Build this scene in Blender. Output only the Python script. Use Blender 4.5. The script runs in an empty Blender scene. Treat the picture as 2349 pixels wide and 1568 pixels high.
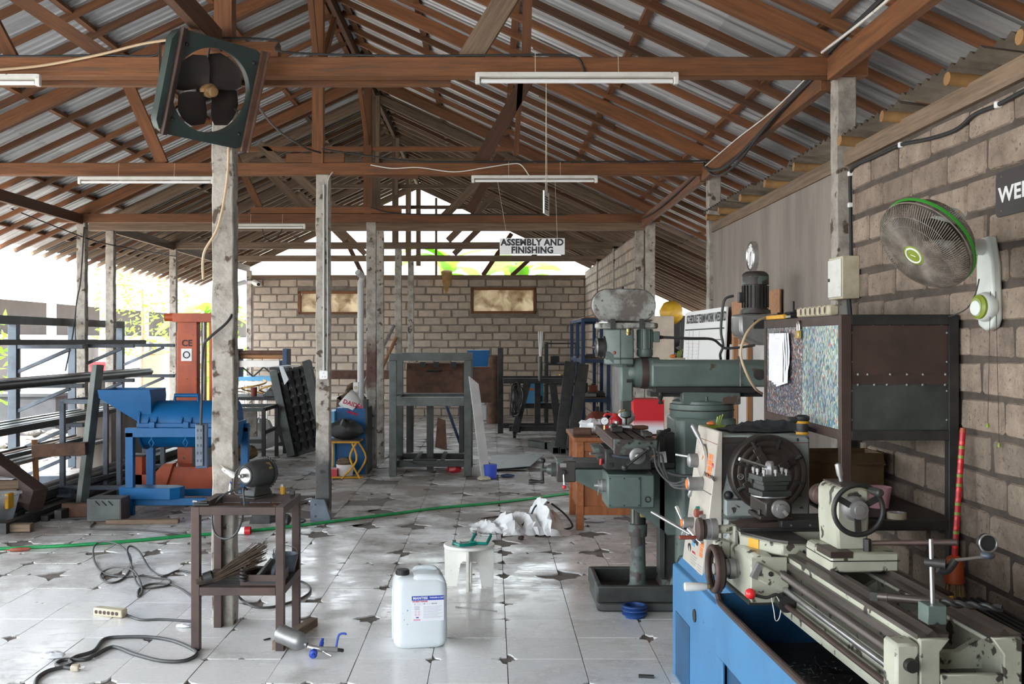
import bpy,bmesh,math,random
from math import pi,sin,cos,radians,sqrt,atan2
from mathutils import Vector,Matrix

random.seed(7)
V = Vector
scene = bpy.context.scene
COL = scene.collection

# ------------------------------------------------------------------ camera, world, light, exposure
CAM_H = 1.69
FPX = 2350.0
cam_data = bpy.data.cameras.new('camera')
cam = bpy.data.objects.new('camera',cam_data)
COL.objects.link(cam)
cam.location = (0,0,CAM_H)
cam.rotation_euler = (pi / 2,0,0)
cam_data.sensor_width = 36.0
cam_data.lens = 36.0 * FPX / 2349.0
cam_data.shift_x = (1174.5 - 1128.0) / 2349.0
cam_data.shift_y = -(784.0 - 781.0) / 2349.0
cam_data.clip_start = 0.05
cam_data.clip_end = 300
scene.camera = cam

world = bpy.data.worlds.new('overcast_sky')
scene.world = world
world.use_nodes = True
wn = world.node_tree.nodes['Background']
wn.inputs['Color'].default_value = (0.86,0.94,1.0,1)
wn.inputs['Strength'].default_value = 3.4

sun_data = bpy.data.lights.new('sun','SUN')
sun = bpy.data.objects.new('sun',sun_data)
COL.objects.link(sun)
sun_data.energy = 6.0
sun_data.angle = radians(6)
sun_data.color = (1.0,0.97,0.92)
sun.rotation_euler = (radians(28),radians(-14),0)

scene.view_settings.view_transform = 'Standard'
scene.view_settings.look = 'None'
scene.view_settings.gamma = 1.0
scene.view_settings.use_curve_mapping = False
scene.view_settings.exposure = 1.4
try:
    scene.cycles.max_bounces = 8
    scene.cycles.diffuse_bounces = 5
    scene.cycles.glossy_bounces = 3
    scene.cycles.transmission_bounces = 4
    scene.cycles.transparent_max_bounces = 6
    scene.cycles.caustics_reflective = False
    scene.cycles.caustics_refractive = False
    scene.cycles.sample_clamp_indirect = 6.0
except Exception:
    pass


# ------------------------------------------------------------------ measuring help: a photo pixel seen at a known depth or height
def at(px,py,Y):
    return V(((px - 1128.0) / FPX * Y,Y,CAM_H - (py - 781.0) / FPX * Y))


def atz(px,py,Z=0.0):
    return at(px,py,(CAM_H - Z) * FPX / (py - 781.0))


# ------------------------------------------------------------------ materials
MATS = {}


def _nodes(name):
    m = bpy.data.materials.new(name)
    m.use_nodes = True
    nt = m.node_tree
    return m,nt,nt.nodes,nt.links,nt.nodes['Principled BSDF']


def rgb(c):
    return (c[0],c[1],c[2],1.0)


def M(name,base,second=None,rough=0.6,metal=0.0,scale=6.0,stretch=(1,1,1),lo=0.4,hi=0.65,detail=6.0,bump=0.0,bscale=40.0,
      spots=None,sscale=14.0,slo=0.62,shi=0.66,vary=0.0,coat=0.0,rough2=None,spec=0.5,distortion=0.0):
    """A worn surface: base colour, a second colour in noise patches, optional sharp-edged spots (chips, rust), relief, tone varied from object to object."""
    if name in MATS:
        return MATS[name]
    m,nt,N,L,P = _nodes(name)
    P.inputs['Metallic'].default_value = metal
    P.inputs['Roughness'].default_value = rough
    P.inputs['Specular IOR Level'].default_value = spec
    if coat:
        P.inputs['Coat Weight'].default_value = coat
    tc = N.new('ShaderNodeTexCoord')
    mp = N.new('ShaderNodeMapping')
    mp.inputs['Scale'].default_value = stretch
    oi = N.new('ShaderNodeObjectInfo')
    off = N.new('ShaderNodeVectorMath')
    off.operation = 'SCALE'
    off.inputs[0].default_value = (37.0,19.0,53.0)
    L.new(oi.outputs['Random'],off.inputs['Scale'])
    add = N.new('ShaderNodeVectorMath')
    add.operation = 'ADD'
    L.new(tc.outputs['Object'],mp.inputs['Vector'])
    L.new(mp.outputs['Vector'],add.inputs[0])
    L.new(off.outputs['Vector'],add.inputs[1])
    col = None
    fac = None
    if second is not None:
        n = N.new('ShaderNodeTexNoise')
        n.inputs['Scale'].default_value = scale
        n.inputs['Detail'].default_value = detail
        n.inputs['Roughness'].default_value = 0.62
        n.inputs['Distortion'].default_value = distortion
        L.new(add.outputs['Vector'],n.inputs['Vector'])
        mr = N.new('ShaderNodeMapRange')
        mr.inputs['From Min'].default_value = lo
        mr.inputs['From Max'].default_value = hi
        L.new(n.outputs['Fac'],mr.inputs['Value'])
        fac = mr.outputs['Result']
        mx = N.new('ShaderNodeMix')
        mx.data_type = 'RGBA'
        mx.inputs['A'].default_value = rgb(base)
        mx.inputs['B'].default_value = rgb(second)
        L.new(fac,mx.inputs['Factor'])
        col = mx.outputs['Result']
        if rough2 is not None:
            mrr = N.new('ShaderNodeMapRange')
            mrr.inputs['To Min'].default_value = rough
            mrr.inputs['To Max'].default_value = rough2
            L.new(fac,mrr.inputs['Value'])
            L.new(mrr.outputs['Result'],P.inputs['Roughness'])
    if spots is not None:
        n2 = N.new('ShaderNodeTexNoise')
        n2.inputs['Scale'].default_value = sscale
        n2.inputs['Detail'].default_value = 4.0
        L.new(add.outputs['Vector'],n2.inputs['Vector'])
        mr2 = N.new('ShaderNodeMapRange')
        mr2.inputs['From Min'].default_value = slo
        mr2.inputs['From Max'].default_value = shi
        L.new(n2.outputs['Fac'],mr2.inputs['Value'])
        mx2 = N.new('ShaderNodeMix')
        mx2.data_type = 'RGBA'
        if col is not None:
            L.new(col,mx2.inputs['A'])
        else:
            mx2.inputs['A'].default_value = rgb(base)
        mx2.inputs['B'].default_value = rgb(spots)
        L.new(mr2.outputs['Result'],mx2.inputs['Factor'])
        col = mx2.outputs['Result']
    if vary:
        hs = N.new('ShaderNodeHueSaturation')
        mv = N.new('ShaderNodeMapRange')
        mv.inputs['To Min'].default_value = 1.0 - vary
        mv.inputs['To Max'].default_value = 1.0 + vary
        L.new(oi.outputs['Random'],mv.inputs['Value'])
        L.new(mv.outputs['Result'],hs.inputs['Value'])
        if col is not None:
            L.new(col,hs.inputs['Color'])
        else:
            hs.inputs['Color'].default_value = rgb(base)
        col = hs.outputs['Color']
    if col is not None:
        L.new(col,P.inputs['Base Color'])
    else:
        P.inputs['Base Color'].default_value = rgb(base)
    if bump:
        nb = N.new('ShaderNodeTexNoise')
        nb.inputs['Scale'].default_value = bscale
        nb.inputs['Detail'].default_value = 5.0
        L.new(add.outputs['Vector'],nb.inputs['Vector'])
        b = N.new('ShaderNodeBump')
        b.inputs['Strength'].default_value = bump
        b.inputs['Distance'].default_value = 0.01
        L.new(nb.outputs['Fac'],b.inputs['Height'])
        L.new(b.outputs['Normal'],P.inputs['Normal'])
    MATS[name] = m
    return m


def setm():
    # timber (grain runs along the local x axis of each beam)
    M('wood_red',(0.185,0.070,0.023),(0.088,0.034,0.013),rough=0.75,scale=5,stretch=(0.5,7,7),lo=0.35,hi=0.7,bump=0.25,bscale=18,vary=0.32,spots=(0.09,0.045,0.025),sscale=5,slo=0.62,shi=0.72)
    M('wood_dark',(0.105,0.044,0.019),(0.055,0.025,0.012),rough=0.8,scale=5,stretch=(0.5,7,7),lo=0.35,hi=0.7,bump=0.25,bscale=18,vary=0.35)
    M('wood_grey',(0.215,0.15,0.10),(0.105,0.07,0.047),rough=0.85,scale=6,stretch=(0.4,8,8),lo=0.35,hi=0.7,bump=0.3,bscale=18,vary=0.2)
    M('wood_pale',(0.38,0.19,0.085),(0.27,0.12,0.048),rough=0.65,scale=5,stretch=(0.5,7,7),lo=0.35,hi=0.7,vary=0.15)
    M('wood_orange',(0.34,0.115,0.035),(0.19,0.06,0.02),rough=0.45,scale=4,stretch=(6,6,0.6),lo=0.35,hi=0.7,vary=0.12)
    M('bamboo',(0.34,0.19,0.07),(0.17,0.09,0.04),rough=0.6,scale=6,lo=0.4,hi=0.7,vary=0.2)
    M('cardboard',(0.22,0.13,0.065),(0.15,0.085,0.042),rough=0.9,scale=4)
    # roof and masonry
    M('galvanised',(0.55,0.565,0.58),(0.40,0.415,0.43),rough=0.36,metal=0.25,scale=2.0,stretch=(0.6,5,1),lo=0.35,hi=0.7,vary=0.12)
    M('old_roof',(0.16,0.145,0.135),(0.08,0.07,0.065),rough=0.8,scale=3.0,lo=0.35,hi=0.7,vary=0.3)
    M('cement_sheet',(0.16,0.13,0.10),(0.07,0.055,0.04),rough=0.9,scale=6,lo=0.35,hi=0.7)
    M('mortar',(0.115,0.092,0.076),(0.06,0.047,0.039),rough=0.95,scale=7,lo=0.3,hi=0.7,bump=0.8,bscale=30)
    M('mortar_pale',(0.22,0.185,0.155),(0.12,0.10,0.085),rough=0.95,scale=7,lo=0.3,hi=0.7,bump=0.6,bscale=30)
    M('block_pale',(0.44,0.365,0.29),(0.31,0.25,0.20),rough=0.95,scale=6,lo=0.3,hi=0.75,bump=0.6,bscale=40,vary=0.14)
    M('block',(0.34,0.265,0.205),(0.165,0.125,0.097),rough=0.95,scale=8,lo=0.35,hi=0.75,bump=1.0,bscale=60,vary=0.2,spots=(0.16,0.125,0.10),sscale=45,slo=0.6,shi=0.68)
    M('plaster',(0.28,0.24,0.21),(0.15,0.125,0.108),rough=0.9,scale=2.2,stretch=(1,1.6,0.35),lo=0.35,hi=0.75,bump=0.4,bscale=30,spots=(0.11,0.09,0.075),sscale=3,slo=0.66,shi=0.8)
    M('concrete',(0.40,0.365,0.32),(0.19,0.165,0.14),rough=0.9,scale=8,lo=0.42,hi=0.72,bump=0.7,bscale=35,spots=(0.085,0.06,0.042),sscale=11,slo=0.60,shi=0.66,vary=0.08)
    M('slab',(0.20,0.175,0.155),(0.125,0.105,0.09),rough=0.93,scale=3.0,lo=0.3,hi=0.7,bump=0.8,bscale=25)
    M('ground',(0.55,0.50,0.44),(0.36,0.32,0.28),rough=0.95,scale=1.5,lo=0.3,hi=0.7)
    M('dun_darkened',(0.085,0.07,0.064),(0.06,0.05,0.046),rough=0.9,scale=.4)  # dun darkened for the yard; on the neighbour wall it stands for eave shade
    M('yard_grey',(0.05,0.052,0.056),(0.035,0.036,0.04),rough=0.9,scale=3)
    M('rock',(0.22,0.21,0.195),(0.10,0.093,0.085),rough=0.95,scale=5,vary=0.2)
    M('white_wall',(0.85,0.82,0.78),(0.70,0.66,0.62),rough=0.9,scale=1.2)
    M('grey_wall',(0.50,0.48,0.46),(0.38,0.36,0.35),rough=0.9,scale=3)
    M('window_film',(0.62,0.47,0.30),(0.34,0.24,0.14),rough=0.7,scale=3.0,lo=0.35,hi=0.7)
    # metals and paint
    M('steel_dark',(0.032,0.032,0.031),(0.065,0.062,0.058),rough=0.48,metal=0.45,scale=7,lo=0.4,hi=0.75,vary=0.2)
    M('steel_mill',(0.075,0.085,0.077),(0.038,0.042,0.038),rough=0.45,metal=0.35,scale=5,lo=0.4,hi=0.7,vary=0.2)
    M('steel_bluegrey',(0.10,0.122,0.15),(0.06,0.073,0.09),rough=0.5,metal=0.3,scale=5,vary=0.12)
    M('steel_brown',(0.085,0.052,0.043),(0.045,0.030,0.026),rough=0.55,metal=0.3,scale=6,lo=0.35,hi=0.7,vary=0.1)
    M('steel_rust',(0.14,0.068,0.042),(0.06,0.034,0.024),rough=0.8,metal=0.2,scale=8,lo=0.35,hi=0.7)
    M('steel_grey',(0.36,0.355,0.35),(0.22,0.215,0.21),rough=0.4,metal=0.6,scale=8,lo=0.35,hi=0.7)
    M('steel_bright',(0.68,0.68,0.68),(0.50,0.50,0.50),rough=0.28,metal=0.95,scale=10)
    M('chuck_steel',(0.058,0.047,0.041),(0.034,0.028,0.025),rough=0.42,metal=0.55,scale=8)
    M('way_steel',(0.145,0.12,0.105),(0.07,0.06,0.053),rough=0.38,metal=0.6,scale=6,stretch=(0.3,5,5))
    M('black',(0.018,0.018,0.018),rough=0.55)
    M('black_rubber',(0.022,0.022,0.023),rough=0.65)
    M('dark_oil',(0.022,0.018,0.016),(0.05,0.042,0.036),rough=0.5,scale=9)
    M('chips',(0.03,0.028,0.027),(0.30,0.30,0.31),rough=0.4,metal=0.3,scale=110,lo=0.58,hi=0.66)
    M('mill_green',(0.125,0.168,0.148),(0.075,0.097,0.087),rough=0.42,scale=4,lo=0.35,hi=0.7,spots=(0.085,0.055,0.042),sscale=7,slo=0.66,shi=0.675)
    M('mill_green_worn',(0.11,0.145,0.13),(0.05,0.055,0.05),rough=0.5,scale=5,lo=0.4,hi=0.6,spots=(0.045,0.034,0.03),sscale=10,slo=0.49,shi=0.52)
    M('mill_base',(0.055,0.062,0.057),(0.026,0.024,0.022),rough=0.5,scale=5,lo=0.38,hi=0.62,spots=(0.10,0.135,0.12),sscale=6,slo=0.64,shi=0.68)
    M('mill_cover',(0.34,0.35,0.32),(0.13,0.11,0.095),rough=0.55,scale=9,lo=0.42,hi=0.6,detail=9,spots=(0.12,0.10,0.085),sscale=28,slo=0.6,shi=0.64)
    M('lathe_cream',(0.47,0.47,0.375),(0.31,0.305,0.24),rough=0.42,scale=5,lo=0.4,hi=0.75,spots=(0.065,0.055,0.045),sscale=18,slo=0.60,shi=0.63)
    M('lathe_grey',(0.33,0.36,0.34),(0.23,0.25,0.235),rough=0.4,scale=5,lo=0.4,hi=0.75,spots=(0.05,0.045,0.04),sscale=22,slo=0.63,shi=0.645)
    M('lathe_plate',(0.50,0.455,0.395),(0.41,0.365,0.31),rough=0.45,scale=6)
    M('lathe_blue',(0.055,0.205,0.40),(0.04,0.15,0.30),rough=0.42,scale=3,lo=0.4,hi=0.75,spots=(0.07,0.075,0.08),sscale=26,slo=0.69,shi=0.71)
    M('lathe_blue_deep',(0.014,0.09,0.20),(0.01,0.045,0.10),rough=0.5,scale=4)
    M('blue_paint',(0.003,0.098,0.27),(0.003,0.07,0.19),spec=0.3,rough=0.45,scale=3,lo=0.4,hi=0.8)
    M('blue_dark',(0.010,0.040,0.105),(0.008,0.028,0.07),rough=0.45,scale=4)
    M('blue_pulley',(0.018,0.07,0.26),(0.012,0.04,0.14),rough=0.4,scale=10)
    M('orange_paint',(0.48,0.085,0.022),(0.34,0.06,0.02),rough=0.5,scale=4,spots=(0.12,0.05,0.03),sscale=12,slo=0.68,shi=0.70)
    M('red_paint',(0.55,0.02,0.025),(0.40,0.015,0.02),rough=0.4,scale=4)
    M('red_bright',(0.72,0.03,0.03),rough=0.25)
    M('red_rust',(0.32,0.075,0.045),(0.19,0.05,0.03),rough=0.55,scale=5)
    M('yellow',(0.68,0.36,0.03),(0.55,0.27,0.02),rough=0.5,scale=8)
    M('yellow_sack',(0.60,0.34,0.02),(0.42,0.22,0.015),rough=0.45,scale=6,stretch=(1,1,2))
    M('brass',(0.55,0.40,0.14),(0.42,0.30,0.10),rough=0.35,metal=0.6,scale=8)
    M('white',(0.80,0.80,0.79),rough=0.45)
    M('white_dirty',(0.74,0.73,0.69),(0.58,0.56,0.51),rough=0.5,scale=9,lo=0.45,hi=0.8,spots=(0.20,0.17,0.13),sscale=22,slo=0.68,shi=0.70)
    M('stool_white',(0.86,0.85,0.80),(0.76,0.74,0.68),rough=0.5,scale=9,lo=0.45,hi=0.8,spots=(0.05,0.04,0.035),sscale=30,slo=0.70,shi=0.71)
    M('paper',(0.80,0.80,0.84),(0.72,0.72,0.76),rough=0.8,scale=5)
    M('sack_white',(0.78,0.78,0.78),(0.62,0.62,0.62),rough=0.65,scale=14,lo=0.4,hi=0.75)
    M('can_plastic',(0.72,0.76,0.78),(0.66,0.70,0.72),rough=0.35,scale=3)
    M('fan_white',(0.66,0.70,0.66),(0.58,0.62,0.58),rough=0.3,scale=4)
    M('fan_green',(0.04,0.33,0.03),rough=0.35)
    M('fan_lime',(0.22,0.29,0.03),rough=0.4)
    M('fan_cage',(0.25,0.215,0.18),(0.13,0.105,0.085),rough=0.5,scale=20)
    M('fan_box_green',(0.030,0.050,0.044),(0.018,0.030,0.026),rough=0.5,scale=5)
    M('fan_blade',(0.022,0.016,0.013),(0.014,0.010,0.009),rough=0.7,scale=9)
    M('clamp_green',(0.0,0.24,0.19),(0.0,0.16,0.13),rough=0.35,scale=9)
    M('hose_green',(0.02,0.30,0.09),(0.015,0.22,0.065),rough=0.4,scale=12)
    M('leaf_green',(0.30,0.52,0.06),(0.16,0.36,0.04),rough=0.5,scale=4,vary=0.3)
    M('leaf_dry',(0.45,0.28,0.10),(0.30,0.17,0.06),rough=0.8,scale=6)
    M('straw',(0.42,0.29,0.15),(0.27,0.17,0.08),rough=0.8,scale=30,stretch=(6,6,1))
    M('twig',(0.075,0.047,0.03),(0.04,0.025,0.016),rough=0.85,scale=20)
    M('beige_plastic',(0.55,0.49,0.36),(0.42,0.36,0.25),rough=0.5,scale=12)
    M('cable_grey',(0.055,0.055,0.055),rough=0.5)
    M('cable_tan',(0.55,0.40,0.25),rough=0.5)
    M('grinder_grey',(0.045,0.045,0.044),(0.03,0.03,0.03),rough=0.5,scale=10)
    M('sign_grey',(0.04,0.033,0.033),rough=0.5)
    M('cloth_black',(0.016,0.016,0.018),(0.03,0.03,0.034),rough=0.9,scale=14)
    M('conduit',(0.45,0.45,0.43),rough=0.45)
    M('sky_blue_plastic',(0.10,0.36,0.62),rough=0.4)
    M('pink',(0.70,0.38,0.40),rough=0.5)
    M('print_dark',(0.03,0.03,0.035),rough=0.7)
    M('print_blue',(0.02,0.06,0.40),rough=0.5)
    M('print_red',(0.60,0.03,0.08),rough=0.5)
    M('print_orange',(0.75,0.20,0.05),rough=0.5)
    M('print_white',(0.82,0.82,0.82),rough=0.5)
    M('print_grey',(0.42,0.42,0.46),rough=0.7)
    M('print_lblue',(0.10,0.34,0.60),rough=0.5)


setm()


def clear_plastic(name,tint=(0.85,0.92,0.95),alpha=0.45):
    m,nt,N,L,P = _nodes(name)
    P.inputs['Base Color'].default_value = rgb(tint)
    P.inputs['Roughness'].default_value = 0.15
    P.inputs['Alpha'].default_value = alpha
    MATS[name] = m


clear_plastic('clear_plastic')


def tile_material():
    """Worn white ceramic: scuffs, mud and scratches as patches with a shape of their own."""
    m,nt,N,L,P = _nodes('tile')
    ge = N.new('ShaderNodeNewGeometry')
    oi = N.new('ShaderNodeObjectInfo')

    def noise(scale,detail,vec=None,rough=0.6):
        n = N.new('ShaderNodeTexNoise')
        n.inputs['Scale'].default_value = scale
        n.inputs['Detail'].default_value = detail
        n.inputs['Roughness'].default_value = rough
        L.new(vec or ge.outputs['Position'],n.inputs['Vector'])
        return n.outputs['Fac']

    def rng(v,a,b,c=0.0,d=1.0):
        r = N.new('ShaderNodeMapRange')
        r.inputs['From Min'].default_value = a
        r.inputs['From Max'].default_value = b
        r.inputs['To Min'].default_value = c
        r.inputs['To Max'].default_value = d
        L.new(v,r.inputs['Value'])
        return r.outputs['Result']

    def mix(f,a,b):
        x = N.new('ShaderNodeMix')
        x.data_type = 'RGBA'
        L.new(f,x.inputs['Factor'])
        for k,c in (('A',a),('B',b)):
            if isinstance(c,tuple):
                x.inputs[k].default_value = rgb(c)
            else:
                L.new(c,x.inputs[k])
        return x.outputs['Result']

    sep = N.new('ShaderNodeSeparateXYZ')
    L.new(ge.outputs['Position'],sep.inputs[0])
    mp = N.new('ShaderNodeMapping')
    mp.inputs['Scale'].default_value = (1.0,3.2,1.0)
    L.new(ge.outputs['Position'],mp.inputs['Vector'])
    depth = rng(sep.outputs['Y'],5.8,10.5,0.0,0.30)          # dirtier in the working bays behind
    d1 = noise(1.6,8,None,0.7)
    dadd = N.new('ShaderNodeMath')
    dadd.operation = 'ADD'
    L.new(d1,dadd.inputs[0])
    L.new(depth,dadd.inputs[1])
    dirt = rng(dadd.outputs[0],0.52,0.82)
    scuff = rng(noise(9,9,mp.outputs['Vector'],0.75),0.49,0.72,0,0.75)
    speck = rng(noise(55,3,mp.outputs['Vector']),0.65,0.70)
    c = mix(scuff,(0.86,0.855,0.845),(0.56,0.53,0.50))
    c = mix(dirt,c,(0.27,0.24,0.215))
    c = mix(speck,c,(0.12,0.09,0.07))
    hs = N.new('ShaderNodeHueSaturation')
    L.new(rng(oi.outputs['Random'],0,1,0.93,1.06),hs.inputs['Value'])
    L.new(c,hs.inputs['Color'])
    L.new(hs.outputs['Color'],P.inputs['Base Color'])
    r = N.new('ShaderNodeMath')
    r.operation = 'MAXIMUM'
    L.new(rng(dirt,0,1,0.16,0.6),r.inputs[0])
    L.new(rng(scuff,0,0.75,0.16,0.48),r.inputs[1])
    L.new(r.outputs[0],P.inputs['Roughness'])
    b = N.new('ShaderNodeBump')
    b.inputs['Strength'].default_value = 0.12
    b.inputs['Distance'].default_value = 0.004
    L.new(noise(6,4),b.inputs['Height'])
    L.new(b.outputs['Normal'],P.inputs['Normal'])
    MATS['tile'] = m


tile_material()


def flake_material(name,dark,ramp,scale,stretch):
    """Pressed recycled-plastic board: countless coloured flakes."""
    m,nt,N,L,P = _nodes(name)
    tc = N.new('ShaderNodeTexCoord')
    mp = N.new('ShaderNodeMapping')
    mp.inputs['Scale'].default_value = stretch
    L.new(tc.outputs['Object'],mp.inputs['Vector'])
    vo = N.new('ShaderNodeTexVoronoi')
    vo.inputs['Scale'].default_value = scale
    L.new(mp.outputs['Vector'],vo.inputs['Vector'])
    sp = N.new('ShaderNodeSeparateColor')
    L.new(vo.outputs['Color'],sp.inputs[0])
    cr = N.new('ShaderNodeValToRGB')
    cr.color_ramp.interpolation = 'CONSTANT'
    els = cr.color_ramp.elements
    while len(els) < len(ramp):
        els.new(0.5)
    for e,(p,c) in zip(els,ramp):
        e.position = p
        e.color = rgb(c)
    L.new(sp.outputs[0],cr.inputs['Fac'])
    ns = N.new('ShaderNodeTexNoise')
    ns.inputs['Scale'].default_value = 4.0
    ns.inputs['Detail'].default_value = 3
    L.new(tc.outputs['Object'],ns.inputs['Vector'])
    mr = N.new('ShaderNodeMapRange')
    mr.inputs['From Min'].default_value = 0.35
    mr.inputs['From Max'].default_value = 0.7
    mr.inputs['To Max'].default_value = dark
    L.new(ns.outputs['Fac'],mr.inputs['Value'])
    mx = N.new('ShaderNodeMix')
    mx.data_type = 'RGBA'
    L.new(mr.outputs['Result'],mx.inputs['Factor'])
    L.new(cr.outputs['Color'],mx.inputs['A'])
    mx.inputs['B'].default_value = (0.03,0.07,0.14,1)
    L.new(mx.outputs['Result'],P.inputs['Base Color'])
    P.inputs['Roughness'].default_value = 0.35
    MATS[name] = m


flake_material('flakes_dark',0.35,[(0.0,(0.05,0.045,0.05)),(0.28,(0.16,0.13,0.12)),(0.5,(0.08,0.09,0.14)),(0.66,(0.34,0.25,0.16)),(0.78,(0.55,0.52,0.46)),(0.88,(0.05,0.14,0.24)),(0.95,(0.45,0.09,0.06))],120,(1,1.3,0.8))
flake_material('flakes_bright',0.55,[(0.0,(0.06,0.16,0.22)),(0.2,(0.42,0.50,0.46)),(0.45,(0.62,0.66,0.58)),(0.6,(0.08,0.26,0.40)),(0.74,(0.34,0.42,0.20)),(0.85,(0.50,0.46,0.18)),(0.93,(0.52,0.10,0.07))],95,(1,1.5,0.6))


def film_material():
    """Stained translucent sheet over the wall openings."""
    m,nt,N,L,P = _nodes('film')
    tc = N.new('ShaderNodeTexCoord')
    n = N.new('ShaderNodeTexNoise')
    n.inputs['Scale'].default_value = 3.5
    n.inputs['Detail'].default_value = 8
    n.inputs['Distortion'].default_value = 0.6
    L.new(tc.outputs['Object'],n.inputs['Vector'])
    cr = N.new('ShaderNodeValToRGB')
    cr.color_ramp.elements[0].position = 0.33
    cr.color_ramp.elements[0].color = (0.16,0.09,0.04,1)
    cr.color_ramp.elements[1].position = 0.66
    cr.color_ramp.elements[1].color = (0.66,0.52,0.34,1)
    L.new(n.outputs['Fac'],cr.inputs['Fac'])
    L.new(cr.outputs['Color'],P.inputs['Base Color'])
    P.inputs['Roughness'].default_value = 0.6
    tr = N.new('ShaderNodeBsdfTranslucent')
    L.new(cr.outputs['Color'],tr.inputs['Color'])
    ms = N.new('ShaderNodeMixShader')
    ms.inputs['Fac'].default_value = 0.14
    out = N['Material Output']
    L.new(P.outputs[0],ms.inputs[1])
    L.new(tr.outputs[0],ms.inputs[2])
    L.new(ms.outputs[0],out.inputs['Surface'])
    MATS['film'] = m


film_material()


def leaf_material():
    m,nt,N,L,P = _nodes('leaf_lit')
    P.inputs['Base Color'].default_value = (0.13,0.24,0.03,1)
    tr = N.new('ShaderNodeBsdfTranslucent')
    tr.inputs['Color'].default_value = (0.22,0.46,0.04,1)
    ms = N.new('ShaderNodeMixShader')
    ms.inputs['Fac'].default_value = 0.5
    L.new(P.outputs[0],ms.inputs[1])
    L.new(tr.outputs[0],ms.inputs[2])
    L.new(ms.outputs[0],N['Material Output'].inputs['Surface'])
    MATS['leaf_lit'] = m


leaf_material()


def fade_material():
    """Cupboard sheet sprayed red above and white below with a soft edge."""
    m,nt,N,L,P = _nodes('red_white_spray')
    tc = N.new('ShaderNodeTexCoord')
    sp = N.new('ShaderNodeSeparateXYZ')
    L.new(tc.outputs['Object'],sp.inputs[0])
    mr = N.new('ShaderNodeMapRange')
    mr.inputs['From Min'].default_value = 0.07
    mr.inputs['From Max'].default_value = 0.14
    L.new(sp.outputs['Z'],mr.inputs['Value'])
    mx = N.new('ShaderNodeMix')
    mx.data_type = 'RGBA'
    mx.inputs['A'].default_value = (0.78,0.78,0.82,1)
    mx.inputs['B'].default_value = (0.55,0.012,0.02,1)
    L.new(mr.outputs['Result'],mx.inputs['Factor'])
    L.new(mx.outputs['Result'],P.inputs['Base Color'])
    P.inputs['Roughness'].default_value = 0.5
    MATS['red_white_spray'] = m


fade_material()


def stained(name,base,color,x0,x1,x2,x3):
    """A copy of a column's concrete with a splash of paint or soot at one height, ragged at its edges (local x is the height)."""
    m = MATS[base].copy()
    m.name = name
    N,L = m.node_tree.nodes,m.node_tree.links
    P = N['Principled BSDF']
    src = P.inputs['Base Color'].links[0].from_socket
    tc = N.new('ShaderNodeTexCoord')
    sp = N.new('ShaderNodeSeparateXYZ')
    L.new(tc.outputs['Object'],sp.inputs[0])
    ns = N.new('ShaderNodeTexNoise')
    ns.inputs['Scale'].default_value = 9
    ns.inputs['Detail'].default_value = 6
    L.new(tc.outputs['Object'],ns.inputs['Vector'])
    ad = N.new('ShaderNodeMath')
    ad.operation = 'MULTIPLY_ADD'
    L.new(ns.outputs['Fac'],ad.inputs[0])
    ad.inputs[1].default_value = 0.5
    L.new(sp.outputs['X'],ad.inputs[2])
    cr = N.new('ShaderNodeValToRGB')
    els = cr.color_ramp.elements
    els.new(0.5)
    els.new(0.6)
    for e,(p,v) in zip(els,((x0,0),(x1,1),(x2,1),(x3,0))):
        e.position = (p + 0.25) / 4
        e.color = (v,v,v,1)
    dv = N.new('ShaderNodeMath')
    dv.operation = 'MULTIPLY'
    dv.inputs[1].default_value = 0.25
    L.new(ad.outputs[0],dv.inputs[0])
    L.new(dv.outputs[0],cr.inputs['Fac'])
    fm = N.new('ShaderNodeMath')
    fm.operation = 'MULTIPLY'
    fm.inputs[1].default_value = 0.85
    L.new(cr.outputs['Color'],fm.inputs[0])
    mx = N.new('ShaderNodeMix')
    mx.data_type = 'RGBA'
    L.new(fm.outputs[0],mx.inputs['Factor'])
    L.new(src,mx.inputs['A'])
    mx.inputs['B'].default_value = rgb(color)
    L.new(mx.outputs['Result'],P.inputs['Base Color'])
    MATS[name] = m


stained('concrete_sooty','concrete',(0.03,0.032,0.038),0.0,0.12,0.55,0.85)
stained('concrete_red','concrete',(0.075,0.022,0.018),1.0,1.2,1.55,1.85)


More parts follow.
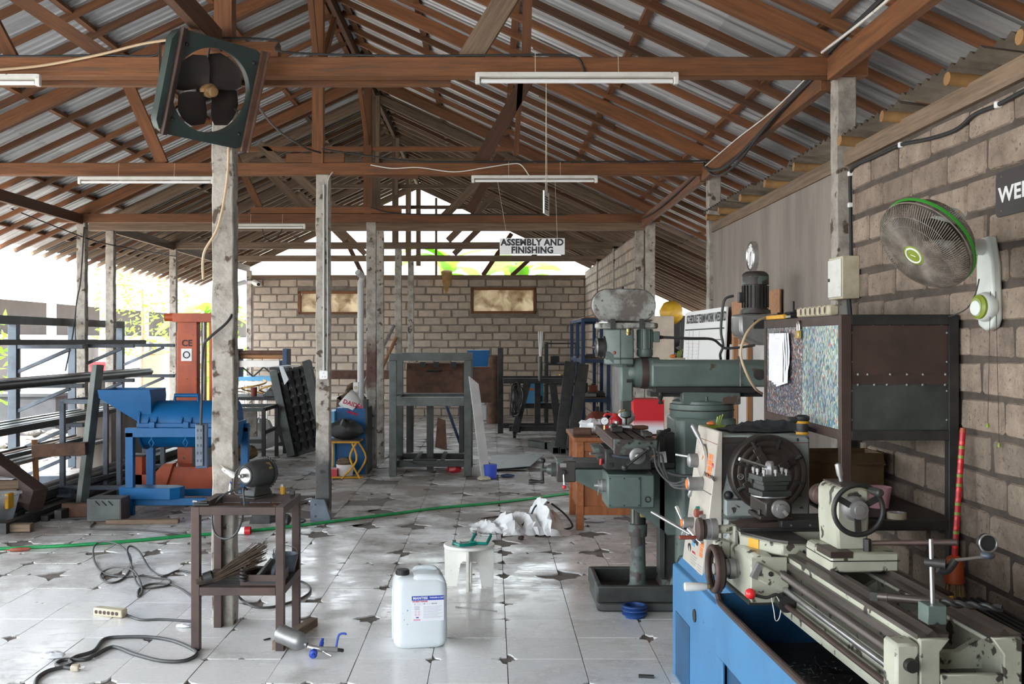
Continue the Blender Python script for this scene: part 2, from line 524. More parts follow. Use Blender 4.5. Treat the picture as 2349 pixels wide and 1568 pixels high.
# ------------------------------------------------------------------ mesh building
class MB:
    def __init__(self):
        self.v = []
        self.f = []

    def add(self,verts,faces):
        n = len(self.v)
        self.v += [tuple(p) for p in verts]
        self.f += [tuple(i + n for i in f) for f in faces]
        return self

    def box(self,x0,x1,y0,y1,z0,z1):
        return self.add([(x0,y0,z0),(x1,y0,z0),(x1,y1,z0),(x0,y1,z0),(x0,y0,z1),(x1,y0,z1),(x1,y1,z1),(x0,y1,z1)],
                        [(3,2,1,0),(4,5,6,7),(0,1,5,4),(1,2,6,5),(2,3,7,6),(3,0,4,7)])

    def bar(self,p,q,w,h,up=(0,0,1)):
        """Box along p-q, w across (horizontal), h in the up direction."""
        p,q = V(p),V(q)
        d = (q - p).normalized()
        u = V(up)
        s = d.cross(u)
        if s.length < 1e-4:
            s = d.cross(V((1,0,0)))
        s.normalize()
        u = s.cross(d).normalized()
        s *= w / 2
        u *= h / 2
        return self.add([p - s - u,p + s - u,p + s + u,p - s + u,q - s - u,q + s - u,q + s + u,q - s + u],
                        [(0,1,2,3),(7,6,5,4),(0,4,5,1),(1,5,6,2),(2,6,7,3),(3,7,4,0)])

    def rev(self,p,q,prof,n=20,cap=True):
        """Solid of revolution about the axis p-q; prof = [(t along axis in metres, radius)...]."""
        p,q = V(p),V(q)
        d = (q - p).normalized()
        a = d.cross(V((0,0,1)))
        if a.length < 1e-3:
            a = V((1,0,0))
        a.normalize()
        b = d.cross(a).normalized()
        vs,fs = [],[]
        for t,r in prof:
            c = p + d * t
            for i in range(n):
                th = 2 * pi * i / n
                vs.append(c + (a * cos(th) + b * sin(th)) * max(r,1e-5))
        for k in range(len(prof) - 1):
            for i in range(n):
                j = (i + 1) % n
                fs.append((k * n + j,k * n + i,(k + 1) * n + i,(k + 1) * n + j))
        if cap:
            fs.append(tuple(range(n)))
            fs.append(tuple(reversed(range((len(prof) - 1) * n,len(prof) * n))))
        return self.add(vs,fs)

    def cyl(self,p,q,r,r2=None,n=16):
        L = (V(q) - V(p)).length
        return self.rev(p,q,[(0,r),(L,r if r2 is None else r2)],n)

    def sphere(self,c,r,n=14,m=8,sz=1.0):
        c = V(c)
        return self.rev(c - V((0,0,r * sz)),c + V((0,0,r * sz)),[(r * sz * (1 - cos(pi * k / m)),r * sin(pi * k / m)) for k in range(m + 1)],n,cap=False)

    def torus(self,c,axis,R,r,n=28,m=8):
        c = V(c)
        d = V(axis).normalized()
        a = d.cross(V((0,0,1)))
        if a.length < 1e-3:
            a = V((1,0,0))
        a.normalize()
        b = d.cross(a).normalized()
        vs,fs = [],[]
        for i in range(n):
            th = 2 * pi * i / n
            e = a * cos(th) + b * sin(th)
            for k in range(m):
                ph = 2 * pi * k / m
                vs.append(c + e * (R + r * cos(ph)) + d * (r * sin(ph)))
        for i in range(n):
            for k in range(m):
                fs.append((i * m + k,((i + 1) % n) * m + k,((i + 1) % n) * m + (k + 1) % m,i * m + (k + 1) % m))
        return self.add(vs,fs)

    def tube(self,pts,r,n=8,smooth=0,closed=False,taper=None):
        pts = [V(p) for p in pts]
        if smooth:
            pts = catmull(pts,smooth,closed)
        N = len(pts)
        vs,fs = [],[]
        prev = None
        for i in range(N):
            t = pts[min(i + 1,N - 1)] - pts[max(i - 1,0)]
            if t.length < 1e-9:
                t = V((0,0,1))
            t.normalize()
            if prev is None:
                a = t.cross(V((0,0,1)))
                if a.length < 1e-3:
                    a = V((1,0,0))
                a.normalize()
            else:
                a = prev - t * prev.dot(t)
                if a.length < 1e-6:
                    a = t.cross(V((0,1,0)))
                a.normalize()
            prev = a
            b = t.cross(a)
            rr = r if taper is None else r * (1 + (taper - 1) * i / (N - 1))
            for k in range(n):
                th = 2 * pi * k / n
                vs.append(pts[i] + (a * cos(th) + b * sin(th)) * rr)
        for i in range(N - 1):
            for k in range(n):
                j = (k + 1) % n
                fs.append((i * n + k,i * n + j,(i + 1) * n + j,(i + 1) * n + k))
        fs.append(tuple(reversed(range(n))))
        fs.append(tuple(range((N - 1) * n,N * n)))
        return self.add(vs,fs)

    def prism(self,poly,axis,t0,t1):
        """Polygon (list of 2D points) pushed along axis 'x', 'y' or 'z' from t0 to t1."""
        def P(a,b,t):
            return {'x': (t,a,b),'y': (a,t,b),'z': (a,b,t)}[axis]
        n = len(poly)
        vs = [P(a,b,t0) for a,b in poly] + [P(a,b,t1) for a,b in poly]
        fs = [tuple(reversed(range(n))),tuple(range(n,2 * n))] + [(i,(i + 1) % n,n + (i + 1) % n,n + i) for i in range(n)]
        return self.add(vs,fs)

    def plate(self,quad,th):
        """Thin sheet: 4 corners pushed th along its normal."""
        q = [V(p) for p in quad]
        nrm = (q[1] - q[0]).cross(q[-1] - q[0]).normalized() * th
        n = len(q)
        return self.add(q + [p + nrm for p in q],[tuple(reversed(range(n))),tuple(range(n,2 * n))] + [(i,(i + 1) % n,n + (i + 1) % n,n + i) for i in range(n)])

    def move(self,d):
        d = V(d)
        self.v = [tuple(V(p) + d) for p in self.v]
        return self

    def xform(self,m):
        self.v = [tuple(m @ V(p)) for p in self.v]
        return self

    def jitter(self,a,rnd=random):
        self.v = [(x + rnd.uniform(-a,a),y + rnd.uniform(-a,a),z + rnd.uniform(-a,a)) for x,y,z in self.v]
        return self

    def mesh(self,name,smooth=True,fix=True):
        me = bpy.data.meshes.new(name)
        me.from_pydata(self.v,[],self.f)
        if fix:
            bm = bmesh.new()
            bm.from_mesh(me)
            bmesh.ops.recalc_face_normals(bm,faces=bm.faces)
            bm.to_mesh(me)
            bm.free()
        if smooth:
            me.polygons.foreach_set('use_smooth',[True] * len(me.polygons))
            me.set_sharp_from_angle(angle=radians(38))
        me.update()
        return me


def catmull(pts,k,closed=False):
    out = []
    n = len(pts)
    segs = n if closed else n - 1
    for i in range(segs):
        if closed:
            p0,p1,p2,p3 = pts[(i - 1) % n],pts[i],pts[(i + 1) % n],pts[(i + 2) % n]
        else:
            p0,p1,p2,p3 = pts[max(i - 1,0)],pts[i],pts[i + 1],pts[min(i + 2,n - 1)]
        for s in range(k):
            t = s / k
            out.append(0.5 * ((2 * p1) + (p2 - p0) * t + (2 * p0 - 5 * p1 + 4 * p2 - p3) * t * t + (3 * p1 - p0 - 3 * p2 + p3) * t ** 3))
    out.append(pts[0].copy() if closed else pts[-1].copy())
    return out


WORLD = {}          # object name -> its world matrix, known while the script runs


def link(o,parent=None,matrix=None):
    """matrix = where the object stands in the world."""
    matrix = matrix if matrix is not None else Matrix.Identity(4)
    COL.objects.link(o)
    if parent is not None:
        o.parent = parent
        o.matrix_basis = WORLD[parent.name].inverted() @ matrix
    else:
        o.matrix_basis = matrix
    WORLD[o.name] = matrix
    return o


def tag(o,label=None,cat=None,group=None,kind=None):
    if label:
        o['label'] = label
    if cat:
        o['category'] = cat
    if group:
        o['group'] = group
    if kind:
        o['kind'] = kind
    return o


def frame(loc,rz=0.0,rx=0.0,ry=0.0):
    return Matrix.Translation(V(loc)) @ Matrix.Rotation(rz,4,'Z') @ Matrix.Rotation(ry,4,'Y') @ Matrix.Rotation(rx,4,'X')


def thing(name,label,cat,loc=(0,0,0),rz=0.0,group=None,kind=None,m=None):
    o = bpy.data.objects.new(name,None)
    o.empty_display_size = 0.1
    link(o,None,m if m is not None else frame(loc,rz))
    return tag(o,label,cat,group,kind)


def obj(name,mb,mat,parent=None,m=None,bevel=0.0,label=None,smooth=True,seg=1):
    """Link a mesh. m = world matrix of the object; by default the frame of its parent, so the vertices are in the parent's own frame."""
    me = mb if isinstance(mb,bpy.types.Mesh) else mb.mesh(name,smooth)
    if not me.materials:
        me.materials.append(MATS[mat])
    o = bpy.data.objects.new(name,me)
    if m is None:
        m = WORLD[parent.name] if parent is not None else Matrix.Identity(4)
    link(o,parent,m)
    if bevel:
        b = o.modifiers.new('edge','BEVEL')
        b.width = bevel
        b.segments = seg
        b.limit_method = 'ANGLE'
        b.angle_limit = radians(40)
    if label:
        o['label'] = label
    return o


def wobj(name,mb,mat,parent,**k):
    """Like obj, but the vertices are given in world coordinates."""
    inv = WORLD[parent.name].inverted()
    mb.xform(inv)
    return obj(name,mb,mat,parent,**k)


_bars = {}


def bar_matrix(p,q,up=(0,0,1)):
    p,q = V(p),V(q)
    x = (q - p).normalized()
    y = V(up).cross(x)
    if y.length < 1e-4:
        y = V((0,1,0)).cross(x)
        if y.length < 1e-4:
            y = V((1,0,0)).cross(x)
    y.normalize()
    z = x.cross(y)
    m = Matrix((x,y,z)).transposed().to_4x4()
    m.translation = p
    return m


def bar(name,p,q,w,h,mat,parent=None,up=(0,0,1),bevel=0.0,rough_edge=0.0):
    """A beam as an object of its own, its local x axis along its length."""
    L = round((V(q) - V(p)).length,3)
    key = (L,round(w,4),round(h,4),mat,rough_edge)
    me = _bars.get(key)
    if me is None:
        b = MB()
        if rough_edge:
            n = max(2,int(L / 0.12))
            r = random.Random(int(L * 1000))
            vs,fs = [],[]
            for i in range(n + 1):
                for sy,sz in ((-1,-1),(1,-1),(1,1),(-1,1)):
                    vs.append((L * i / n,sy * w / 2 + r.uniform(-1,1) * rough_edge,sz * h / 2 + r.uniform(-1,1) * rough_edge))
            for i in range(n):
                for k in range(4):
                    j = (k + 1) % 4
                    fs.append((i * 4 + k,i * 4 + j,i * 4 + 4 + j,i * 4 + 4 + k))
            fs += [(3,2,1,0),(n * 4,n * 4 + 1,n * 4 + 2,n * 4 + 3)]
            b.add(vs,fs)
        else:
            b.box(0,L,-w / 2,w / 2,-h / 2,h / 2)
        me = b.mesh(name,True)
        me.materials.append(MATS[mat])
        _bars[key] = me
    return obj(name,me,mat,parent,m=bar_matrix(p,q,up),bevel=bevel)


def text(name,body,size,mat,parent,m,align='CENTER',bold=0.0,extrude=0.0006,sx=1.0,font_shear=0.0,width=None):
    c = bpy.data.curves.new(name,'FONT')
    c.body = body
    c.size = size
    c.align_x = align
    c.align_y = 'CENTER'
    c.extrude = extrude
    c.offset = bold
    c.shear = font_shear
    c.resolution_u = 3
    c.space_line = 0.95
    c.space_character = 1.0 + bold * 14
    c.materials.append(MATS[mat])
    tmp = bpy.data.objects.new(name,c)
    COL.objects.link(tmp)
    dg = bpy.context.evaluated_depsgraph_get()
    me = bpy.data.meshes.new_from_object(tmp.evaluated_get(dg))
    bpy.data.objects.remove(tmp)
    bpy.data.curves.remove(c)
    if not me.materials:
        me.materials.append(MATS[mat])
    o = bpy.data.objects.new(name,me)
    return link(o,parent,m @ Matrix.Diagonal((sx,1,1,1)))


def copy_tree(o,parent=None,m=None):
    """A thing, its parts and their sub-parts."""
    c = o.copy()
    link(c,parent,m if m is not None else WORLD[o.name])
    inv = WORLD[o.name].inverted()
    for ch in [x for x in list(bpy.data.objects) if x.parent == o]:
        copy_tree(ch,c,WORLD[c.name] @ inv @ WORLD[ch.name])
    return c


def facing(d,up=(0,0,1)):
    """Rotation whose local z looks along d and whose local y is up: for flat writing on a surface that faces d."""
    z = V(d).normalized()
    x = V(up).cross(z).normalized()
    y = z.cross(x)
    return Matrix((x,y,z)).transposed().to_4x4()


def face_at(p,d,up=(0,0,1)):
    m = facing(d,up)
    m.translation = V(p)
    return m
# ================================================================== the building
XR,ZR,SL = -1.65,5.16,0.465          # ridge line, height under the rafters there, slope


def zu(x):
    """Height of the rafters' underside."""
    return ZR - SL * abs(x - XR)


ROWS_Y = [6.15,9.75,13.64,14.66,17.55,20.28]

# ------------------------------------------------------------------ floor
TW,TH,TX0,TY0 = 0.40,0.39,0.082,5.44
floor = thing('floor','worn white ceramic tile floor with broken corners and bare screed','floor',kind='structure')
slab = MB().box(-7.2,6.0,-4.0,26.0,-0.2,-0.010)
obj('screed',slab,'slab',floor)


def build_tiles():
    r = random.Random(11)
    ix0,ix1 = -18,5
    iy0,iy1 = -13,45
    corner = {}

    def wear(y):
        if y < 7.2:
            return 0.35
        if y < 8.4:
            return 0.9
        if y < 14.5:
            return 1.0
        return 0.6

    for i in range(ix0,ix1 + 2):
        for j in range(iy0,iy1 + 2):
            y = TY0 + j * TH
            x = TX0 + i * TW
            w = wear(y)
            if r.random() < 0.30 + 0.5 * w:
                rad = r.uniform(0.02,0.05) if r.random() < 0.55 else r.uniform(0.05,0.10) * (0.6 + w)
                if 7.3 < y < 14 and r.random() < 0.5:
                    rad = min(rad * r.uniform(1.4,2.4),.2)
            else:
                rad = 0.0
            corner[i,j] = rad
    def r1_ok(r,w):
        return r.random() < (0.05 if w < .5 else 0.16 if w < .8 else 0.42)

    tiles = []
    for i in range(ix0,ix1 + 1):
        for j in range(iy0,iy1 + 1):
            xc,yc = TX0 + (i + 0.5) * TW,TY0 + (j + 0.5) * TH
            if xc > 2.1 and yc > 0:
                if not (9.7 < yc < 13.5):
                    continue
            w = wear(yc)
            if 8.0 < yc < 13.8 and r.random() < 0.085:
                continue
            a,b = TW / 2 - 0.0022,TH / 2 - 0.0022
            cs = [(-a,-b,corner[i,j]),(a,-b,corner[i + 1,j]),(a,b,corner[i + 1,j + 1]),(-a,b,corner[i,j + 1])]
            dirs = [((0,1),(1,0)),((-1,0),(0,1)),((0,-1),(-1,0)),((1,0),(0,-1))]
            poly = []
            for k in range(4):
                cx,cy,rad = cs[k]
                (ux,uy),(vx,vy) = dirs[k]
                if rad <= 0 or r.random() < 0.12:
                    poly.append((cx,cy))
                else:
                    r1,r2 = min(rad * r.uniform(0.4,2.0),0.185),min(rad * r.uniform(0.4,1.8),0.17)
                    poly.append((cx + ux * r1,cy + uy * r1))
                    for t in (0.25,0.5,0.75):
                        th = t * pi / 2
                        q = r.uniform(0.55,0.95)
                        poly.append((cx + ux * r1 * cos(th) * q + vx * r2 * sin(th) * q,cy + uy * r1 * cos(th) * q + vy * r2 * sin(th) * q))
                    poly.append((cx + vx * r2,cy + vy * r2))
                # a bite somewhere along the edge that follows
                nx,ny,_ = cs[(k + 1) % 4]
                if r1_ok(r,w):
                    t0 = r.uniform(0.38,0.5)
                    t1 = t0 + r.uniform(0.05,0.16)
                    dep = r.uniform(0.01,0.05) * (0.5 + w)
                    ex,ey = nx - cx,ny - cy
                    ln = sqrt(ex * ex + ey * ey)
                    inx,iny = -ey / ln,ex / ln
                    for t,d in ((t0,0),((t0 * 2 + t1) / 3,dep * r.uniform(.6,1)),((t0 + 2 * t1) / 3,dep * r.uniform(.5,1)),(t1,0)):
                        poly.append((cx + ex * t + inx * d,cy + ey * t + iny * d))
            tiles.append((xc,yc,poly,r.uniform(-0.0012,0.0012)))
    seen = []
    rest = []
    for t in tiles:
        x,y = t[0],t[1]
        px = 1128 + x / max(y,.1) * FPX
        if y > 4.75 and -60 < px < 2409 and not (x > 1.0 and y < 6.0) and x > -6.6:
            seen.append(t)
        else:
            rest.append(t)
    seen.sort(key=lambda t: t[1])
    rest += seen[300:]
    for x,y,poly,dz in seen[:300]:
        mb = MB().prism(poly,'z',-0.010,0.0)
        obj('tile',mb.mesh('tile',False),'tile',floor,m=Matrix.Translation((x,y,dz)))
    mb = MB()
    for x,y,poly,dz in rest:
        mb.prism([(px + x,py + y) for px,py in poly],'z',-0.010 + dz,dz)
    o = obj('tile_field',mb.mesh('tile_field',False),'tile',floor)
    tag(o,'white tiles of the far floor and the margins',kind='stuff')


build_tiles()


# ------------------------------------------------------------------ block masonry
def block_meshes():
    r = random.Random(5)
    out = []
    for k in range(6):
        w,h,d = 0.358,0.146,0.05
        c = 0.012
        prof = [(-w / 2 + c,-h / 2),(w / 2 - c,-h / 2),(w / 2,-h / 2 + c),(w / 2,h / 2 - c),(w / 2 - c,h / 2),(-w / 2 + c,h / 2),(-w / 2,h / 2 - c),(-w / 2,-h / 2 + c)]
        prof = [(x + r.uniform(-.006,.006),z + r.uniform(-.005,.005)) for x,z in prof]
        inner = [(x * 0.955,z * 0.92) for x,z in prof]
        vs = [(x,-d / 2,z) for x,z in inner] + [(x,-d / 2 + 0.010,z) for x,z in prof] + [(x,d / 2,z) for x,z in prof]
        fs = [tuple(range(8))]
        for ring in (0,8):
            fs += [(ring + i,ring + 8 + i,ring + 8 + (i + 1) % 8,ring + (i + 1) % 8) for i in range(8)]
        me = MB().add(vs,fs).mesh('block',False)
        out.append(me)
    return out


BLOCKS = block_meshes()
_blk = {}


def blk(k,mat):
    if (k,mat) not in _blk:
        me = BLOCKS[k].copy()
        me.materials.append(MATS[mat])
        _blk[k,mat] = me
    return _blk[k,mat]


def lay_blocks(parent,u0,u1,z0,z1,place,pitch=0.385,row=0.170,holes=(),keep=300,order=None,seed=1,mat='block'):
    """Courses of blocks from u0 to u1; place(u, z) -> matrix. The blocks that show largest are objects, the rest one part."""
    r = random.Random(seed)
    n = int((z1 - z0) / row)
    cells = []
    for k in range(n):
        z = z0 + (k + 0.5) * row
        off = (0.5 if k % 2 else 0.0) * pitch + r.uniform(-.05,.05)
        u = u0 - off
        while u < u1:
            a,b = max(u,u0),min(u + pitch,u1)
            u += pitch
            if b - a < 0.10:
                continue
            if any(a < hx1 and b > hx0 and z + row / 2 > hz0 and z - row / 2 < hz1 for hx0,hx1,hz0,hz1 in holes):
                # cut the block beside the opening
                ok = True
                for hx0,hx1,hz0,hz1 in holes:
                    if z + row / 2 > hz0 and z - row / 2 < hz1:
                        if a < hx0 < b:
                            b = hx0
                        elif a < hx1 < b:
                            a = hx1
                        elif a >= hx0 and b <= hx1:
                            ok = False
                if not ok or b - a < 0.07:
                    continue
            cells.append(((a + b) / 2,z + r.uniform(-.004,.004),(b - a - 0.022) / 0.358 * r.uniform(.93,1.02),r.randrange(6),r.uniform(-.014,.014)))
    cells.sort(key=order or (lambda c: -c[1]))
    sr = row / 0.170
    for u,z,s,k,tilt in cells[:keep]:
        m = place(u,z) @ Matrix.Rotation(tilt,4,'Y') @ Matrix.Diagonal((s,1,sr * r.uniform(.92,1.04),1))
        obj('block',blk(k,mat),mat,parent,m=m)
    if cells[keep:]:
        mb = MB()
        for u,z,s,k,tilt in cells[keep:]:
            m = place(u,z) @ Matrix.Diagonal((s,1,sr,1))
            me = BLOCKS[k]
            mb.add([m @ v.co for v in me.vertices],[tuple(p.vertices) for p in me.polygons])
        o = obj('block_courses',mb.mesh('block_courses',False),mat,parent)
        tag(o,'lower courses of the same blocks',kind='stuff')


XW = 2.10
wall_right = thing('wall_right','rough block wall carrying the wall fan and the dark name board','wall',kind='structure')
obj('mortar',MB().box(XW + 0.008,XW + 0.12,-2.2,6.05,-0.1,2.72),'mortar',wall_right)
lay_blocks(wall_right,2.6,6.04,0.02,2.72,lambda u,z: Matrix.Translation((XW + 0.022,u,z)) @ Matrix.Rotation(-pi / 2,4,'Z'),pitch=0.39,row=0.1585,seed=3)

wall_plaster = thing('wall_right_plastered','grey cement-rendered wall behind the milling machine and the clock','wall',kind='structure')
obj('render_coat',MB().box(XW - 0.005,XW + 0.12,6.19,9.71,-0.1,2.72),'plaster',wall_plaster)

wall_far = thing('wall_right_far','far right block wall rising to the roof beside the blue shelf','wall',kind='structure')
obj('mortar',MB().box(XW + 0.008,XW + 0.14,14.73,23.2,-0.1,3.24),'mortar_pale',wall_far)
lay_blocks(wall_far,14.75,22.98,0.02,3.24,lambda u,z: Matrix.Translation((XW + 0.022,u,z)) @ Matrix.Rotation(-pi / 2,4,'Z'),pitch=0.385,row=0.169,seed=4,mat='block_pale')
for y in (17.55,20.28):
    bar('pier',(XW + 0.04,y,0),(XW + 0.04,y,3.3),0.13,0.10,'concrete',wall_far)

wall_outer = thing('wall_right_outer','low rendered outer wall seen past the right-hand columns','wall',kind='structure')
obj('render_coat',MB().box(5.0,5.12,6.0,25.0,-0.1,1.75),'white_wall',wall_outer)

YB = 23.0
wall_back = thing('wall_back','long block wall closing the far end of the workshop','wall',kind='structure')
HOLES = [(-0.46,0.99,2.30,2.88),(-4.34,-2.88,2.28,2.80)]
core = MB()
zs = sorted({-0.1,3.08} | {h[2] for h in HOLES} | {h[3] for h in HOLES})
for za,zb in zip(zs,zs[1:]):
    cuts = sorted([(h[0],h[1]) for h in HOLES if h[2] <= za and h[3] >= zb])
    x = -5.42
    for a,b in cuts:
        core.box(x,a,YB + 0.008,YB + 0.14,za,zb)
        x = b
    core.box(x,XW + 0.1,YB + 0.008,YB + 0.14,za,zb)
obj('mortar',core,'mortar_pale',wall_back)
lay_blocks(wall_back,-5.36,XW - 0.01,0.0,3.08,lambda u,z: Matrix.Translation((u,YB + 0.022,z)),pitch=0.385,row=0.1705,holes=HOLES,seed=9,mat='block_pale')

for n,(x0,x1,z0,z1) in enumerate(HOLES):
    w = thing('window_%d' % (n + 1),['long opening with a wooden frame and stained sheet, beside the blue shelf','long framed opening with stained sheet behind the conduit column'][n],'window',(0.5 * (x0 + x1),YB,z0),kind='structure')
    f = 0.055
    for p,q in (((x0,YB + .03,z0 + f / 2),(x1,YB + .03,z0 + f / 2)),((x0,YB + .03,z1 - f / 2),(x1,YB + .03,z1 - f / 2)),((x0 + f / 2,YB + .03,z0),(x0 + f / 2,YB + .03,z1)),((x1 - f / 2,YB + .03,z0),(x1 - f / 2,YB + .03,z1))):
        bar('frame',p,q,0.10,f,'wood_red',w,up=(0,0,1) if abs(p[2] - q[2]) < .01 else (1,0,0))
    g = MB()
    nx,nz = 14,6
    r = random.Random(n)
    vs = [(x0 + f + (x1 - x0 - 2 * f) * i / nx,YB + 0.075 + r.uniform(-.012,.012),z0 + f + (z1 - z0 - 2 * f) * k / nz) for k in range(nz + 1) for i in range(nx + 1)]
    fs = [(k * (nx + 1) + i,k * (nx + 1) + i + 1,(k + 1) * (nx + 1) + i + 1,(k + 1) * (nx + 1) + i) for k in range(nz) for i in range(nx)]
    wobj('pane',g.add(vs,fs),'film',w)

# ------------------------------------------------------------------ columns
col_labels = {
    (0,0): 'stained concrete column standing behind the square grinder stand',
    (0,1): 'concrete column with conduit and switch plate, blackened near its foot',
    (0,2): 'concrete column with a dark red stain beside the blue cabinet with the helmet',
    (0,3): 'slim concrete column close behind the red-stained column',
    (0,4): 'concrete column behind the left leg of the heavy steel frame',
    (0,5): 'concrete column nearest the back wall in the middle row',
    (1,0): 'pale concrete column carrying the electric box on the right wall',
    (1,1): 'concrete column at the far end of the rendered wall',
    (1,2): 'concrete column behind the mill head, before the yellow sack',
    (1,3): 'concrete column at the corner of the far right block wall',
    (2,2): 'concrete column on the open side with a hanging wire',
    (2,3): 'concrete column on the open side, second behind the pipe rack',
    (2,4): 'concrete column on the open side beside the orange stacker',
    (2,5): 'concrete column at the open corner beside the back wall',
}
for (row,k),lab in col_labels.items():
    x = (-1.60,2.11,-5.45)[row]
    w = 0.128 if row == 0 else 0.115
    if row == 0 and k >= 3:
        w = 0.115
    y = ROWS_Y[k] if not (row == 2 and k == 5) else 23.05
    c = bar('column',(x,y,-0.01),(x,y,3.262),w,w,{(0,1): 'concrete_sooty',(0,2): 'concrete_red'}.get((row,k),'concrete'),None,rough_edge=0.004,bevel=0.006)
    tag(c,lab,'column','concrete roof columns','structure')

# ------------------------------------------------------------------ trusses, one thing each
truss_labels = ['roof truss nearest the camera, its tie beam carrying the square exhaust fan','second roof truss, above the conduit column','third roof truss, last of the red timber ones',
                'grey weathered roof truss right behind the last red one','weathered roof truss over the heavy steel frame','weathered roof truss next to the back wall','weathered gable beam and rafters on top of the back wall']
for k,y in enumerate(ROWS_Y + [23.05]):
    mat = 'wood_red' if k < 3 else 'wood_grey'
    t = thing('roof_truss',truss_labels[k],'truss',(XR,y,3.26),group='roof trusses',kind='structure')
    yb = y if k else 6.13
    if k == 6:
        bar('tie_beam',(-5.5,yb,3.12),(2.2,yb,3.12),0.10,0.09,mat,t)
    else:
        bar('tie_beam',(-5.75,yb,3.317),(2.235,yb,3.317),0.10,0.115,mat,t,bevel=0.004)
    if k == 0:
        bar('tie_beam',(-5.75,yb + 0.10,3.285),(-0.25,yb + 0.10,3.285),0.05,0.10,mat,t)
        bar('bolster',(-1.98,yb,3.42),(-1.27,yb,3.42),0.09,0.088,mat,t)
    if k == 1:
        bar('bolster',(-1.95,yb,3.42),(-1.40,yb,3.42),0.09,0.085,mat,t)
    if k == 2:
        bar('tie_beam',(-3.2,yb - 0.02,3.42),(-1.2,yb - 0.02,3.42),0.08,0.08,mat,t)
    # principal rafters
    bar('rafter',(2.25,y,zu(2.25) + 0.01),(XR,y,ZR + 0.01),0.06,0.115,mat,t)
    bar('rafter',(-5.6,y,zu(-5.6) + 0.01),(XR,y,ZR + 0.01),0.06,0.115,mat,t)
    bar('king_post',(-1.60 if k == 0 else XR,y,3.37),(-1.60 if k == 0 else XR,y,ZR),0.105,0.11,mat if k != 2 else 'wood_red',t)
    if k == 0:
        bar('strut',(-0.14,y,3.37),(0.38,y,4.22),0.06,0.135,'wood_grey',t)
        bar('strut',(0.205,y,3.37),(0.23,y,4.28),0.05,0.055,mat,t)
        bar('strut',(-2.28,y,3.37),(-3.6,y,4.25),0.05,0.08,mat,t)
        bar('strut',(-2.9,y + .1,3.37),(-3.4,y + .1,4.33),0.05,0.07,mat,t)
    elif k == 1:
        bar('strut',(-0.12,y,3.37),(0.34,y,4.18),0.05,0.13,'wood_dark',t)
        bar('strut',(0.23,y,3.45),(0.28,y,4.25),0.05,0.05,mat,t)
        bar('strut',(-3.13,y,3.37),(-3.50,y,4.22),0.05,0.11,mat,t)
        bar('brace',(XR,y - 0.06,4.25),(XR + 0.06,y - 1.0,5.05),0.05,0.07,mat,t)
        bar('brace',(XR,y + 0.06,4.25),(XR,y + 1.0,5.05),0.05,0.07,mat,t)
        bar('collar',(-3.6,y + .06,4.24),(0.33,y + .06,4.24),0.04,0.055,mat,t)
        bar('strut',(-1.2,y,3.28),(-0.7,y + .02,2.93 + .33),0.04,0.06,mat,t)
    elif k == 2:
        bar('collar',(-3.62,y,4.24),(0.33,y,4.24),0.05,0.06,mat,t)
        bar('strut',(-0.30,y,3.40),(0.12,y,4.15),0.05,0.12,'wood_dark',t)
        bar('strut',(-2.0,y,3.37),(-3.1,y,4.30),0.05,0.12,'wood_grey',t)
        bar('strut',(-3.05,y,3.37),(-3.45,y,4.22),0.05,0.09,mat,t)
        bar('brace',(XR,y - 0.06,4.3),(XR,y - 1.1,5.05),0.05,0.07,mat,t)
    elif k in (3,4,5):
        bar('collar',(-3.45,y,4.33 - 0.07 * (k == 3)),(0.15,y,4.33 - 0.07 * (k == 3)),0.05,0.07,mat,t)
        bar('strut',(-0.75,y,3.40),(0.05,y,4.2),0.06,0.11,mat,t)
        bar('strut',(-2.5,y,3.40),(-3.3,y,4.2),0.06,0.11,mat,t)
        bar('brace',(XR + .02,y - 0.06,4.2),(XR + .12,y - 0.9,5.0),0.05,0.07,mat,t)
    else:
        bar('strut',(-0.2,y,3.16),(0.45,y,4.1),0.05,0.10,'wood_dark',t)
        bar('strut',(0.45,y + .2,3.16),(1.15,y + .2,3.8),0.05,0.09,'wood_dark',t)
        bar('strut',(-2.9,y,3.16),(-3.4,y,4.2),0.05,0.10,'wood_dark',t)
        bar('strut',(-1.25,y,3.16),(-1.25,y,4.9),0.05,0.08,'wood_red',t)

# plates that run the length of the building
for nm,x,ya,yb_,z,mat,lab in (
        ('wall_plate_beam',2.02,2.0,6.08,3.30,'wood_red','timber plate running from the first truss towards the camera, bundled with cables'),
        ('wall_plate_beam',2.02,6.2,9.72,3.27,'wood_red','timber plate between the electric-box column and the next, draped with cables'),
        ('wall_plate_beam',2.02,9.8,13.6,3.27,'wood_red','timber plate above the open bay on the right side'),
        ('wall_plate_beam',-5.45,6.2,13.6,3.30,'wood_dark','dark timber plate along the open side over the pipe rack'),
        ('wall_plate_beam',-5.45,14.7,23.0,3.30,'wood_grey','weathered timber plate along the open side towards the back wall'),
        ('wall_plate_beam',-1.62,2.6,6.05,3.46,'wood_dark','timber beam from the exhaust fan column towards the camera'),
        ('ridge_beam',XR,1.2,23.3,ZR + 0.03,'wood_dark','long dark timber ridge beam under the roof peak')):
    b = bar(nm,(x,ya,z),(x,yb_,z),0.06 if nm != 'ridge_beam' else 0.05,0.13,mat,None,bevel=0.004)
    tag(b,lab,'beam',kind='structure')

trim = bar('trim_1',(XW + 0.05,1.2,2.765),(XW + 0.05,6.05,2.765),0.14,0.092,'wood_grey',None)
tag(trim,'weathered timber capping along the top of the right block wall','trim',kind='structure')
trim = bar('trim_2',(XW + 0.05,6.19,2.755),(XW + 0.05,9.71,2.755),0.14,0.085,'wood_grey',None)
tag(trim,'weathered timber capping along the top of the rendered wall','trim',kind='structure')

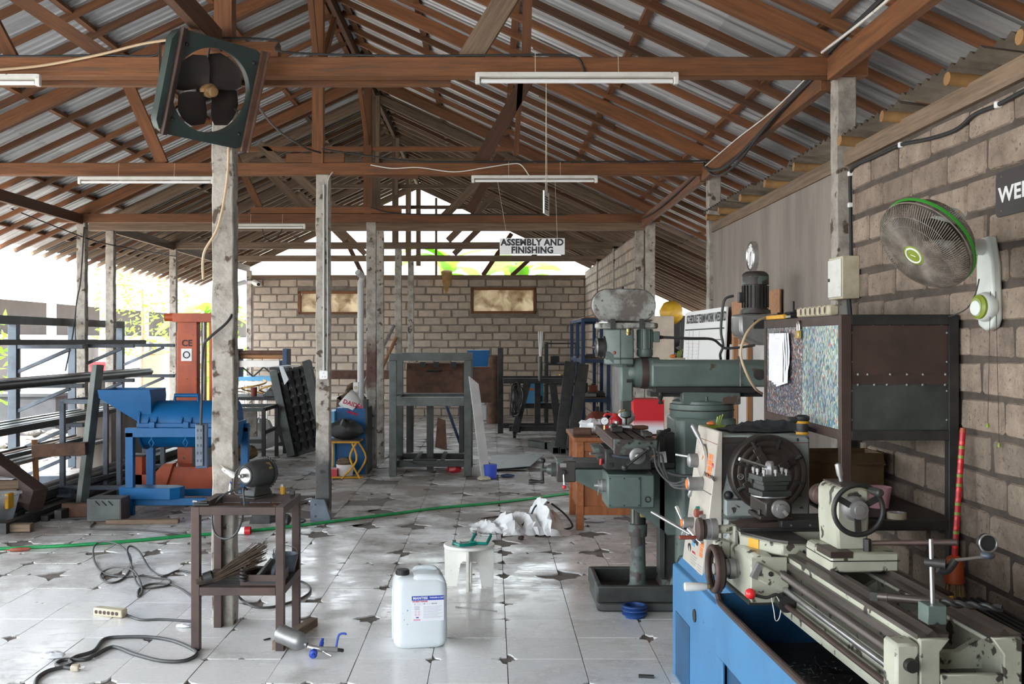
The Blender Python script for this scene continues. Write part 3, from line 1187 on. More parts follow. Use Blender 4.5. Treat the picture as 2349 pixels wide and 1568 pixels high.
# ------------------------------------------------------------------ roof: rafters, battens and sheets
roof = thing('ceiling','open timber roof with bare rafters under corrugated metal sheets','roof',(XR,12,3.26),kind='structure')
XL_EAVE,XR_EAVE = -6.6,4.75


def wave_mesh(L,W,period,rise,kind):
    vs,fs = [],[]
    ys = []
    n = int(round(W / period))
    for k in range(n):
        y0 = k * period
        if kind == 'rib':
            ys += [(y0,0),(y0 + period * .50,0),(y0 + period * .56,rise),(y0 + period * .94,rise)]
        else:
            ys += [(y0 + period * q / 4,rise * (0.5 - 0.5 * cos(2 * pi * q / 4))) for q in range(4)]
    ys.append((n * period,0))
    for i in range(2):
        for y,z in ys:
            vs.append((L * i,y,z))
    m = len(ys)
    for k in range(m - 1):
        fs.append((k,k + 1,m + k + 1,m + k))
    return MB().add(vs,fs)


_sheet = {}


def sheet(parent,x0,x1,y,mat,name='roof_sheet',period=0.102,rise=0.024,W=0.816,kind='rib',z=None,lift=0.145,dz=0.0):
    """One corrugated sheet on the slope from x0 (upper) to x1 (lower)."""
    up = V((x0,y,zu(x0) + lift + dz))
    dn = V((x1,y,zu(x1) + lift + dz))
    L = round((dn - up).length,3)
    key = (L,period,kind,mat)
    if key not in _sheet:
        me = wave_mesh(L,W,period,rise,kind).mesh('roof_sheet',False,fix=False)
        me.materials.append(MATS[mat])
        _sheet[key] = me
    ex = (dn - up).normalized()
    ey = V((0,1,0))
    ez = ex.cross(ey)
    if ez.z < 0:
        ez = -ez
    m = Matrix((ex,ey,ez)).transposed().to_4x4()
    m.translation = up
    return obj(name,_sheet[key],mat,parent,m=m)


r = random.Random(21)
y = 1.3
while y < 23.4:
    new = y < 14.2
    mat = 'wood_red' if new else 'wood_grey'
    for side in (1,-1):
        xe = XR_EAVE if side > 0 else XL_EAVE
        p,q = V((XR + side * 0.03,y,ZR + 0.075)),V((xe,y,zu(xe) + 0.075))
        if new and r.random() < 0.3:
            # spliced rafter: two lengths side by side
            t = r.uniform(0.35,0.6)
            mid = p.lerp(q,t)
            bar('rafter',p,p.lerp(q,t + 0.06),0.046,0.055,mat,roof)
            bar('rafter',p.lerp(q,t - 0.06) + V((0,0.05,0)),q + V((0,0.05,0)),0.046,0.055,mat,roof)
        else:
            bar('rafter',p,q,0.046,0.055,mat if r.random() < 0.8 else 'wood_dark',roof)
    y += 0.515 if new else 0.40
for side in (1,-1):
    for u in (0.12,0.95,1.85,2.75,3.65,4.55,5.6):
        x = XR + side * u
        if side < 0 and x < XL_EAVE:
            continue
        for ya,yb_ in ((1.2,4.6),(4.6,8.0),(8.0,11.3),(11.3,14.4),(14.4,18.6),(18.6,23.4)):
            bar('batten',(x,ya,zu(x) + 0.118),(x,yb_,zu(x) + 0.118),0.06,0.035,'wood_red' if ya < 14 else 'wood_grey',roof)
    if True:
        k = 0
        y = -2.8
        while y < 23.3:
            new = y < 14.3
            mat = 'galvanised' if new else ('old_roof' if r.random() < 0.8 else 'galvanised')
            xe = XR_EAVE if side > 0 else XL_EAVE
            xm = XR + side * 3.2
            skip = y > 19.0 and r.random() < 0.0
            sheet(roof,XR + side * 0.03,xm + side * 0.15,y,mat,dz=0.004)
            sheet(roof,xm,xe - side * 0.02,y,'galvanised' if side > 0 else mat)
            y += 0.80
            k += 1
ridge = MB()
for s in (1,-1):
    ridge.plate([(XR,1.2,ZR + 0.20),(XR,23.4,ZR + 0.20),(XR + s * 0.22,23.4,zu(XR + .22) + 0.185),(XR + s * 0.22,1.2,zu(XR + .22) + 0.185)],0.002)
wobj('ridge_cap',ridge,'galvanised',roof)

# lean-to of cement sheets on bamboo outside the right wall, its edge showing above the capping
lean = thing('lean_to_roof','edge of a corrugated cement lean-to roof on bamboo poles above the right wall','roof',(2.2,6.5,2.81),kind='structure')
for yy in (3.9,4.55,5.2,5.95,6.75,7.5,8.3,9.0,9.6):
    zc = 2.835
    a,b = V((1.99,yy + random.uniform(-.1,.1),zc)),V((2.75,yy,zc - 0.05))
    obj('bamboo_pole',MB().rev(a,b,[(0,.03),(.18,.029),(.2,.034),(.22,.029),(.5,.028),(.52,.033),(.54,.028),(.76,.028)],12),'bamboo',lean,m=Matrix.Identity(4))
for yy in (3.3,4.25,5.2,6.2,7.15,8.1,9.0):
    me = wave_mesh(0.9,0.9,0.09,0.026,'wave')
    m = Matrix.Translation((2.06 + random.uniform(-.02,.02),yy,2.905 + random.uniform(-.015,.015))) @ Matrix.Rotation(radians(7),4,'Y')
    obj('cement_sheet',me.mesh('cement_sheet',True,fix=False),'cement_sheet',lean,m=m)

# unseen near end of the shed, added and sized for the light it lets in
wall_front_unseen = thing('wall_front_unseen','unseen rendered end wall of the workshop, its width set for the light','wall',kind='structure')
obj('render_coat',MB().prism([(-1.6,-0.1),(2.2,-0.1),(2.2,3.4),(XR,5.2)],'y',-2.2,-2.05),'plaster',wall_front_unseen)

# ------------------------------------------------------------------ outside
g = MB().box(-60,60,-30,90,-0.6,-0.12)
tag(obj('ground',g,'ground'),'bright bare ground outside the open side of the workshop','ground',kind='structure')
# ================================================================== the lathe (local x runs towards the tailstock, y towards the wall)
LM = frame((1.28,4.72,0),radians(-87.5))
lathe = thing('lathe','cream and blue engine lathe with large chuck, tailstock and chip tray','lathe',m=LM)


def lp(name,mb,mat,parent=None,**k):
    return obj(name,mb,mat,parent or lathe,m=LM,**k)


# base: pedestal, front sheet with recesses, tray
b = MB()
b.prism([(-0.34,0.0),(0.22,0.0),(0.22,0.62),(-0.27,0.62),(-0.315,0.565),(-0.34,0.56)],'x',-0.50,0.36)
ped = lp('pedestal',b,'lathe_blue',bevel=0.006)
lp('recess_panel',MB().box(-0.42,-0.13,-0.343,-0.336,0.02,0.34),'lathe_blue_deep',ped)
lp('slot',MB().rev((-0.03,-0.345,0.42),(-0.03,-0.335,0.42),[(0,0.03),(.01,.03)],14),'black',ped)
fr = MB()
fr.box(0.36,2.05,-0.345,-0.333,0.36,0.585)
fr.box(0.36,0.46,-0.345,-0.333,0.0,0.36)
fr.box(1.0,1.10,-0.345,-0.333,0.0,0.36)
fr.box(1.9,2.05,-0.345,-0.333,0.0,0.36)
fs_ = lp('front_sheet',fr,'lathe_blue',bevel=0.003)
lp('recess_panel',MB().box(0.46,1.9,-0.325,-0.315,0.0,0.37),'lathe_blue_deep',fs_)
lp('tray_lip',MB().tube([(0.30,-0.30,0.70),(0.35,-0.335,0.66),(0.40,-0.342,0.605),(0.6,-0.345,0.59),(2.06,-0.345,0.59)],0.013,8,smooth=4),'steel_brown')
tr = MB()
tr.box(0.36,2.05,-0.333,0.30,0.40,0.41)
tr.box(0.36,2.05,0.30,0.31,0.40,0.75)
tr.box(2.04,2.05,-0.333,0.30,0.40,0.60)
lp('tray',tr,'dark_oil')
lp('tray_back',MB().box(0.362,0.374,-0.333,0.30,0.41,0.62),'lathe_blue_deep')
rc = random.Random(3)
ch = MB()
nx,ny = 36,12
hh = [[max(0,0.02 + 0.05 * sin(pi * i / nx) * sin(pi * j / ny) + rc.uniform(0,.016)) for i in range(nx + 1)] for j in range(ny + 1)]
ch.add([(0.75 + 1.15 * i / nx,-0.32 + 0.55 * j / ny,0.412 + hh[j][i]) for j in range(ny + 1) for i in range(nx + 1)],[(j * (nx + 1) + i,j * (nx + 1) + i + 1,(j + 1) * (nx + 1) + i + 1,(j + 1) * (nx + 1) + i) for j in range(ny) for i in range(nx)])
chips = obj('metal_chips',ch,'chips',None,m=LM)
tag(chips,'heap of glinting steel turnings lying in the lathe chip tray','swarf',kind='stuff')
sc = MB()
for k in range(420):
    x,y = 0.8 + rc.random() * 1.0,-0.30 + rc.random() * 0.45
    a = rc.uniform(0,6.28)
    l = rc.uniform(.008,.026)
    z = 0.455 + rc.random() * 0.03
    sc.bar((x,y,z),(x + l * cos(a),y + l * sin(a),z + rc.uniform(-.004,.008)),0.003,0.0015)
o = obj('metal_curls',sc,'steel_bright',None,m=LM)
tag(o,'loose bright curls of steel on top of the turnings heap','swarf',kind='stuff')

# headstock
hs = lp('headstock',MB().prism([(-0.20,0.62),(0.225,0.62),(0.225,1.245),(-0.19,1.245),(-0.212,1.22)],'x',-0.47,-0.10),'lathe_grey',bevel=0.01)
lp('chuck_guard_stripe',MB().prism([(-0.214,1.237),(-0.075,1.237),(-0.118,1.19),(-0.165,1.10),(-0.185,1.0),(-0.207,0.93)],'x',-0.099,-0.0975),'dark_oil',hs)
lp('top_seam',MB().box(-0.0995,-0.0975,-0.21,0.222,1.208,1.211),'red_rust',hs)
lp('plug',MB().sphere((-0.098,-0.165,0.965),0.021,14,8),'black',hs)
lp('foot_block',MB().prism([(-0.19,0.88),(-0.06,0.88),(-0.06,0.92),(-0.12,0.95),(-0.19,0.95)],'x',-0.10,-0.03),'lathe_grey',hs)
# the slanted control plate on the operator's side
pm = MB().add([(-0.475,-0.214,1.265),(-0.085,-0.214,1.265),(-0.085,-0.298,0.555),(-0.475,-0.298,0.555),(-0.475,-0.195,1.265),(-0.085,-0.195,1.265),(-0.085,-0.20,0.555),(-0.475,-0.20,0.555)],
              [(0,1,2,3),(4,7,6,5),(0,4,5,1),(1,5,6,2),(2,6,7,3),(3,7,4,0)])
plate = lp('control_plate',pm,'lathe_plate',bevel=0.004)


def on_plate(x,z,d=0.0):
    t = (1.265 - z) / (1.265 - 0.555)
    return V((x,-0.214 - 0.084 * t - d,z))


pmat = lambda x,z,d=0.0012: LM @ face_at(on_plate(x,z,d),(0,-0.993,-0.1175),(0,-0.1175,0.993))
lp('seam',MB().bar(on_plate(-0.475,1.205,.001),on_plate(-0.085,1.205,.001),.004,.002),'red_rust',plate)
lp('seam',MB().bar(on_plate(-0.475,0.97,.001),on_plate(-0.085,0.97,.001),.003,.002),'print_dark',plate)
lp('edge_line',MB().bar(on_plate(-0.475,0.563,.001),on_plate(-0.085,0.563,.001),.006,.002),'red_rust',plate)
text('lettering','C(D)6246×1500',0.034,'print_dark',plate,pmat(-0.17,1.045),bold=0.0008)
text('lettering','NOTICE',0.017,'print_red',plate,pmat(-0.27,0.66))
for k in range(4):
    lp('printed_line',MB().bar(on_plate(-0.31,0.645 - k * 0.012,.001),on_plate(-0.20 - 0.02 * (k % 2),0.645 - k * 0.012,.001),.003,.001),'print_grey',plate)
    lp('printed_line',MB().bar(on_plate(-0.18,0.625 - k * 0.012,.001),on_plate(-0.105 - 0.01 * (k % 2),0.625 - k * 0.012,.001),.003,.001),'print_grey',plate)
for k in range(7):
    lp('printed_line',MB().bar(on_plate(-0.455,1.16 - k * 0.012,.001),on_plate(-0.40,1.16 - k * 0.012,.001),.003,.001),'print_grey',plate)
    lp('printed_line',MB().bar(on_plate(-0.455,0.82 - k * 0.016,.001),on_plate(-0.40,0.82 - k * 0.016,.001),.003,.001),'print_grey',plate)
for i in range(2):
    for k in range(4):
        lp('speed_square',MB().plate([on_plate(-0.205 + i * 0.04,1.15 - k * 0.028,.0015),on_plate(-0.17 + i * 0.04,1.15 - k * 0.028,.0015),on_plate(-0.17 + i * 0.04,1.126 - k * 0.028,.0015),on_plate(-0.205 + i * 0.04,1.126 - k * 0.028,.0015)],.001),'print_orange',plate)
    for k in range(3):
        lp('feed_square',MB().plate([on_plate(-0.325 + i * 0.03,0.745 - k * 0.02,.0015),on_plate(-0.30 + i * 0.03,0.745 - k * 0.02,.0015),on_plate(-0.30 + i * 0.03,0.728 - k * 0.02,.0015),on_plate(-0.325 + i * 0.03,0.728 - k * 0.02,.0015)],.001),'print_lblue',plate)
        lp('feed_square',MB().plate([on_plate(-0.17 + i * 0.03,0.735 - k * 0.024,.0015),on_plate(-0.145 + i * 0.03,0.735 - k * 0.024,.0015),on_plate(-0.145 + i * 0.03,0.715 - k * 0.024,.0015),on_plate(-0.17 + i * 0.03,0.715 - k * 0.024,.0015)],.001),'print_orange',plate)
lp('oval_mark',MB().torus(on_plate(-0.36,0.665,.001),(0,-1,-.1),0.022,0.003,18,6),'print_dark',plate)
lp('round_mark',MB().torus(on_plate(-0.115,1.10,.001),(0,-1,-.1),0.012,0.002,14,5),'print_red',plate)
# speed selector dials and their levers
d1 = lp('selector_disc',MB().rev(on_plate(-0.30,1.105,0),on_plate(-0.30,1.105,.1),[(0,.082),(.012,.080),(.02,.05),(.03,.04)],26),'lathe_plate')
lp('selector_hub',MB().rev(on_plate(-0.30,1.105,.02),on_plate(-0.30,1.105,.2),[(0,.036),(.05,.033),(.055,.026),(.06,.0)],20),'steel_grey',d1)
lp('selector_lever',MB().cyl(on_plate(-0.30,1.12,.05),on_plate(-0.34,1.13,.13),.007,.006,10),'steel_bright',d1)
lp('pointer',MB().plate([on_plate(-0.262,1.155,.021),on_plate(-0.235,1.13,.021),on_plate(-0.262,1.095,.021)],.002),'print_orange',d1)
lp('speed_lever',MB().rev(on_plate(-0.27,1.175,.015),on_plate(-0.34,1.285,.07),[(0,.007),(.05,.008),(.06,.012),(.12,.013),(.13,.005)],12),'steel_grey',d1)
for (x,z,rr,ln) in ((-0.27,0.995,.034,.07),(-0.36,0.79,.028,.05)):
    k1 = lp('selector_knob',MB().rev(on_plate(x,z,0),on_plate(x,z,.2),[(0,rr),(ln,rr * .95),(ln + .004,rr * .8),(ln + .006,0)],22),'steel_grey')
    lp('knob_face',MB().rev(on_plate(x,z,ln + .004),on_plate(x,z,ln + .1),[(0,rr * .7),(.004,rr * .65),(.005,0)],18),'print_orange',k1)
    lp('knob_lever',MB().rev(on_plate(x,z + rr * .8,ln * .6),on_plate(x - .03,z - rr * 3.2,ln * .8),[(0,.006),(.05,.008),(.09,.011),(.10,.004)],10),'steel_bright',k1)
lp('knob_lever',MB().rev(on_plate(-0.38,0.80,.05),on_plate(-0.43,0.87,.08),[(0,.006),(.05,.009),(.075,.010),(.08,.003)],10),'steel_bright')
lp('push_button',MB().rev(on_plate(-0.27,0.875,0),on_plate(-0.27,0.875,.1),[(0,.011),(.015,.011),(.017,.009)],14),'clamp_green',plate)
sb = lp('stop_button',MB().rev(on_plate(-0.20,0.865,0),on_plate(-0.20,0.865,.1),[(0,.010),(.018,.010),(.02,.021),(.036,.021),(.04,.015)],18),'red_rust',plate)
lp('key_switch',MB().rev(on_plate(-0.145,0.855,0),on_plate(-0.145,0.855,.1),[(0,.014),(.02,.014),(.02,.010),(.024,.010)],16),'steel_grey',plate)
lp('plate_hole',MB().rev(on_plate(-0.235,0.715,0),on_plate(-0.235,0.715,.002),[(0,.022),(.0015,.022)],18),'black',plate)
lp('reverse_lever',MB().cyl(on_plate(-0.30,0.745,.02),on_plate(-0.62,0.80,.15),.008,.010,10),'steel_bright')
lp('reverse_lever',MB().cyl(on_plate(-0.235,0.72,.01),on_plate(-0.42,0.77,.04),.008,.008,10),'steel_bluegrey')
lp('feed_lever',MB().rev(on_plate(-0.12,0.735,.01),on_plate(-0.20,0.80,.07),[(0,.008),(.07,.011),(.10,.012),(.105,.004)],10),'steel_bright')
# lower gearbox behind the plate
lp('gearbox',MB().prism([(-0.20,0.56),(0.20,0.56),(0.20,0.86),(-0.19,0.86)],'x',-0.10,0.02),'lathe_grey',bevel=0.006)
lp('gearbox_shaft',MB().cyl((0.02,-0.15,0.715),(0.14,-0.15,0.715),.015,.015,14),'steel_bright')

# chuck
CR = 0.177
chuck = lp('chuck',MB().rev((-0.10,0,1.079),(0.2,0,1.079),[(0,.11),(.02,.11),(.02,CR - .004),(.026,CR),(.094,CR),(.10,CR - .006),(.10,.155),(.0985,.153),(.0985,.149),(.10,.147),(.10,.122),(.0985,.120),(.0985,.116),(.10,.114),(.10,.09),(.0985,.088),(.0985,.084),(.10,.082),(.10,.045),(.06,.045)],48),'chuck_steel')
for k in range(4):
    a = radians(62 + 90 * k)
    e = V((0,-cos(a),sin(a)))
    c0 = V((0.003,0,1.079))
    s = V((1,0,0)).cross(e)
    jaw = MB()
    jaw.bar(c0 + e * .05,c0 + e * .10,.040,.030,up=(1,0,0))
    jaw.bar(c0 + e * .095 - V((.006,0,0)),c0 + e * .135 - V((.006,0,0)),.040,.026,up=(1,0,0))
    lp('jaw',jaw,'chuck_steel',chuck,bevel=0.003)
    scr = MB()
    scr.cyl(c0 + e * .135 - V((.006,0,0)),c0 + e * .168 - V((.006,0,0)),.011,.011,12)
    for q in range(4):
        scr.torus(c0 + e * (.14 + .008 * q) - V((.006,0,0)),e,.011,.002,12,5)
    lp('jaw_screw',scr,'steel_dark',chuck)
    a2 = a + radians(45)
    e2 = V((0,-cos(a2),sin(a2)))
    lp('slot',MB().bar(c0 + e2 * .115,c0 + e2 * .165,.012,.005,up=(1,0,0)),'black',chuck)
lp('emblem_ring',MB().torus((0.001,-0.135,1.065),(1,0,0),.013,.0018,16,5),'steel_grey',chuck)
text('emblem','H',0.02,'steel_grey',chuck,LM @ face_at((0.0012,-0.135,1.065),(1,0,0)),bold=.0006)

# bed with ways, rack, screws
bed = MB()
bed.prism([(-0.12,0.62),(-0.095,0.62),(-0.095,0.80),(-0.045,0.82),(-0.045,0.838),(-0.13,0.838),(-0.13,0.80),(-0.12,0.78)],'x',0.02,1.77)
bed.prism([(0.13,0.62),(0.155,0.62),(0.155,0.80),(0.165,0.838),(0.075,0.838),(0.075,0.82),(0.13,0.80)],'x',0.02,1.77)
bed_o = lp('bed',bed,'lathe_cream',bevel=0.003)
ways = MB()
ways.prism([(-0.135,0.832),(-0.045,0.832),(-0.045,0.846),(-0.075,0.846),(-0.09,0.860),(-0.105,0.846),(-0.135,0.846)],'x',0.02,1.775)
ways.prism([(0.075,0.832),(0.17,0.832),(0.17,0.846),(0.135,0.846),(0.12,0.860),(0.105,0.846),(0.075,0.846)],'x',0.02,1.775)
lp('ways',ways,'way_steel',bed_o)
lp('rack_bar',MB().box(0.02,1.70,-0.142,-0.12,0.788,0.812),'way_steel',bed_o)
for x in (0.45,0.85,1.25,1.6):
    lp('bed_rib',MB().prism([(-0.095,0.70),(0.13,0.70),(0.13,0.79),(0.06,0.75),(-0.02,0.75),(-0.095,0.79)],'x',x,x + .03),'lathe_cream',bed_o)
lp('skirt',MB().box(0.55,1.70,-0.126,-0.118,0.585,0.64),'lathe_cream',bed_o)
end = MB()
end.prism([(-0.135,0.40),(-0.075,0.40),(-0.075,0.80),(-0.045,0.838),(-0.135,0.838)],'x',1.77,1.79)
end.prism([(0.165,0.838),(0.075,0.838),(0.11,0.79),(0.11,0.40),(0.165,0.40)],'x',1.77,1.79)
end.box(1.77,1.79,-0.075,0.11,0.66,0.735)
end.box(1.77,1.79,-0.075,0.11,0.40,0.50)
lp('end_casting',end,'lathe_cream',bed_o,bevel=0.004)
for y in (-0.05,0.09):
    lp('bolt',MB().cyl((1.785,y,0.70),(1.797,y,0.70),.009,.009,6),'steel_rust',bed_o)
brk = MB().box(1.70,1.79,-0.205,-0.135,0.60,0.825)
bk = lp('screw_bracket',brk,'lathe_cream',bevel=0.008)
lp('shaft_end',MB().cyl((1.79,-0.165,0.765),(1.81,-0.165,0.765),.02,.018,16),'steel_dark',bk)
lp('shaft_end',MB().cyl((1.79,-0.165,0.69),(1.803,-0.165,0.69),.014,.013,14),'steel_dark',bk)
lsc = MB().cyl((0.62,-0.160,0.765),(1.70,-0.160,0.765),.0145,.0145,14)
for k in range(150):
    lsc.rev((0.63 + k * .007,-0.160,.765),(0.64 + k * .007,-0.160,.765),[(0,.0145),(.0015,.0172),(.003,.0172),(.0045,.0145)],10,cap=False)
lp('lead_screw',lsc,'way_steel')
lp('feed_rod',MB().cyl((0.14,-0.158,0.712),(1.72,-0.158,0.712),.0125,.0125,14),'steel_bright')
lp('control_rod',MB().cyl((0.14,-0.160,0.655),(1.72,-0.160,0.655),.011,.011,12),'steel_brown')
lp('end_foot',MB().prism([(-0.14,0.0),(0.18,0.0),(0.18,0.42),(-0.14,0.42)],'x',1.45,1.78),'lathe_blue',bevel=0.006)

# carriage: saddle, apron, cross slide, compound, tool post
sad = MB()
sad.prism([(-0.26,0.845),(0.19,0.845),(0.19,0.895),(-0.27,0.895)],'x',0.24,0.44)
sad.prism([(-0.16,0.842),(-0.04,0.842),(-0.04,0.885),(-0.16,0.885)],'x',0.44,0.66)
sad.prism([(0.06,0.842),(0.19,0.842),(0.19,0.885),(0.06,0.885)],'x',0.44,0.60)
sad.prism([(0.44,-0.27),(0.62,-0.19),(0.66,-0.14),(0.66,-0.05),(0.44,-0.05)],'z',0.835,0.885)
saddle = lp('saddle',sad,'lathe_cream',bevel=0.006)
lp('saddle_top',MB().prism([(0.25,-0.25),(0.44,-0.262),(0.61,-0.185),(0.655,-0.135),(0.655,-0.05),(0.25,-0.05)],'z',0.8855,0.896),'dark_oil',saddle)
lp('warning_label',MB().plate([(0.5,-0.2455,0.882),(0.555,-0.2205,0.882),(0.555,-0.2205,0.838),(0.5,-0.2455,0.838)],-.002),'yellow',saddle)
lp('stop_plate',MB().box(0.36,0.43,-0.2745,-0.27,0.842,0.892),'steel_grey',saddle)
apr = MB().prism([(-0.285,0.655),(-0.20,0.655),(-0.20,0.845),(-0.265,0.845),(-0.285,0.82)],'x',0.27,0.66)
apron = lp('apron',apr,'lathe_cream',bevel=0.008)
lp('apron_sole',MB().prism([(0.22,-0.292),(0.66,-0.292),(0.66,-0.19),(0.22,-0.19)],'z',0.645,0.655),'steel_dark',apron)
lp('apron_face',MB().box(0.655,0.664,-0.285,-0.14,0.655,0.835),'lathe_cream',apron,bevel=0.003)
hn = MB().prism([(-0.275,0.79),(-0.262,0.815),(-0.145,0.755),(-0.14,0.72),(-0.16,0.70),(-0.175,0.702),(-0.29,0.765)],'x',0.664,0.69)
hn_o = lp('half_nut_cover',hn,'lathe_cream',apron,bevel=0.005)
lp('cover_corner',MB().prism([(-0.292,0.762),(-0.264,0.818),(-0.245,0.808),(-0.272,0.752)],'x',0.664,0.693),'steel_grey',hn_o)
lp('cover_plug',MB().cyl((0.69,-0.215,0.775),(0.694,-0.215,0.775),.010,.010,14),'black',hn_o)
lp('oil_sight',MB().prism([(-0.345,0.74),(-0.285,0.74),(-0.285,0.84),(-0.33,0.845),(-0.345,0.83)],'x',0.30,0.37),'lathe_cream',apron,bevel=0.005)
lp('sight_ring',MB().torus((0.375,-0.315,0.765),(1,0,0),.012,.004,16,6),'black',apron)
ws = lp('rod_sleeve',MB().cyl((0.62,-0.160,0.662),(0.72,-0.160,0.662),.033,.033,20),'steel_dark',apron)
# carriage handwheel
hc = V((0.47,-0.365,0.748))
hub = lp('handwheel',MB().torus(hc + V((0,-.02,0)),(0,1,0),.088,.013,36,10),'steel_brown')
lp('wheel_rim_band',MB().rev(hc + V((0,-.028,0)),hc + V((0,.1,0)),[(0,.082),(0,.098),(.03,.098),(.03,.082),(0,.082)],36,cap=False),'steel_brown',hub)
lp('wheel_web',MB().rev(hc + V((0,.0,0)),hc + V((0,.1,0)),[(0,.02),(0,.03),(.008,.084),(.014,.084),(.014,.02)],24,cap=False),'steel_dark',hub)
lp('wheel_dial',MB().rev(hc + V((0,-.02,0)),(hc.x,-0.28,hc.z),[(0,.022),(.03,.022),(.032,.036),(.06,.036),(.062,.042),(.085,.042),(.09,.038),(.108,.038)],26),'steel_grey',hub)
lp('crank_grip',MB().rev(hc + V((-.02,-.03,-.078)),hc + V((-.02,-.2,-.078)),[(0,.006),(.012,.006),(.012,.012),(.02,.016),(.10,.019),(.105,.017),(.106,.0)],18),'white_dirty',hub)
lp('grip_collar',MB().cyl(hc + V((-.02,-.03,-.078)),hc + V((-.02,-.044,-.078)),.010,.010,6),'brass',hub)
# start lever with the red ball
sl_ = lp('start_lever',MB().tube([(0.71,-0.175,0.675),(0.715,-0.20,0.70),(0.712,-0.24,0.688),(0.71,-0.29,0.70)],.0065,10,smooth=5),'steel_dark')
lp('red_ball',MB().sphere((0.71,-0.302,0.703),.021,22,14),'red_bright',sl_)
lp('string_loop',MB().tube([(0.716,-0.205,0.70),(0.718,-0.185,0.66),(0.718,-0.19,0.61),(0.718,-0.205,0.60),(0.718,-0.212,0.64),(0.717,-0.222,0.692)],.0018,6,smooth=4),'white',sl_)
# cross slide and its handwheel
cs = MB()
cs.prism([(-0.27,0.895),(0.20,0.895),(0.20,0.912),(-0.27,0.912)],'x',0.285,0.45)
cs.prism([(-0.10,0.912),(0.24,0.912),(0.24,0.945),(-0.10,0.945)],'x',0.30,0.47)
cso = lp('cross_slide',cs,'steel_dark',bevel=0.003)
lp('slide_cover',MB().prism([(-0.265,0.912),(-0.10,0.912),(-0.10,0.935),(-0.23,0.925)],'x',0.31,0.44),'steel_brown',cso)
for k in range(4):
    lp('gib_screw',MB().cyl((0.47,-0.06 + .08 * k,0.925),(0.474,-0.06 + .08 * k,0.925),.004,.004,8),'steel_bright',cso)
w2 = V((0.37,-0.385,0.893))
lp('screw_nose',MB().cyl((0.37,-0.34,0.893),(0.37,-0.255,0.893),.018,.020,16),'lathe_cream',cso)
lp('nose_flange',MB().box(0.335,0.405,-0.282,-0.262,0.84,0.91),'lathe_cream',cso,bevel=0.006)
cw = lp('cross_handwheel',MB().rev(w2 + V((0,-.045,0)),w2 + V((0,.2,0)),[(0,.030),(.004,.048),(.020,.050),(.024,.040),(.026,.042),(.032,.042)],28),'steel_brown')
lp('index_dial',MB().rev(w2 + V((0,-.010,0)),w2 + V((0,.2,0)),[(0,.040),(.002,.044),(.02,.044),(.021,.046),(.048,.046),(.05,.03)],28),'steel_grey',cw)
lp('crank_grip',MB().rev(w2 + V((-.01,-.04,-.036)),w2 + V((-.01,-.2,-.036)),[(0,.006),(.01,.008),(.075,.010),(.08,.006)],12),'red_rust',cw)
# compound rest
co = MB()
co.prism([(-0.19,0.945),(-0.05,0.945),(-0.05,0.965),(-0.19,0.965)],'x',0.30,0.47)
co.prism([(-0.175,0.965),(-0.065,0.965),(-0.065,1.02),(-0.085,1.035),(-0.155,1.035),(-0.175,1.02)],'x',0.28,0.50)
cmp_ = lp('compound_rest',co,'chuck_steel',bevel=0.004)
lp('swivel_ring',MB().rev((0.38,-0.12,1.034),(0.38,-0.12,1.1),[(0,.078),(.006,.078),(.006,.05)],30),'steel_grey',cmp_)
w3 = V((0.50,-0.118,1.0))
chw = lp('compound_handwheel',MB().rev(w3,w3 + V((.2,0,0)),[(0,.03),(.006,.037),(.02,.038),(.026,.036),(.028,.022),(.036,.02),(.038,0)],28),'steel_grey')
lp('crank_handle',MB().bar(w3 + V((.03,-.02,.02)),w3 + V((.034,.022,-.022)),.014,.01,up=(1,0,0)),'steel_bright',chw)
lp('clamp_bolt',MB().cyl((0.43,-0.18,0.965),(0.43,-0.18,0.985),.008,.008,6),'steel_dark',cmp_)
# four-way tool post
tpz = 1.04
tp = MB()
a45 = Matrix.Translation((0.38,-0.12,0)) @ Matrix.Rotation(radians(8),4,'Z')
for (h0,h1,s) in ((0,.022,.066),(.022,.045,.052),(.045,.062,.058),(.062,.085,.066)):
    tp.add([a45 @ V((x,y,tpz + z)) for z in (h0,h1) for x,y in ((-s,-s),(s,-s),(s,s),(-s,s))],[(3,2,1,0),(4,5,6,7),(0,1,5,4),(1,2,6,5),(2,3,7,6),(3,0,4,7)])
tpo = lp('tool_post',tp,'steel_mill',bevel=0.002)
for x,y in ((-.05,-.05),(0,-.055),(.05,-.05),(.055,0),(.05,.05),(0,.055),(-.05,.05),(-.055,0)):
    p = a45 @ V((x,y,tpz + .085))
    lp('clamp_screw',MB().rev(p,p + V((0,0,.1)),[(0,.005),(.012,.005),(.012,.0085),(.026,.0085),(.028,.006)],8),'steel_grey',tpo)
lp('lever_hub',MB().rev((0.38,-0.12,tpz + .085),(0.38,-0.12,tpz + .3),[(0,.022),(.02,.023),(.05,.018),(.056,.012)],8),'steel_grey',tpo)
lp('clamp_lever',MB().cyl((0.38,-0.135,tpz + .115),(0.42,-0.262,tpz + .155),.0055,.0075,10),'steel_bright',tpo)
lp('cutting_tool',MB().box(0.30,0.36,-0.19,-0.05,tpz + .047,tpz + .061),'steel_dark',tpo)

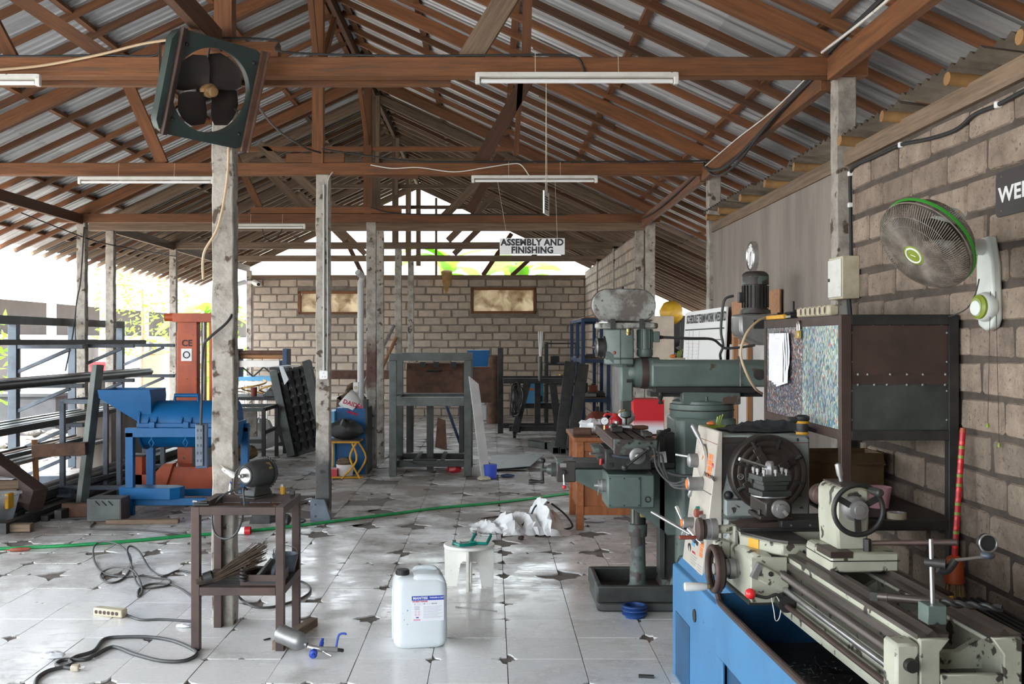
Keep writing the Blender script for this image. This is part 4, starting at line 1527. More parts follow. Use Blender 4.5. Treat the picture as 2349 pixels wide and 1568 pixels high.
# tailstock
ts = MB()
ts.prism([(-0.10,0.852),(0.15,0.852),(0.15,0.925),(-0.09,0.925),(-0.10,0.915)],'x',0.76,1.02)
tso = lp('tailstock_base',ts,'lathe_cream',bevel=0.008)
lp('base_seam',MB().box(0.755,1.025,-0.102,0.152,0.893,0.896),'dark_oil',tso)
lp('base_stain',MB().prism([(-0.102,0.905),(-0.02,0.905),(-0.02,0.928),(-0.102,0.928)],'x',0.88,1.022),'steel_brown',tso)
tb = MB()
tb.prism([(-0.055,0.92),(0.055,0.92),(0.062,1.02),(0.062,1.14),(0.04,1.155),(-0.04,1.155),(-0.062,1.14),(-0.062,1.02)],'x',0.78,0.97)
tbo = lp('tailstock_body',tb,'lathe_cream',bevel=0.010)
lp('body_top',MB().box(0.785,0.965,-0.042,0.042,1.154,1.160),'steel_brown',tbo)
lp('quill',MB().rev((0.79,0,1.079),(0.5,0,1.079),[(0,.045),(.025,.047),(.03,.036),(.12,.036),(.125,.041),(.165,.041),(.17,.034),(.18,.012)],24),'steel_brown')
lp('quill_lock',MB().rev((0.86,0.0,1.155),(0.84,-0.01,1.25),[(0,.008),(.02,.008),(.03,.012),(.07,.013),(.075,.005)],12),'steel_grey',tbo)
tw = V((1.02,0,1.079))
two = lp('tailstock_handwheel',MB().torus(tw,(1,0,0),.090,.0095,40,10),'steel_dark')
spk = MB()
for k in range(3):
    a = radians(30 + 120 * k)
    spk.bar(tw + V((-.01,.02 * cos(a),.02 * sin(a))),tw + V((0,.088 * cos(a),.088 * sin(a))),.022,.010,up=(1,0,0))
lp('wheel_spokes',spk,'steel_dark',two)
lp('wheel_hub',MB().rev((0.97,0,1.079),(1.2,0,1.079),[(0,.045),(.025,.045),(.03,.034),(.06,.034),(.062,.02),(.068,.018),(.069,0)],24),'steel_grey',two)
lp('crank_handle',MB().rev(tw + V((0,.04,.072)),tw + V((.2,.05,.075)),[(0,.008),(.01,.012),(.05,.015),(.085,.014),(.09,.008)],14),'steel_dark',two)
lp('lock_lever',MB().cyl((1.0,0.06,0.955),(1.15,0.30,0.985),.009,.012,12),'steel_brown',tso)
lp('clamp_nut',MB().cyl((1.0,0.04,0.925),(1.0,0.04,0.97),.014,.014,6),'steel_dark',tso)

# drip cable at the back of the headstock
for k in range(3):
    cab = MB().tube([V((.965,6.3,.99 - .02 * k)),at(1500 + 8 * k,1030 + 6 * k,5.75),at(1508 + 8 * k,1075,5.6),at(1545,1108 + 4 * k,5.5),V((1.065,5.185,1.02 - .04 * k))],.006,8,smooth=6)
    tag(obj('power_cable',cab,'cable_grey'),['uppermost','middle','lowest'][k] + ' of three black cables drooping between the mill and the lathe','cable')

# ------------------------------------------------------------------ things resting on the lathe
mg = thing('magnetic_stand','grey magnetic stand with steel rod and dial gauge on the lathe bed end','gauge stand',m=LM @ frame((1.70,-0.055,0.861)))
GM = WORLD[mg.name]
mgb = MB().prism([(-.028,0),(-.010,0),(0,.007),(.010,0),(.028,0),(.028,.055),(-.028,.055)],'x',-.035,.03)
obj('base',mgb,'mill_green',mg,bevel=.002)
obj('pole',MB().cyl((0,0,.055),(0,-.005,.245),.0065,.0065,12),'steel_bright',mg)
obj('clamp',MB().cyl((-.012,-.018,.175),(.02,.03,.175),.014,.014,14),'steel_dark',mg)
obj('arm_joint',MB().tube([(.012,.01,.16),(.015,.035,.155),(.015,.06,.185)],.012,10,smooth=4),'steel_dark',mg)
obj('arm',MB().cyl((.015,.06,.185),(.02,.15,.195),.005,.005,10),'steel_bright',mg)
obj('gauge_holder',MB().sphere((.02,.155,.20),.02,14,8,0.6),'steel_bluegrey',mg)
dg = obj('dial',MB().rev((.005,.155,.235),(.1,.15,.24),[(0,.022),(.003,.027),(.02,.027),(.022,.022),(.018,.021),(.018,0)],24),'black',mg)
obj('dial_ring',MB().torus((.026,.154,.236),(1,-.05,.05),.025,.003,24,6),'steel_bright',dg)

db = thing('drill_bit','long steel drill bit with square shank lying across the lathe bed','drill bit',m=LM @ frame((1.47,-0.09,0.878),radians(62)))
obj('shank',MB().rev((-.03,0,0),(.4,0,0),[(0,.014),(.03,.015),(.031,.013),(.18,.0135)],14),'way_steel',db)
obj('tang',MB().box(-.052,-.028,-.013,.013,-.013,.013),'steel_dark',db)
fl = MB()
for ph in (0,pi):
    pts = [(0.15 + t * .0065,cos(ph + t * .55) * .006,sin(ph + t * .55) * .006) for t in range(28)]
    fl.tube(pts,.0072,8)
obj('flute',fl,'steel_dark',db)
# ================================================================== cabinet and things on the right wall
CX0,CX1,CY0,CY1,CZ0,CZ1 = 1.56,2.085,4.57,5.87,1.245,1.805
cab = thing('steel_cabinet','brown steel tool cabinet on legs with speckled recycled-plastic doors','cabinet',(CX0,CY0,0))
f = 0.045
for x in (CX0 + f / 2,CX1 - f / 2):
    for y in (CY0 + f / 2,CY1 - f / 2):
        o = bar('leg',(x,y,0),(x,y,CZ1),f,f,'steel_brown' if x < 1.8 else 'steel_dark',cab,bevel=.002)
for z in (CZ1 - f / 2,CZ0 + f / 2,0.865):
    for p,q in (((CX0 + f,CY0 + f / 2,z),(CX1 - f,CY0 + f / 2,z)),((CX0 + f,CY1 - f / 2,z),(CX1 - f,CY1 - f / 2,z)),((CX0 + f / 2,CY0 + f,z),(CX0 + f / 2,CY1 - f,z)),((CX1 - f / 2,CY0 + f,z),(CX1 - f / 2,CY1 - f,z))):
        if z < 1 and p[0] == q[0] and p[0] < 1.8:
            continue
        bar('rail',p,q,f,f,'steel_brown' if p[0] == q[0] else 'steel_dark',cab,bevel=.002)
zm = 1.535
wobj('side_panel',MB().box(CX0 + f * .6,CX1 - f * .6,CY0 + .014,CY0 + .018,zm,CZ1 - f * .7),'steel_brown',cab)
wobj('side_panel',MB().box(CX0 + f * .6,CX1 - f * .6,CY0 + .016,CY0 + .020,CZ0 + f * .7,zm - .038),'steel_mill',cab)
bar('rail',(CX0 + f,CY0 + .02,zm - .02),(CX1 - f,CY0 + .02,zm - .02),.02,.042,'steel_brown',cab)
rw = random.Random(2)
for k in range(6):
    for z in (zm + .004,zm - .042,CZ1 - f + .003):
        wobj('weld',MB().sphere((CX0 + .06 + k * .078 + rw.uniform(-.02,.02),CY0 + .012,z),.007,8,5),'steel_grey',cab)
for k in range(4):
    for x in (CX0 + f + .004,CX1 - f - .004):
        wobj('weld',MB().sphere((x,CY0 + .012,CZ0 + .09 + k * .13),.006,8,5),'steel_grey',cab)
wobj('back_panel',MB().box(CX1 - .012,CX1 - .006,CY0 + f,CY1 - f,CZ0,CZ1),'steel_brown',cab)
wobj('top_panel',MB().box(CX0 + .01,CX1 - .01,CY0 + .01,CY1 - .01,CZ1 - .006,CZ1 + .002),'steel_brown',cab)
wobj('floor_panel',MB().box(CX0 + .01,CX1 - .01,CY0 + .01,CY1 - .01,CZ0,CZ0 + .006),'steel_brown',cab)
wobj('lower_shelf',MB().box(CX0 + .02,CX1 - .01,CY0 + .01,CY1 - .01,.875,.885),'steel_dark',cab)
ymid = 5.16
d1 = obj('door',MB().box(-.008,.0,0,ymid - CY0 - f - .004,0,CZ1 - CZ0 - 2 * f),'flakes_bright',cab,m=Matrix.Translation((CX0 + .012,CY0 + f + .002,CZ0 + f)),label='door of bright blue, white and yellow plastic flakes')
d2 = obj('door',MB().box(-.008,.0,0,CY1 - ymid - f - .004,0,CZ1 - CZ0 - 2 * f),'flakes_dark',cab,m=Matrix.Translation((CX0 + .012,ymid,CZ0 + f)),label='door of dark grey and brown plastic flakes')
hasp = MB().box(CX0 - .006,CX0 + .004,ymid + .01,ymid + .04,CZ1 - f - .012,CZ1 - .012)
wobj('hasp',hasp,'steel_rust',cab)

pad = thing('padlock','brass padlock hanging from the speckled cabinet doors','padlock',(CX0 - .012,ymid + .012,CZ1 - .085))
obj('body',MB().box(-.009,.009,-.024,.024,-.02,.022),'brass',pad,bevel=.003)
obj('shackle',MB().tube([(0,-.017,.02),(0,-.017,.05),(0,-.008,.064),(0,.008,.064),(0,.017,.05),(0,.017,.02)],.0042,8,smooth=4),'steel_bright',pad)

cbp = thing('paper_stack','clipped stack of white drawings hanging on the darker cabinet door','papers',(CX0 - .004,5.50,1.53))
for k in range(4):
    q = MB()
    n = 5
    wob = [.002 * k + .006 * sin(i * 1.3 + k) for i in range(n)]
    y0,y1 = -.09 - .025 * k,.19 - .04 * k
    vs = []
    for i in range(n):
        z = .20 - i * .26 / (n - 1) - (.01 * k if i else 0)
        vs += [(-.004 - .012 * (3 - k) * 0.3 - abs(wob[i]),y0,z + .01 * k * (i > 2)),(-.004 - .012 * (3 - k) * 0.3 - abs(wob[i]) * .6,y1,z)]
    q.add(vs,[(2 * i,2 * i + 1,2 * i + 3,2 * i + 2) for i in range(n - 1)])
    sh = obj('sheet',q,'paper',cbp)
obj('clip',MB().tube([(-.014,-.02,.19),(-.016,-.02,.21),(-.016,.08,.21),(-.014,.08,.19)],.003,6),'steel_grey',cbp)
for z,a,b in ((.17,-.03,.06),(.03,-.02,.04),(-.03,0.0,.05)):
    obj('drawn_line',MB().bar((-.0175,a,z),(-.0175,b,z),.001,.0012),'print_grey',cbp)

# on top of the cabinet
ps = thing('power_strip','beige six-socket power strip lying on the cabinet top','power strip',(CX0 + .04,5.12,CZ1 + .004))
obj('body',MB().box(0,.05,-.26,.26,0,.052),'beige_plastic',ps,bevel=.008)
for k in range(6):
    so = obj('socket',MB().torus((-.001,-.205 + k * .076,.028),(1,0,0),.021,.003,18,6),'beige_plastic',ps)
    obj('socket_well',MB().cyl((-.0015,-.205 + k * .076,.028),(.004,-.205 + k * .076,.028),.019,.019,16),'steel_brown',so)
kn = thing('paint_knife','yellow handled cutter on the cabinet edge','cutter',(CX0 + .02,5.62,CZ1 + .003))
obj('handle',MB().box(-.012,.012,-.10,.24,0,.024),'yellow',kn,bevel=.004)
obj('blade',MB().box(-.002,.002,-.20,-.10,.004,.016),'steel_bright',kn)
vz = thing('small_clamp','small black steel clamp on the cabinet beside the power strip','clamp',(CX0 + .08,5.62,CZ1 + .003))
obj('body',MB().box(-.03,.03,-.09,.09,0,.028).box(-.02,.02,-.06,.06,.028,.04),'black',vz,bevel=.004)
obj('bolt',MB().rev((0,-.04,.03),(0,-.04,.3),[(0,.018),(.02,.018),(.02,.010),(.065,.010),(.067,.006)],12),'steel_dark',vz)
obj('pipe_end',MB().rev((-.03,.05,.022),(-.08,.05,.022),[(0,.016),(.03,.016),(.03,.009),(.01,.009)],14,cap=False),'steel_dark',vz)
tc = obj('thin_cable',MB().tube([at(1772,722,5.95),at(1740,735,5.85),at(1712,765,5.80),at(1699,810,5.80),at(1712,855,5.80),at(1732,890,5.85),at(1748,902,5.95)],.007,8,smooth=6),'cable_tan')
tag(tc,'thin tan cable looping from the cabinet top past the mill ram','cable')

# lower shelf
tape = thing('tape_roll','roll of masking tape on the shelf below the steel cabinet','tape',(1.83,4.63,.885))
obj('roll',MB().rev((0,0,0),(0,0,.1),[(0,.042),(.030,.042),(.030,.033),(0,.033),(0,.042)],26,cap=False),'beige_plastic',tape)
obj('core',MB().rev((0,0,.001),(0,0,.1),[(0,.033),(.029,.033),(.029,.030),(0,.030),(0,.033)],26,cap=False),'print_grey',tape)
wr = thing('dark_wrench','dark open wrench lying on the shelf beside the tape roll','wrench',(1.70,4.66,.886),radians(70))
obj('handle',MB().box(-.012,.012,-.09,.09,0,.008),'steel_dark',wr,bevel=.003)
obj('jaw',MB().prism([(-.025,.08),(-.03,.12),(-.012,.135),(-.012,.105),(.012,.105),(.012,.135),(.03,.12),(.025,.08)],'z',0,.01),'steel_dark',wr)
bx = thing('cardboard_box','open brown cardboard box on the shelf behind the lathe chuck','box',(1.83,5.45,.885))
obj('shell',MB().box(-.22,.20,-.12,-.11,0,.22).box(-.22,.20,.13,.14,0,.22).box(-.23,-.22,-.12,.14,0,.22).box(.20,.21,-.12,.14,0,.22).box(-.22,.2,-.11,.13,0,.006),'cardboard',bx)
obj('flap',MB().plate([(-.22,-.12,.22),(.2,-.12,.22),(.19,-.2,.17),(-.2,-.2,.18)],.004),'cardboard',bx)
pk = thing('pink_cup','pink plastic cup on the shelf behind the tailstock','cup',(1.87,4.95,.885))
obj('wall',MB().rev((0,0,0),(0,0,.3),[(0,.045),(.10,.060),(.10,.056),(.006,.041),(.006,0)],24,cap=False),'pink',pk)

# broom against the wall
brm = thing('broom','orange broom with red and green striped stick against the block wall','broom',(2.03,4.40,0.35),m=frame((2.0,4.43,0.56)))
st = MB().cyl((0,0,.18),(.05,.03,.73),.0125,.0125,14)
so = obj('stick',st,'red_paint',brm)
for k in range(26):
    t = .02 + k * .037
    if k % 3 == 1:
        continue
    p,q = V((0,0,.18)).lerp(V((.05,.03,.73)),t),V((0,0,.18)).lerp(V((.05,.03,.73)),t + .018)
    obj('stripe',MB().rev(p,q,[(0,.0129),(.013,.0129)],14,cap=False),'fan_lime' if k % 2 else 'red_bright',so)
obj('cap',MB().cyl((.05,.03,.73),(.052,.031,.75),.0135,.012,12),'orange_paint',brm)
obj('head',MB().rev((0,0,.20),(0,0,-.2),[(0,.018),(.01,.032),(.03,.037),(.10,.041),(.105,.043),(.115,.043)],20),'orange_paint',brm)
br_ = MB()
rr = random.Random(4)
for k in range(110):
    a,q = rr.uniform(0,2 * pi),sqrt(rr.random())
    br_.tube([(q * .036 * cos(a),q * .036 * sin(a),.09),(q * .055 * cos(a),q * .04 * sin(a),-.03 + rr.uniform(-.01,.01))],.0022,4)
tag(obj('bristles',br_,'straw',brm),kind='stuff')

# black crate with grated lid and a yellow handled trowel behind the bed
ct = thing('black_crate','black plastic crate with a grated top behind the lathe bed','crate',(1.87,3.98,0))
obj('body',MB().box(-.20,.20,-.34,.34,.02,.60),'black',ct,bevel=.01)
for k in range(14):
    obj('grate_slat',MB().box(-.195 + k * .028,-.181 + k * .028,-.33,.33,.60,.612),'black_rubber',ct)
tw_ = thing('trowel','trowel with a yellow bridged handle standing on the black crate','trowel',(1.80,4.10,.613),radians(15))
obj('grip',MB().cyl((0,-.055,.07),(0,.055,.08),.014,.014,12),'steel_brown',tw_)
obj('bracket',MB().bar((0,-.055,.07),(0,-.06,0),.02,.008).bar((0,.055,.08),(0,.06,0),.02,.008),'yellow',tw_,bevel=.002)
obj('blade',MB().box(-.05,.05,-.13,.13,-.002,.002),'steel_dark',tw_)

# ------------------------------------------------------------------ wall fan
FX = 2.10
fan = thing('wall_fan','white wall fan with bright green ring and wire cage on the block wall','fan',(FX,4.27,2.0))
bk = MB().prism([(4.20,1.78),(4.22,1.745),(4.27,1.73),(4.33,1.75),(4.35,1.82),(4.35,2.0),(4.33,2.12),(4.25,2.125),(4.21,2.0)],'x',2.055,2.098)
body = wobj('wall_bracket',bk,'fan_white',fan,bevel=.012,seg=3)
wobj('arm',MB().tube([(2.07,4.29,2.08),(1.98,4.27,2.085),(1.91,4.24,2.09)],.035,14,smooth=4,taper=.8),'fan_white',fan)
wobj('switch_housing',MB().rev((2.06,4.245,1.83),(1.9,4.215,1.83),[(0,.058),(.02,.062),(.04,.055),(.055,.035),(.056,0)],26),'fan_white',fan)
wobj('switch_ring',MB().rev((2.025,4.237,1.83),(1.9,4.213,1.83),[(0,.052),(.016,.049),(.024,.036),(.026,.036)],26),'fan_lime',fan)
wobj('switch_face',MB().rev((2.003,4.233,1.825),(1.9,4.21,1.825),[(0,.034),(.008,.030),(.010,0)],24),'fan_white',fan)
HC = at(2128,556,4.02)                       # centre of the cage
hd = V((-0.745,-0.28,-0.60)).normalized()   # the way it blows
RF = 0.197
hm = V((0,0,1))
ax1 = hd.cross(V((0,0,1))).normalized()
ax2 = ax1.cross(hd).normalized()
ring_r = lambda t: [(0.095,.105),(0.07,.15),(0.03,.188),(0,RF)][t]


def hp(a,r_,d):
    return HC + (ax1 * cos(a) + ax2 * sin(a)) * r_ + hd * d


wobj('motor_housing',MB().rev(HC - hd * .07,HC - hd * .3,[(0,.062),(.03,.066),(.08,.060),(.11,.042),(.12,0)],24),'fan_white',fan)
wobj('hub_joint',MB().tube([HC - hd * .12 - V((0,0,.03)),HC - hd * .13 - V((0,0,.10)),V((1.93,4.245,2.08))],.028,12,smooth=4),'fan_white',fan)
wobj('green_ring',MB().rev(HC - hd * .012,HC + hd * .1,[(0,RF),(0,RF + .004),(.012,RF + .004),(.012,RF),(0,RF)],60,cap=False),'fan_green',fan)
cage = MB()
for k in range(120):
    a0 = 2 * pi * k / 120
    pts = []
    for t in range(7):
        u = t / 6
        r_ = .045 + (RF - .045) * u
        d = .075 * sqrt(max(0,1 - (u * .98) ** 2.6)) + .012
        pts.append(hp(a0 + 0.35 * (1 - u),r_,d))
    cage.tube(pts,.0019,4)
    pts = []
    for t in range(4):
        u = t / 3
        pts.append(hp(a0,.06 + (RF - .06) * u,-.085 * sqrt(max(0,1 - u ** 2.6)) - .006))
    cage.tube(pts,.0019,4)
for r_,d in ((RF,.015),(RF,-.012)):
    cage.torus(HC + hd * d,hd,r_,.003,48,5)
for u in (.35,.55,.78):
    cage.torus(HC + hd * (.075 * sqrt(1 - (u * .98) ** 2.6) + .011),hd,.045 + (RF - .045) * u,.0013,40,4)
tag(wobj('wire_cage',cage,'fan_cage',fan),kind='stuff')
wobj('badge',MB().rev(HC + hd * .078,HC + hd * .3,[(0,.050),(.006,.050),(.010,.042),(.011,0)],28),'fan_lime',fan)
wobj('badge_ring',MB().torus(HC + hd * .0885,hd,.033,.004,30,5),'white',fan)
wobj('badge_mark',MB().bar(HC + hd * .09 - ax1 * .010 - ax2 * .006,HC + hd * .09 + ax1 * .010 + ax2 * .006,.003,.002),'white',fan)
for k in range(3):
    a0 = 2 * pi * k / 3 + .5
    bl = MB()
    n = 7
    vs = []
    for i in range(n):
        u = i / (n - 1)
        rr_ = .03 + .14 * u
        wdt = .25 + .55 * sin(pi * min(1,u * .9 + .1)) * (1 - .3 * u)
        vs += [hp(a0 - wdt,rr_,.03),hp(a0 + wdt,rr_,-.02)]
    bl.add(vs,[(2 * i,2 * i + 1,2 * i + 3,2 * i + 2) for i in range(n - 1)])
    wobj('blade',bl,'fan_blade',fan)
wobj('sticker',MB().bar(at(2186,500,4.02),at(2200,485,4.02),.02,.004),'yellow',fan)
for k,(px,py0,py1) in enumerate(((2272,668,970),(2284,668,1015))):
    p0,p1 = at(px,py0,4.2),at(px - 6 if k == 0 else px + 8,py1,4.2)
    wobj('pull_cord',MB().cyl(p0,p1,.0012,.0012,6),'steel_brown',fan)
    wobj('cord_bell',MB().rev(p1,p1 - V((0,0,.1)),[(0,.004),(.004,.006),(.018,.007),(.019,0)],10),'fan_lime',fan)
fc = obj('fan_cord',MB().tube([at(2246,640,4.25),at(2238,672,4.3),at(2220,705,4.4),at(2190,722,4.5),at(2170,727,4.6)],.003,6,smooth=5),'cable_grey')
tag(fc,'thin grey cord hanging from the wall fan to the cabinet','cord')

# ------------------------------------------------------------------ name board
sg = thing('name_board','dark grey rounded board with white letters on the block wall','sign',(2.094,3.95,2.29))
poly = []
for cx,cz,a0 in ((.27,.072,0),(-.27,.072,90),(-.27,-.072,180),(.27,-.072,270)):
    for k in range(5):
        a = radians(a0 + k * 22.5)
        poly.append((cx + .02 * cos(a),cz + .02 * sin(a)))
obj('panel',MB().prism(poly,'x',-.008,0),'sign_grey',sg)
text('lettering','WEDOO',.085,'print_white',sg,face_at((2.094 - .0085,3.985,2.282),(-1,0,0)),bold=.0025,sx=1.35)
for y,z in ((.24,.07),(.05,.07),(.24,-.07)):
    obj('screw',MB().cyl((-.0085,y,z),(-.011,y,z),.003,.003,8),'brass',sg)

# ------------------------------------------------------------------ electric box and cable on the wall
eb = thing('electric_box','cream metal switch box on the right column with a small lock','electric box',(2.0,5.96,1.93))
obj('body',MB().box(.0,.098,-.12,.12,0,.245),'beige_plastic',eb,bevel=.003)
obj('door',MB().box(-.008,0,-.108,.112,.012,.232),'white_dirty',eb,bevel=.003)
obj('lock',MB().cyl((-.008,.085,.115),(-.014,.085,.115),.010,.010,12),'steel_dark',eb)
for y in (-.06,-.03):
    obj('conduit',MB().cyl((.06,y,0),(.06,y - .03,-.12),.009,.009,10),'black_rubber',eb)
wc = thing('wall_cable','thick black cable clipped in a sagging line along the block wall','cable',(2.09,5.0,2.4))
pts = [(2.07,5.97,2.17),(2.075,5.98,2.40),(2.075,5.985,2.62),(2.075,5.90,2.685),(2.078,5.55,2.70),(2.078,5.30,2.72),(2.08,5.0,2.70),(2.08,4.7,2.66),(2.08,4.4,2.67),(2.08,4.15,2.685),(2.08,3.8,2.68)]
pts = [at(1949,590,5.95),at(1950,470,5.96),at(1951,398,5.96),at(1962,378,5.85),at(2000,360,5.58),at(2066,332,5.22),at(2130,318,4.88),at(2190,297,4.6),at(2230,262,4.42),at(2281,240,4.22),at(2349,205,3.99),at(2420,175,3.75)]
pts = [V((XW - .014,p.y,p.z)) for p in pts]
wobj('cable',MB().tube(pts,.010,8,smooth=6),'black_rubber',wc)
for i in (1,2,5,9):
    p = pts[i]
    wobj('clip',MB().box(p.x - .014,p.x + .014,p.y - .012,p.y + .012,p.z - .014,p.z + .014),'white',wc,bevel=.004)

# ------------------------------------------------------------------ clock, boards and timber on the rendered wall
ck = thing('wall_clock','round silver wall clock on the rendered wall above the drill motor','clock',(XW - .005,8.15,2.36))
obj('case',MB().rev((0,0,0),(-.1,0,0),[(0,.118),(.035,.118),(.045,.108),(.04,.100),(.036,.098)],36),'steel_bright',ck)
obj('face',MB().cyl((-.036,0,0),(-.037,0,0),.099,.099,32),'white',ck)
obj('hour_hand',MB().bar((-.039,0,0),(-.039,-.03,.035),.006,.001),'black',ck)
obj('minute_hand',MB().bar((-.039,0,0),(-.039,.01,-.075),.004,.001),'black',ck)
for k in range(12):
    a = pi * k / 6
    obj('hour_mark',MB().bar((-.0385,.078 * cos(a),.078 * sin(a)),(-.0385,.09 * cos(a),.09 * sin(a)),.004,.001),'black',ck)

wb = thing('schedule_board','white schedule board with black heading standing by the far column','board',(2.0,9.9,0.85))
wobj('panel',MB().add([(1.985,8.85,1.0),(1.985,10.75,1.0),(2.03,10.75,1.985),(2.03,8.85,1.985),(2.0,8.85,1.0),(2.0,10.75,1.0),(2.045,10.75,1.985),(2.045,8.85,1.985)],[(0,1,2,3),(7,6,5,4),(0,4,5,1),(1,5,6,2),(2,6,7,3),(3,7,4,0)]),'white',wb)
bd = V((-1,0,0.0457))
text('heading','SCHEDULE TEAM WORK WEDOO',.115,'print_dark',wb,face_at((2.018,9.72,1.90),(-1,0,.0457)),bold=.0025,sx=.98)
for z,w_ in ((1.80,.012),(1.70,.008)):
    xx = 1.985 + .045 * (z - 1.0) / .985
    wobj('ruled_line',MB().box(xx - .003,xx - .001,8.9,10.7,z - w_ / 2,z + w_ / 2),'print_dark',wb)
for y in (10.45,10.25,9.95):
    wobj('ruled_line',MB().add([(1.983,y,1.05),(1.983,y + .008,1.05),(2.0165,y + .008,1.79),(2.0165,y,1.79)],[(0,1,2,3)]),'print_dark',wb)
rw = random.Random(8)
for k in range(16):
    z = 1.66 - k * .035
    xx = 1.985 + .045 * (z - 1.0) / .985 - .002
    for y in (10.60,10.36,10.10):
        wobj('handwriting',MB().bar((xx,y,z),(xx,y - .11 - rw.random() * .06,z + rw.uniform(-.004,.004)),.004,.002),'print_grey' if k % 5 else 'print_red',wb)

ply = thing('plywood_sheet','tall reddish plywood sheet leaning on the rendered wall','board',(2.05,8.1,0.0))
wobj('panel',MB().box(2.05,2.062,7.85,8.75,.9,2.02),'wood_pale',ply)
ply2 = thing('plywood_sheet','narrow plywood offcut above the drill motor on the rendered wall','board',(2.06,7.6,1.6))
wobj('panel',MB().box(2.066,2.078,7.35,8.1,1.3,2.06),'wood_pale',ply2)
gb = thing('grey_sheet','large grey panel leaning behind the mill ram','board',(2.04,7.6,0))
wobj('panel',MB().box(2.02,2.04,7.1,8.7,.3,1.66),'grey_wall',gb)
for k,yy in enumerate((7.95,8.42)):
    o = bar('timber_batten',(1.995,yy,.0),(2.0,yy,1.72),.05,.035,'wood_pale',None)
    tag(o,['orange timber batten upright behind the end of the mill ram','orange timber batten beside the schedule board'][k],'batten')
# ================================================================== milling machine, facing the open side; its table runs along the building
mill = thing('milling_machine','green turret milling machine with scratched oval cover beside the lathe','milling machine',(1.15,6.65,0))


def mp(name,mb,mat,parent=None,**k):
    return wobj(name,mb,mat,parent or mill,**k)


YM = 6.66
bs = MB()
bs.prism([(0.66,6.40),(0.70,6.38),(1.62,6.38),(1.66,6.42),(1.66,6.92),(1.62,6.96),(0.70,6.96),(0.66,6.92)],'z',0.0,0.055)
for q in ([(0.655,6.385),(1.66,6.385),(1.66,6.42),(0.655,6.42)],[(0.655,6.92),(1.66,6.92),(1.66,6.955),(0.655,6.955)],[(0.655,6.42),(0.69,6.42),(0.69,6.92),(0.655,6.92)],[(1.63,6.42),(1.66,6.42),(1.66,6.92),(1.63,6.92)]):
    bs.prism(q,'z',0.055,0.162)
mp('base',bs,'mill_base',bevel=.012,seg=2)
mp('base_floor',MB().box(0.69,1.63,6.42,6.92,.055,.075),'dark_oil')
# column
cl = MB()
prof = [(1.17,6.50),(1.20,6.46),(1.32,6.45),(1.50,6.46),(1.56,6.52),(1.56,6.82),(1.50,6.88),(1.20,6.88),(1.17,6.84)]
cl.prism(prof,'z',.07,1.20)
mp('column',cl,'mill_green',bevel=.02,seg=2)
mp('column_foot',MB().prism([(1.10,.075),(1.60,.075),(1.56,.20),(1.19,.34)],'y',6.44,6.90),'mill_green_worn',bevel=.01)
mp('slideway',MB().box(1.09,1.175,6.56,6.78,.16,1.10),'steel_dark',bevel=.004)
mp('slideway_edge',MB().box(1.07,1.10,6.52,6.56,.18,1.08),'steel_mill')
mp('turret_ring',MB().rev((1.365,YM,1.18),(1.365,YM,2),[(0,.19),(.02,.205),(.10,.205),(.105,.19),(.12,.19),(.13,.165),(.155,.12)],40),'mill_green')
mp('turret_seam',MB().torus((1.365,YM,1.245),(0,0,1),.206,.004,40,6),'dark_oil')
for k in range(5):
    a = radians(200 + 35 * k)
    mp('turret_bolt',MB().rev((1.365 + .15 * cos(a),YM + .15 * sin(a),1.30),(1.365 + .15 * cos(a),YM + .15 * sin(a),1.4),[(0,.022),(.012,.02),(.012,.013),(.035,.013)],10),'steel_mill')
mp('ram_saddle',MB().box(1.21,1.58,6.50,6.82,1.285,1.362),'mill_green',bevel=.006)
mp('ram_slide',MB().box(1.04,1.68,6.52,6.80,1.355,1.395),'steel_dark',bevel=.004)
mp('ram_slide',MB().box(1.02,1.74,6.58,6.74,1.33,1.36),'steel_dark')
rm = MB().prism([(6.53,1.395),(6.79,1.395),(6.80,1.42),(6.80,1.54),(6.77,1.565),(6.55,1.565),(6.52,1.54),(6.52,1.42)],'x',1.02,1.78)
ram = mp('ram',rm,'mill_green',bevel=.012,seg=2)
mp('ram_neck',MB().rev((0.925,YM,1.482),(1.10,YM,1.482),[(0,.096),(.10,.103),(.16,.10)],32),'mill_green',ram)
mp('ram_band',MB().rev((0.965,YM,1.482),(1.2,YM,1.482),[(0,.102),(.045,.1045)],32,cap=False),'steel_brown',ram)
mp('ram_cap',MB().cyl((1.70,6.52,1.475),(1.70,6.505,1.475),.035,.035,20),'dark_oil',ram)
mp('ram_bolt',MB().rev((1.60,6.62,1.56),(1.60,6.62,2),[(0,.03),(.008,.03),(.008,.012),(.03,.012)],8),'steel_dark',ram)
mp('ram_seam',MB().box(1.578,1.586,6.517,6.522,1.40,1.555),'mill_cover',ram)
mp('lock_handle',MB().rev((1.075,6.53,1.36),(1.075,6.52,1.1),[(0,.016),(.02,.012),(.03,.018),(.05,.010),(.07,.020),(.075,.008)],12),'steel_dark',ram)
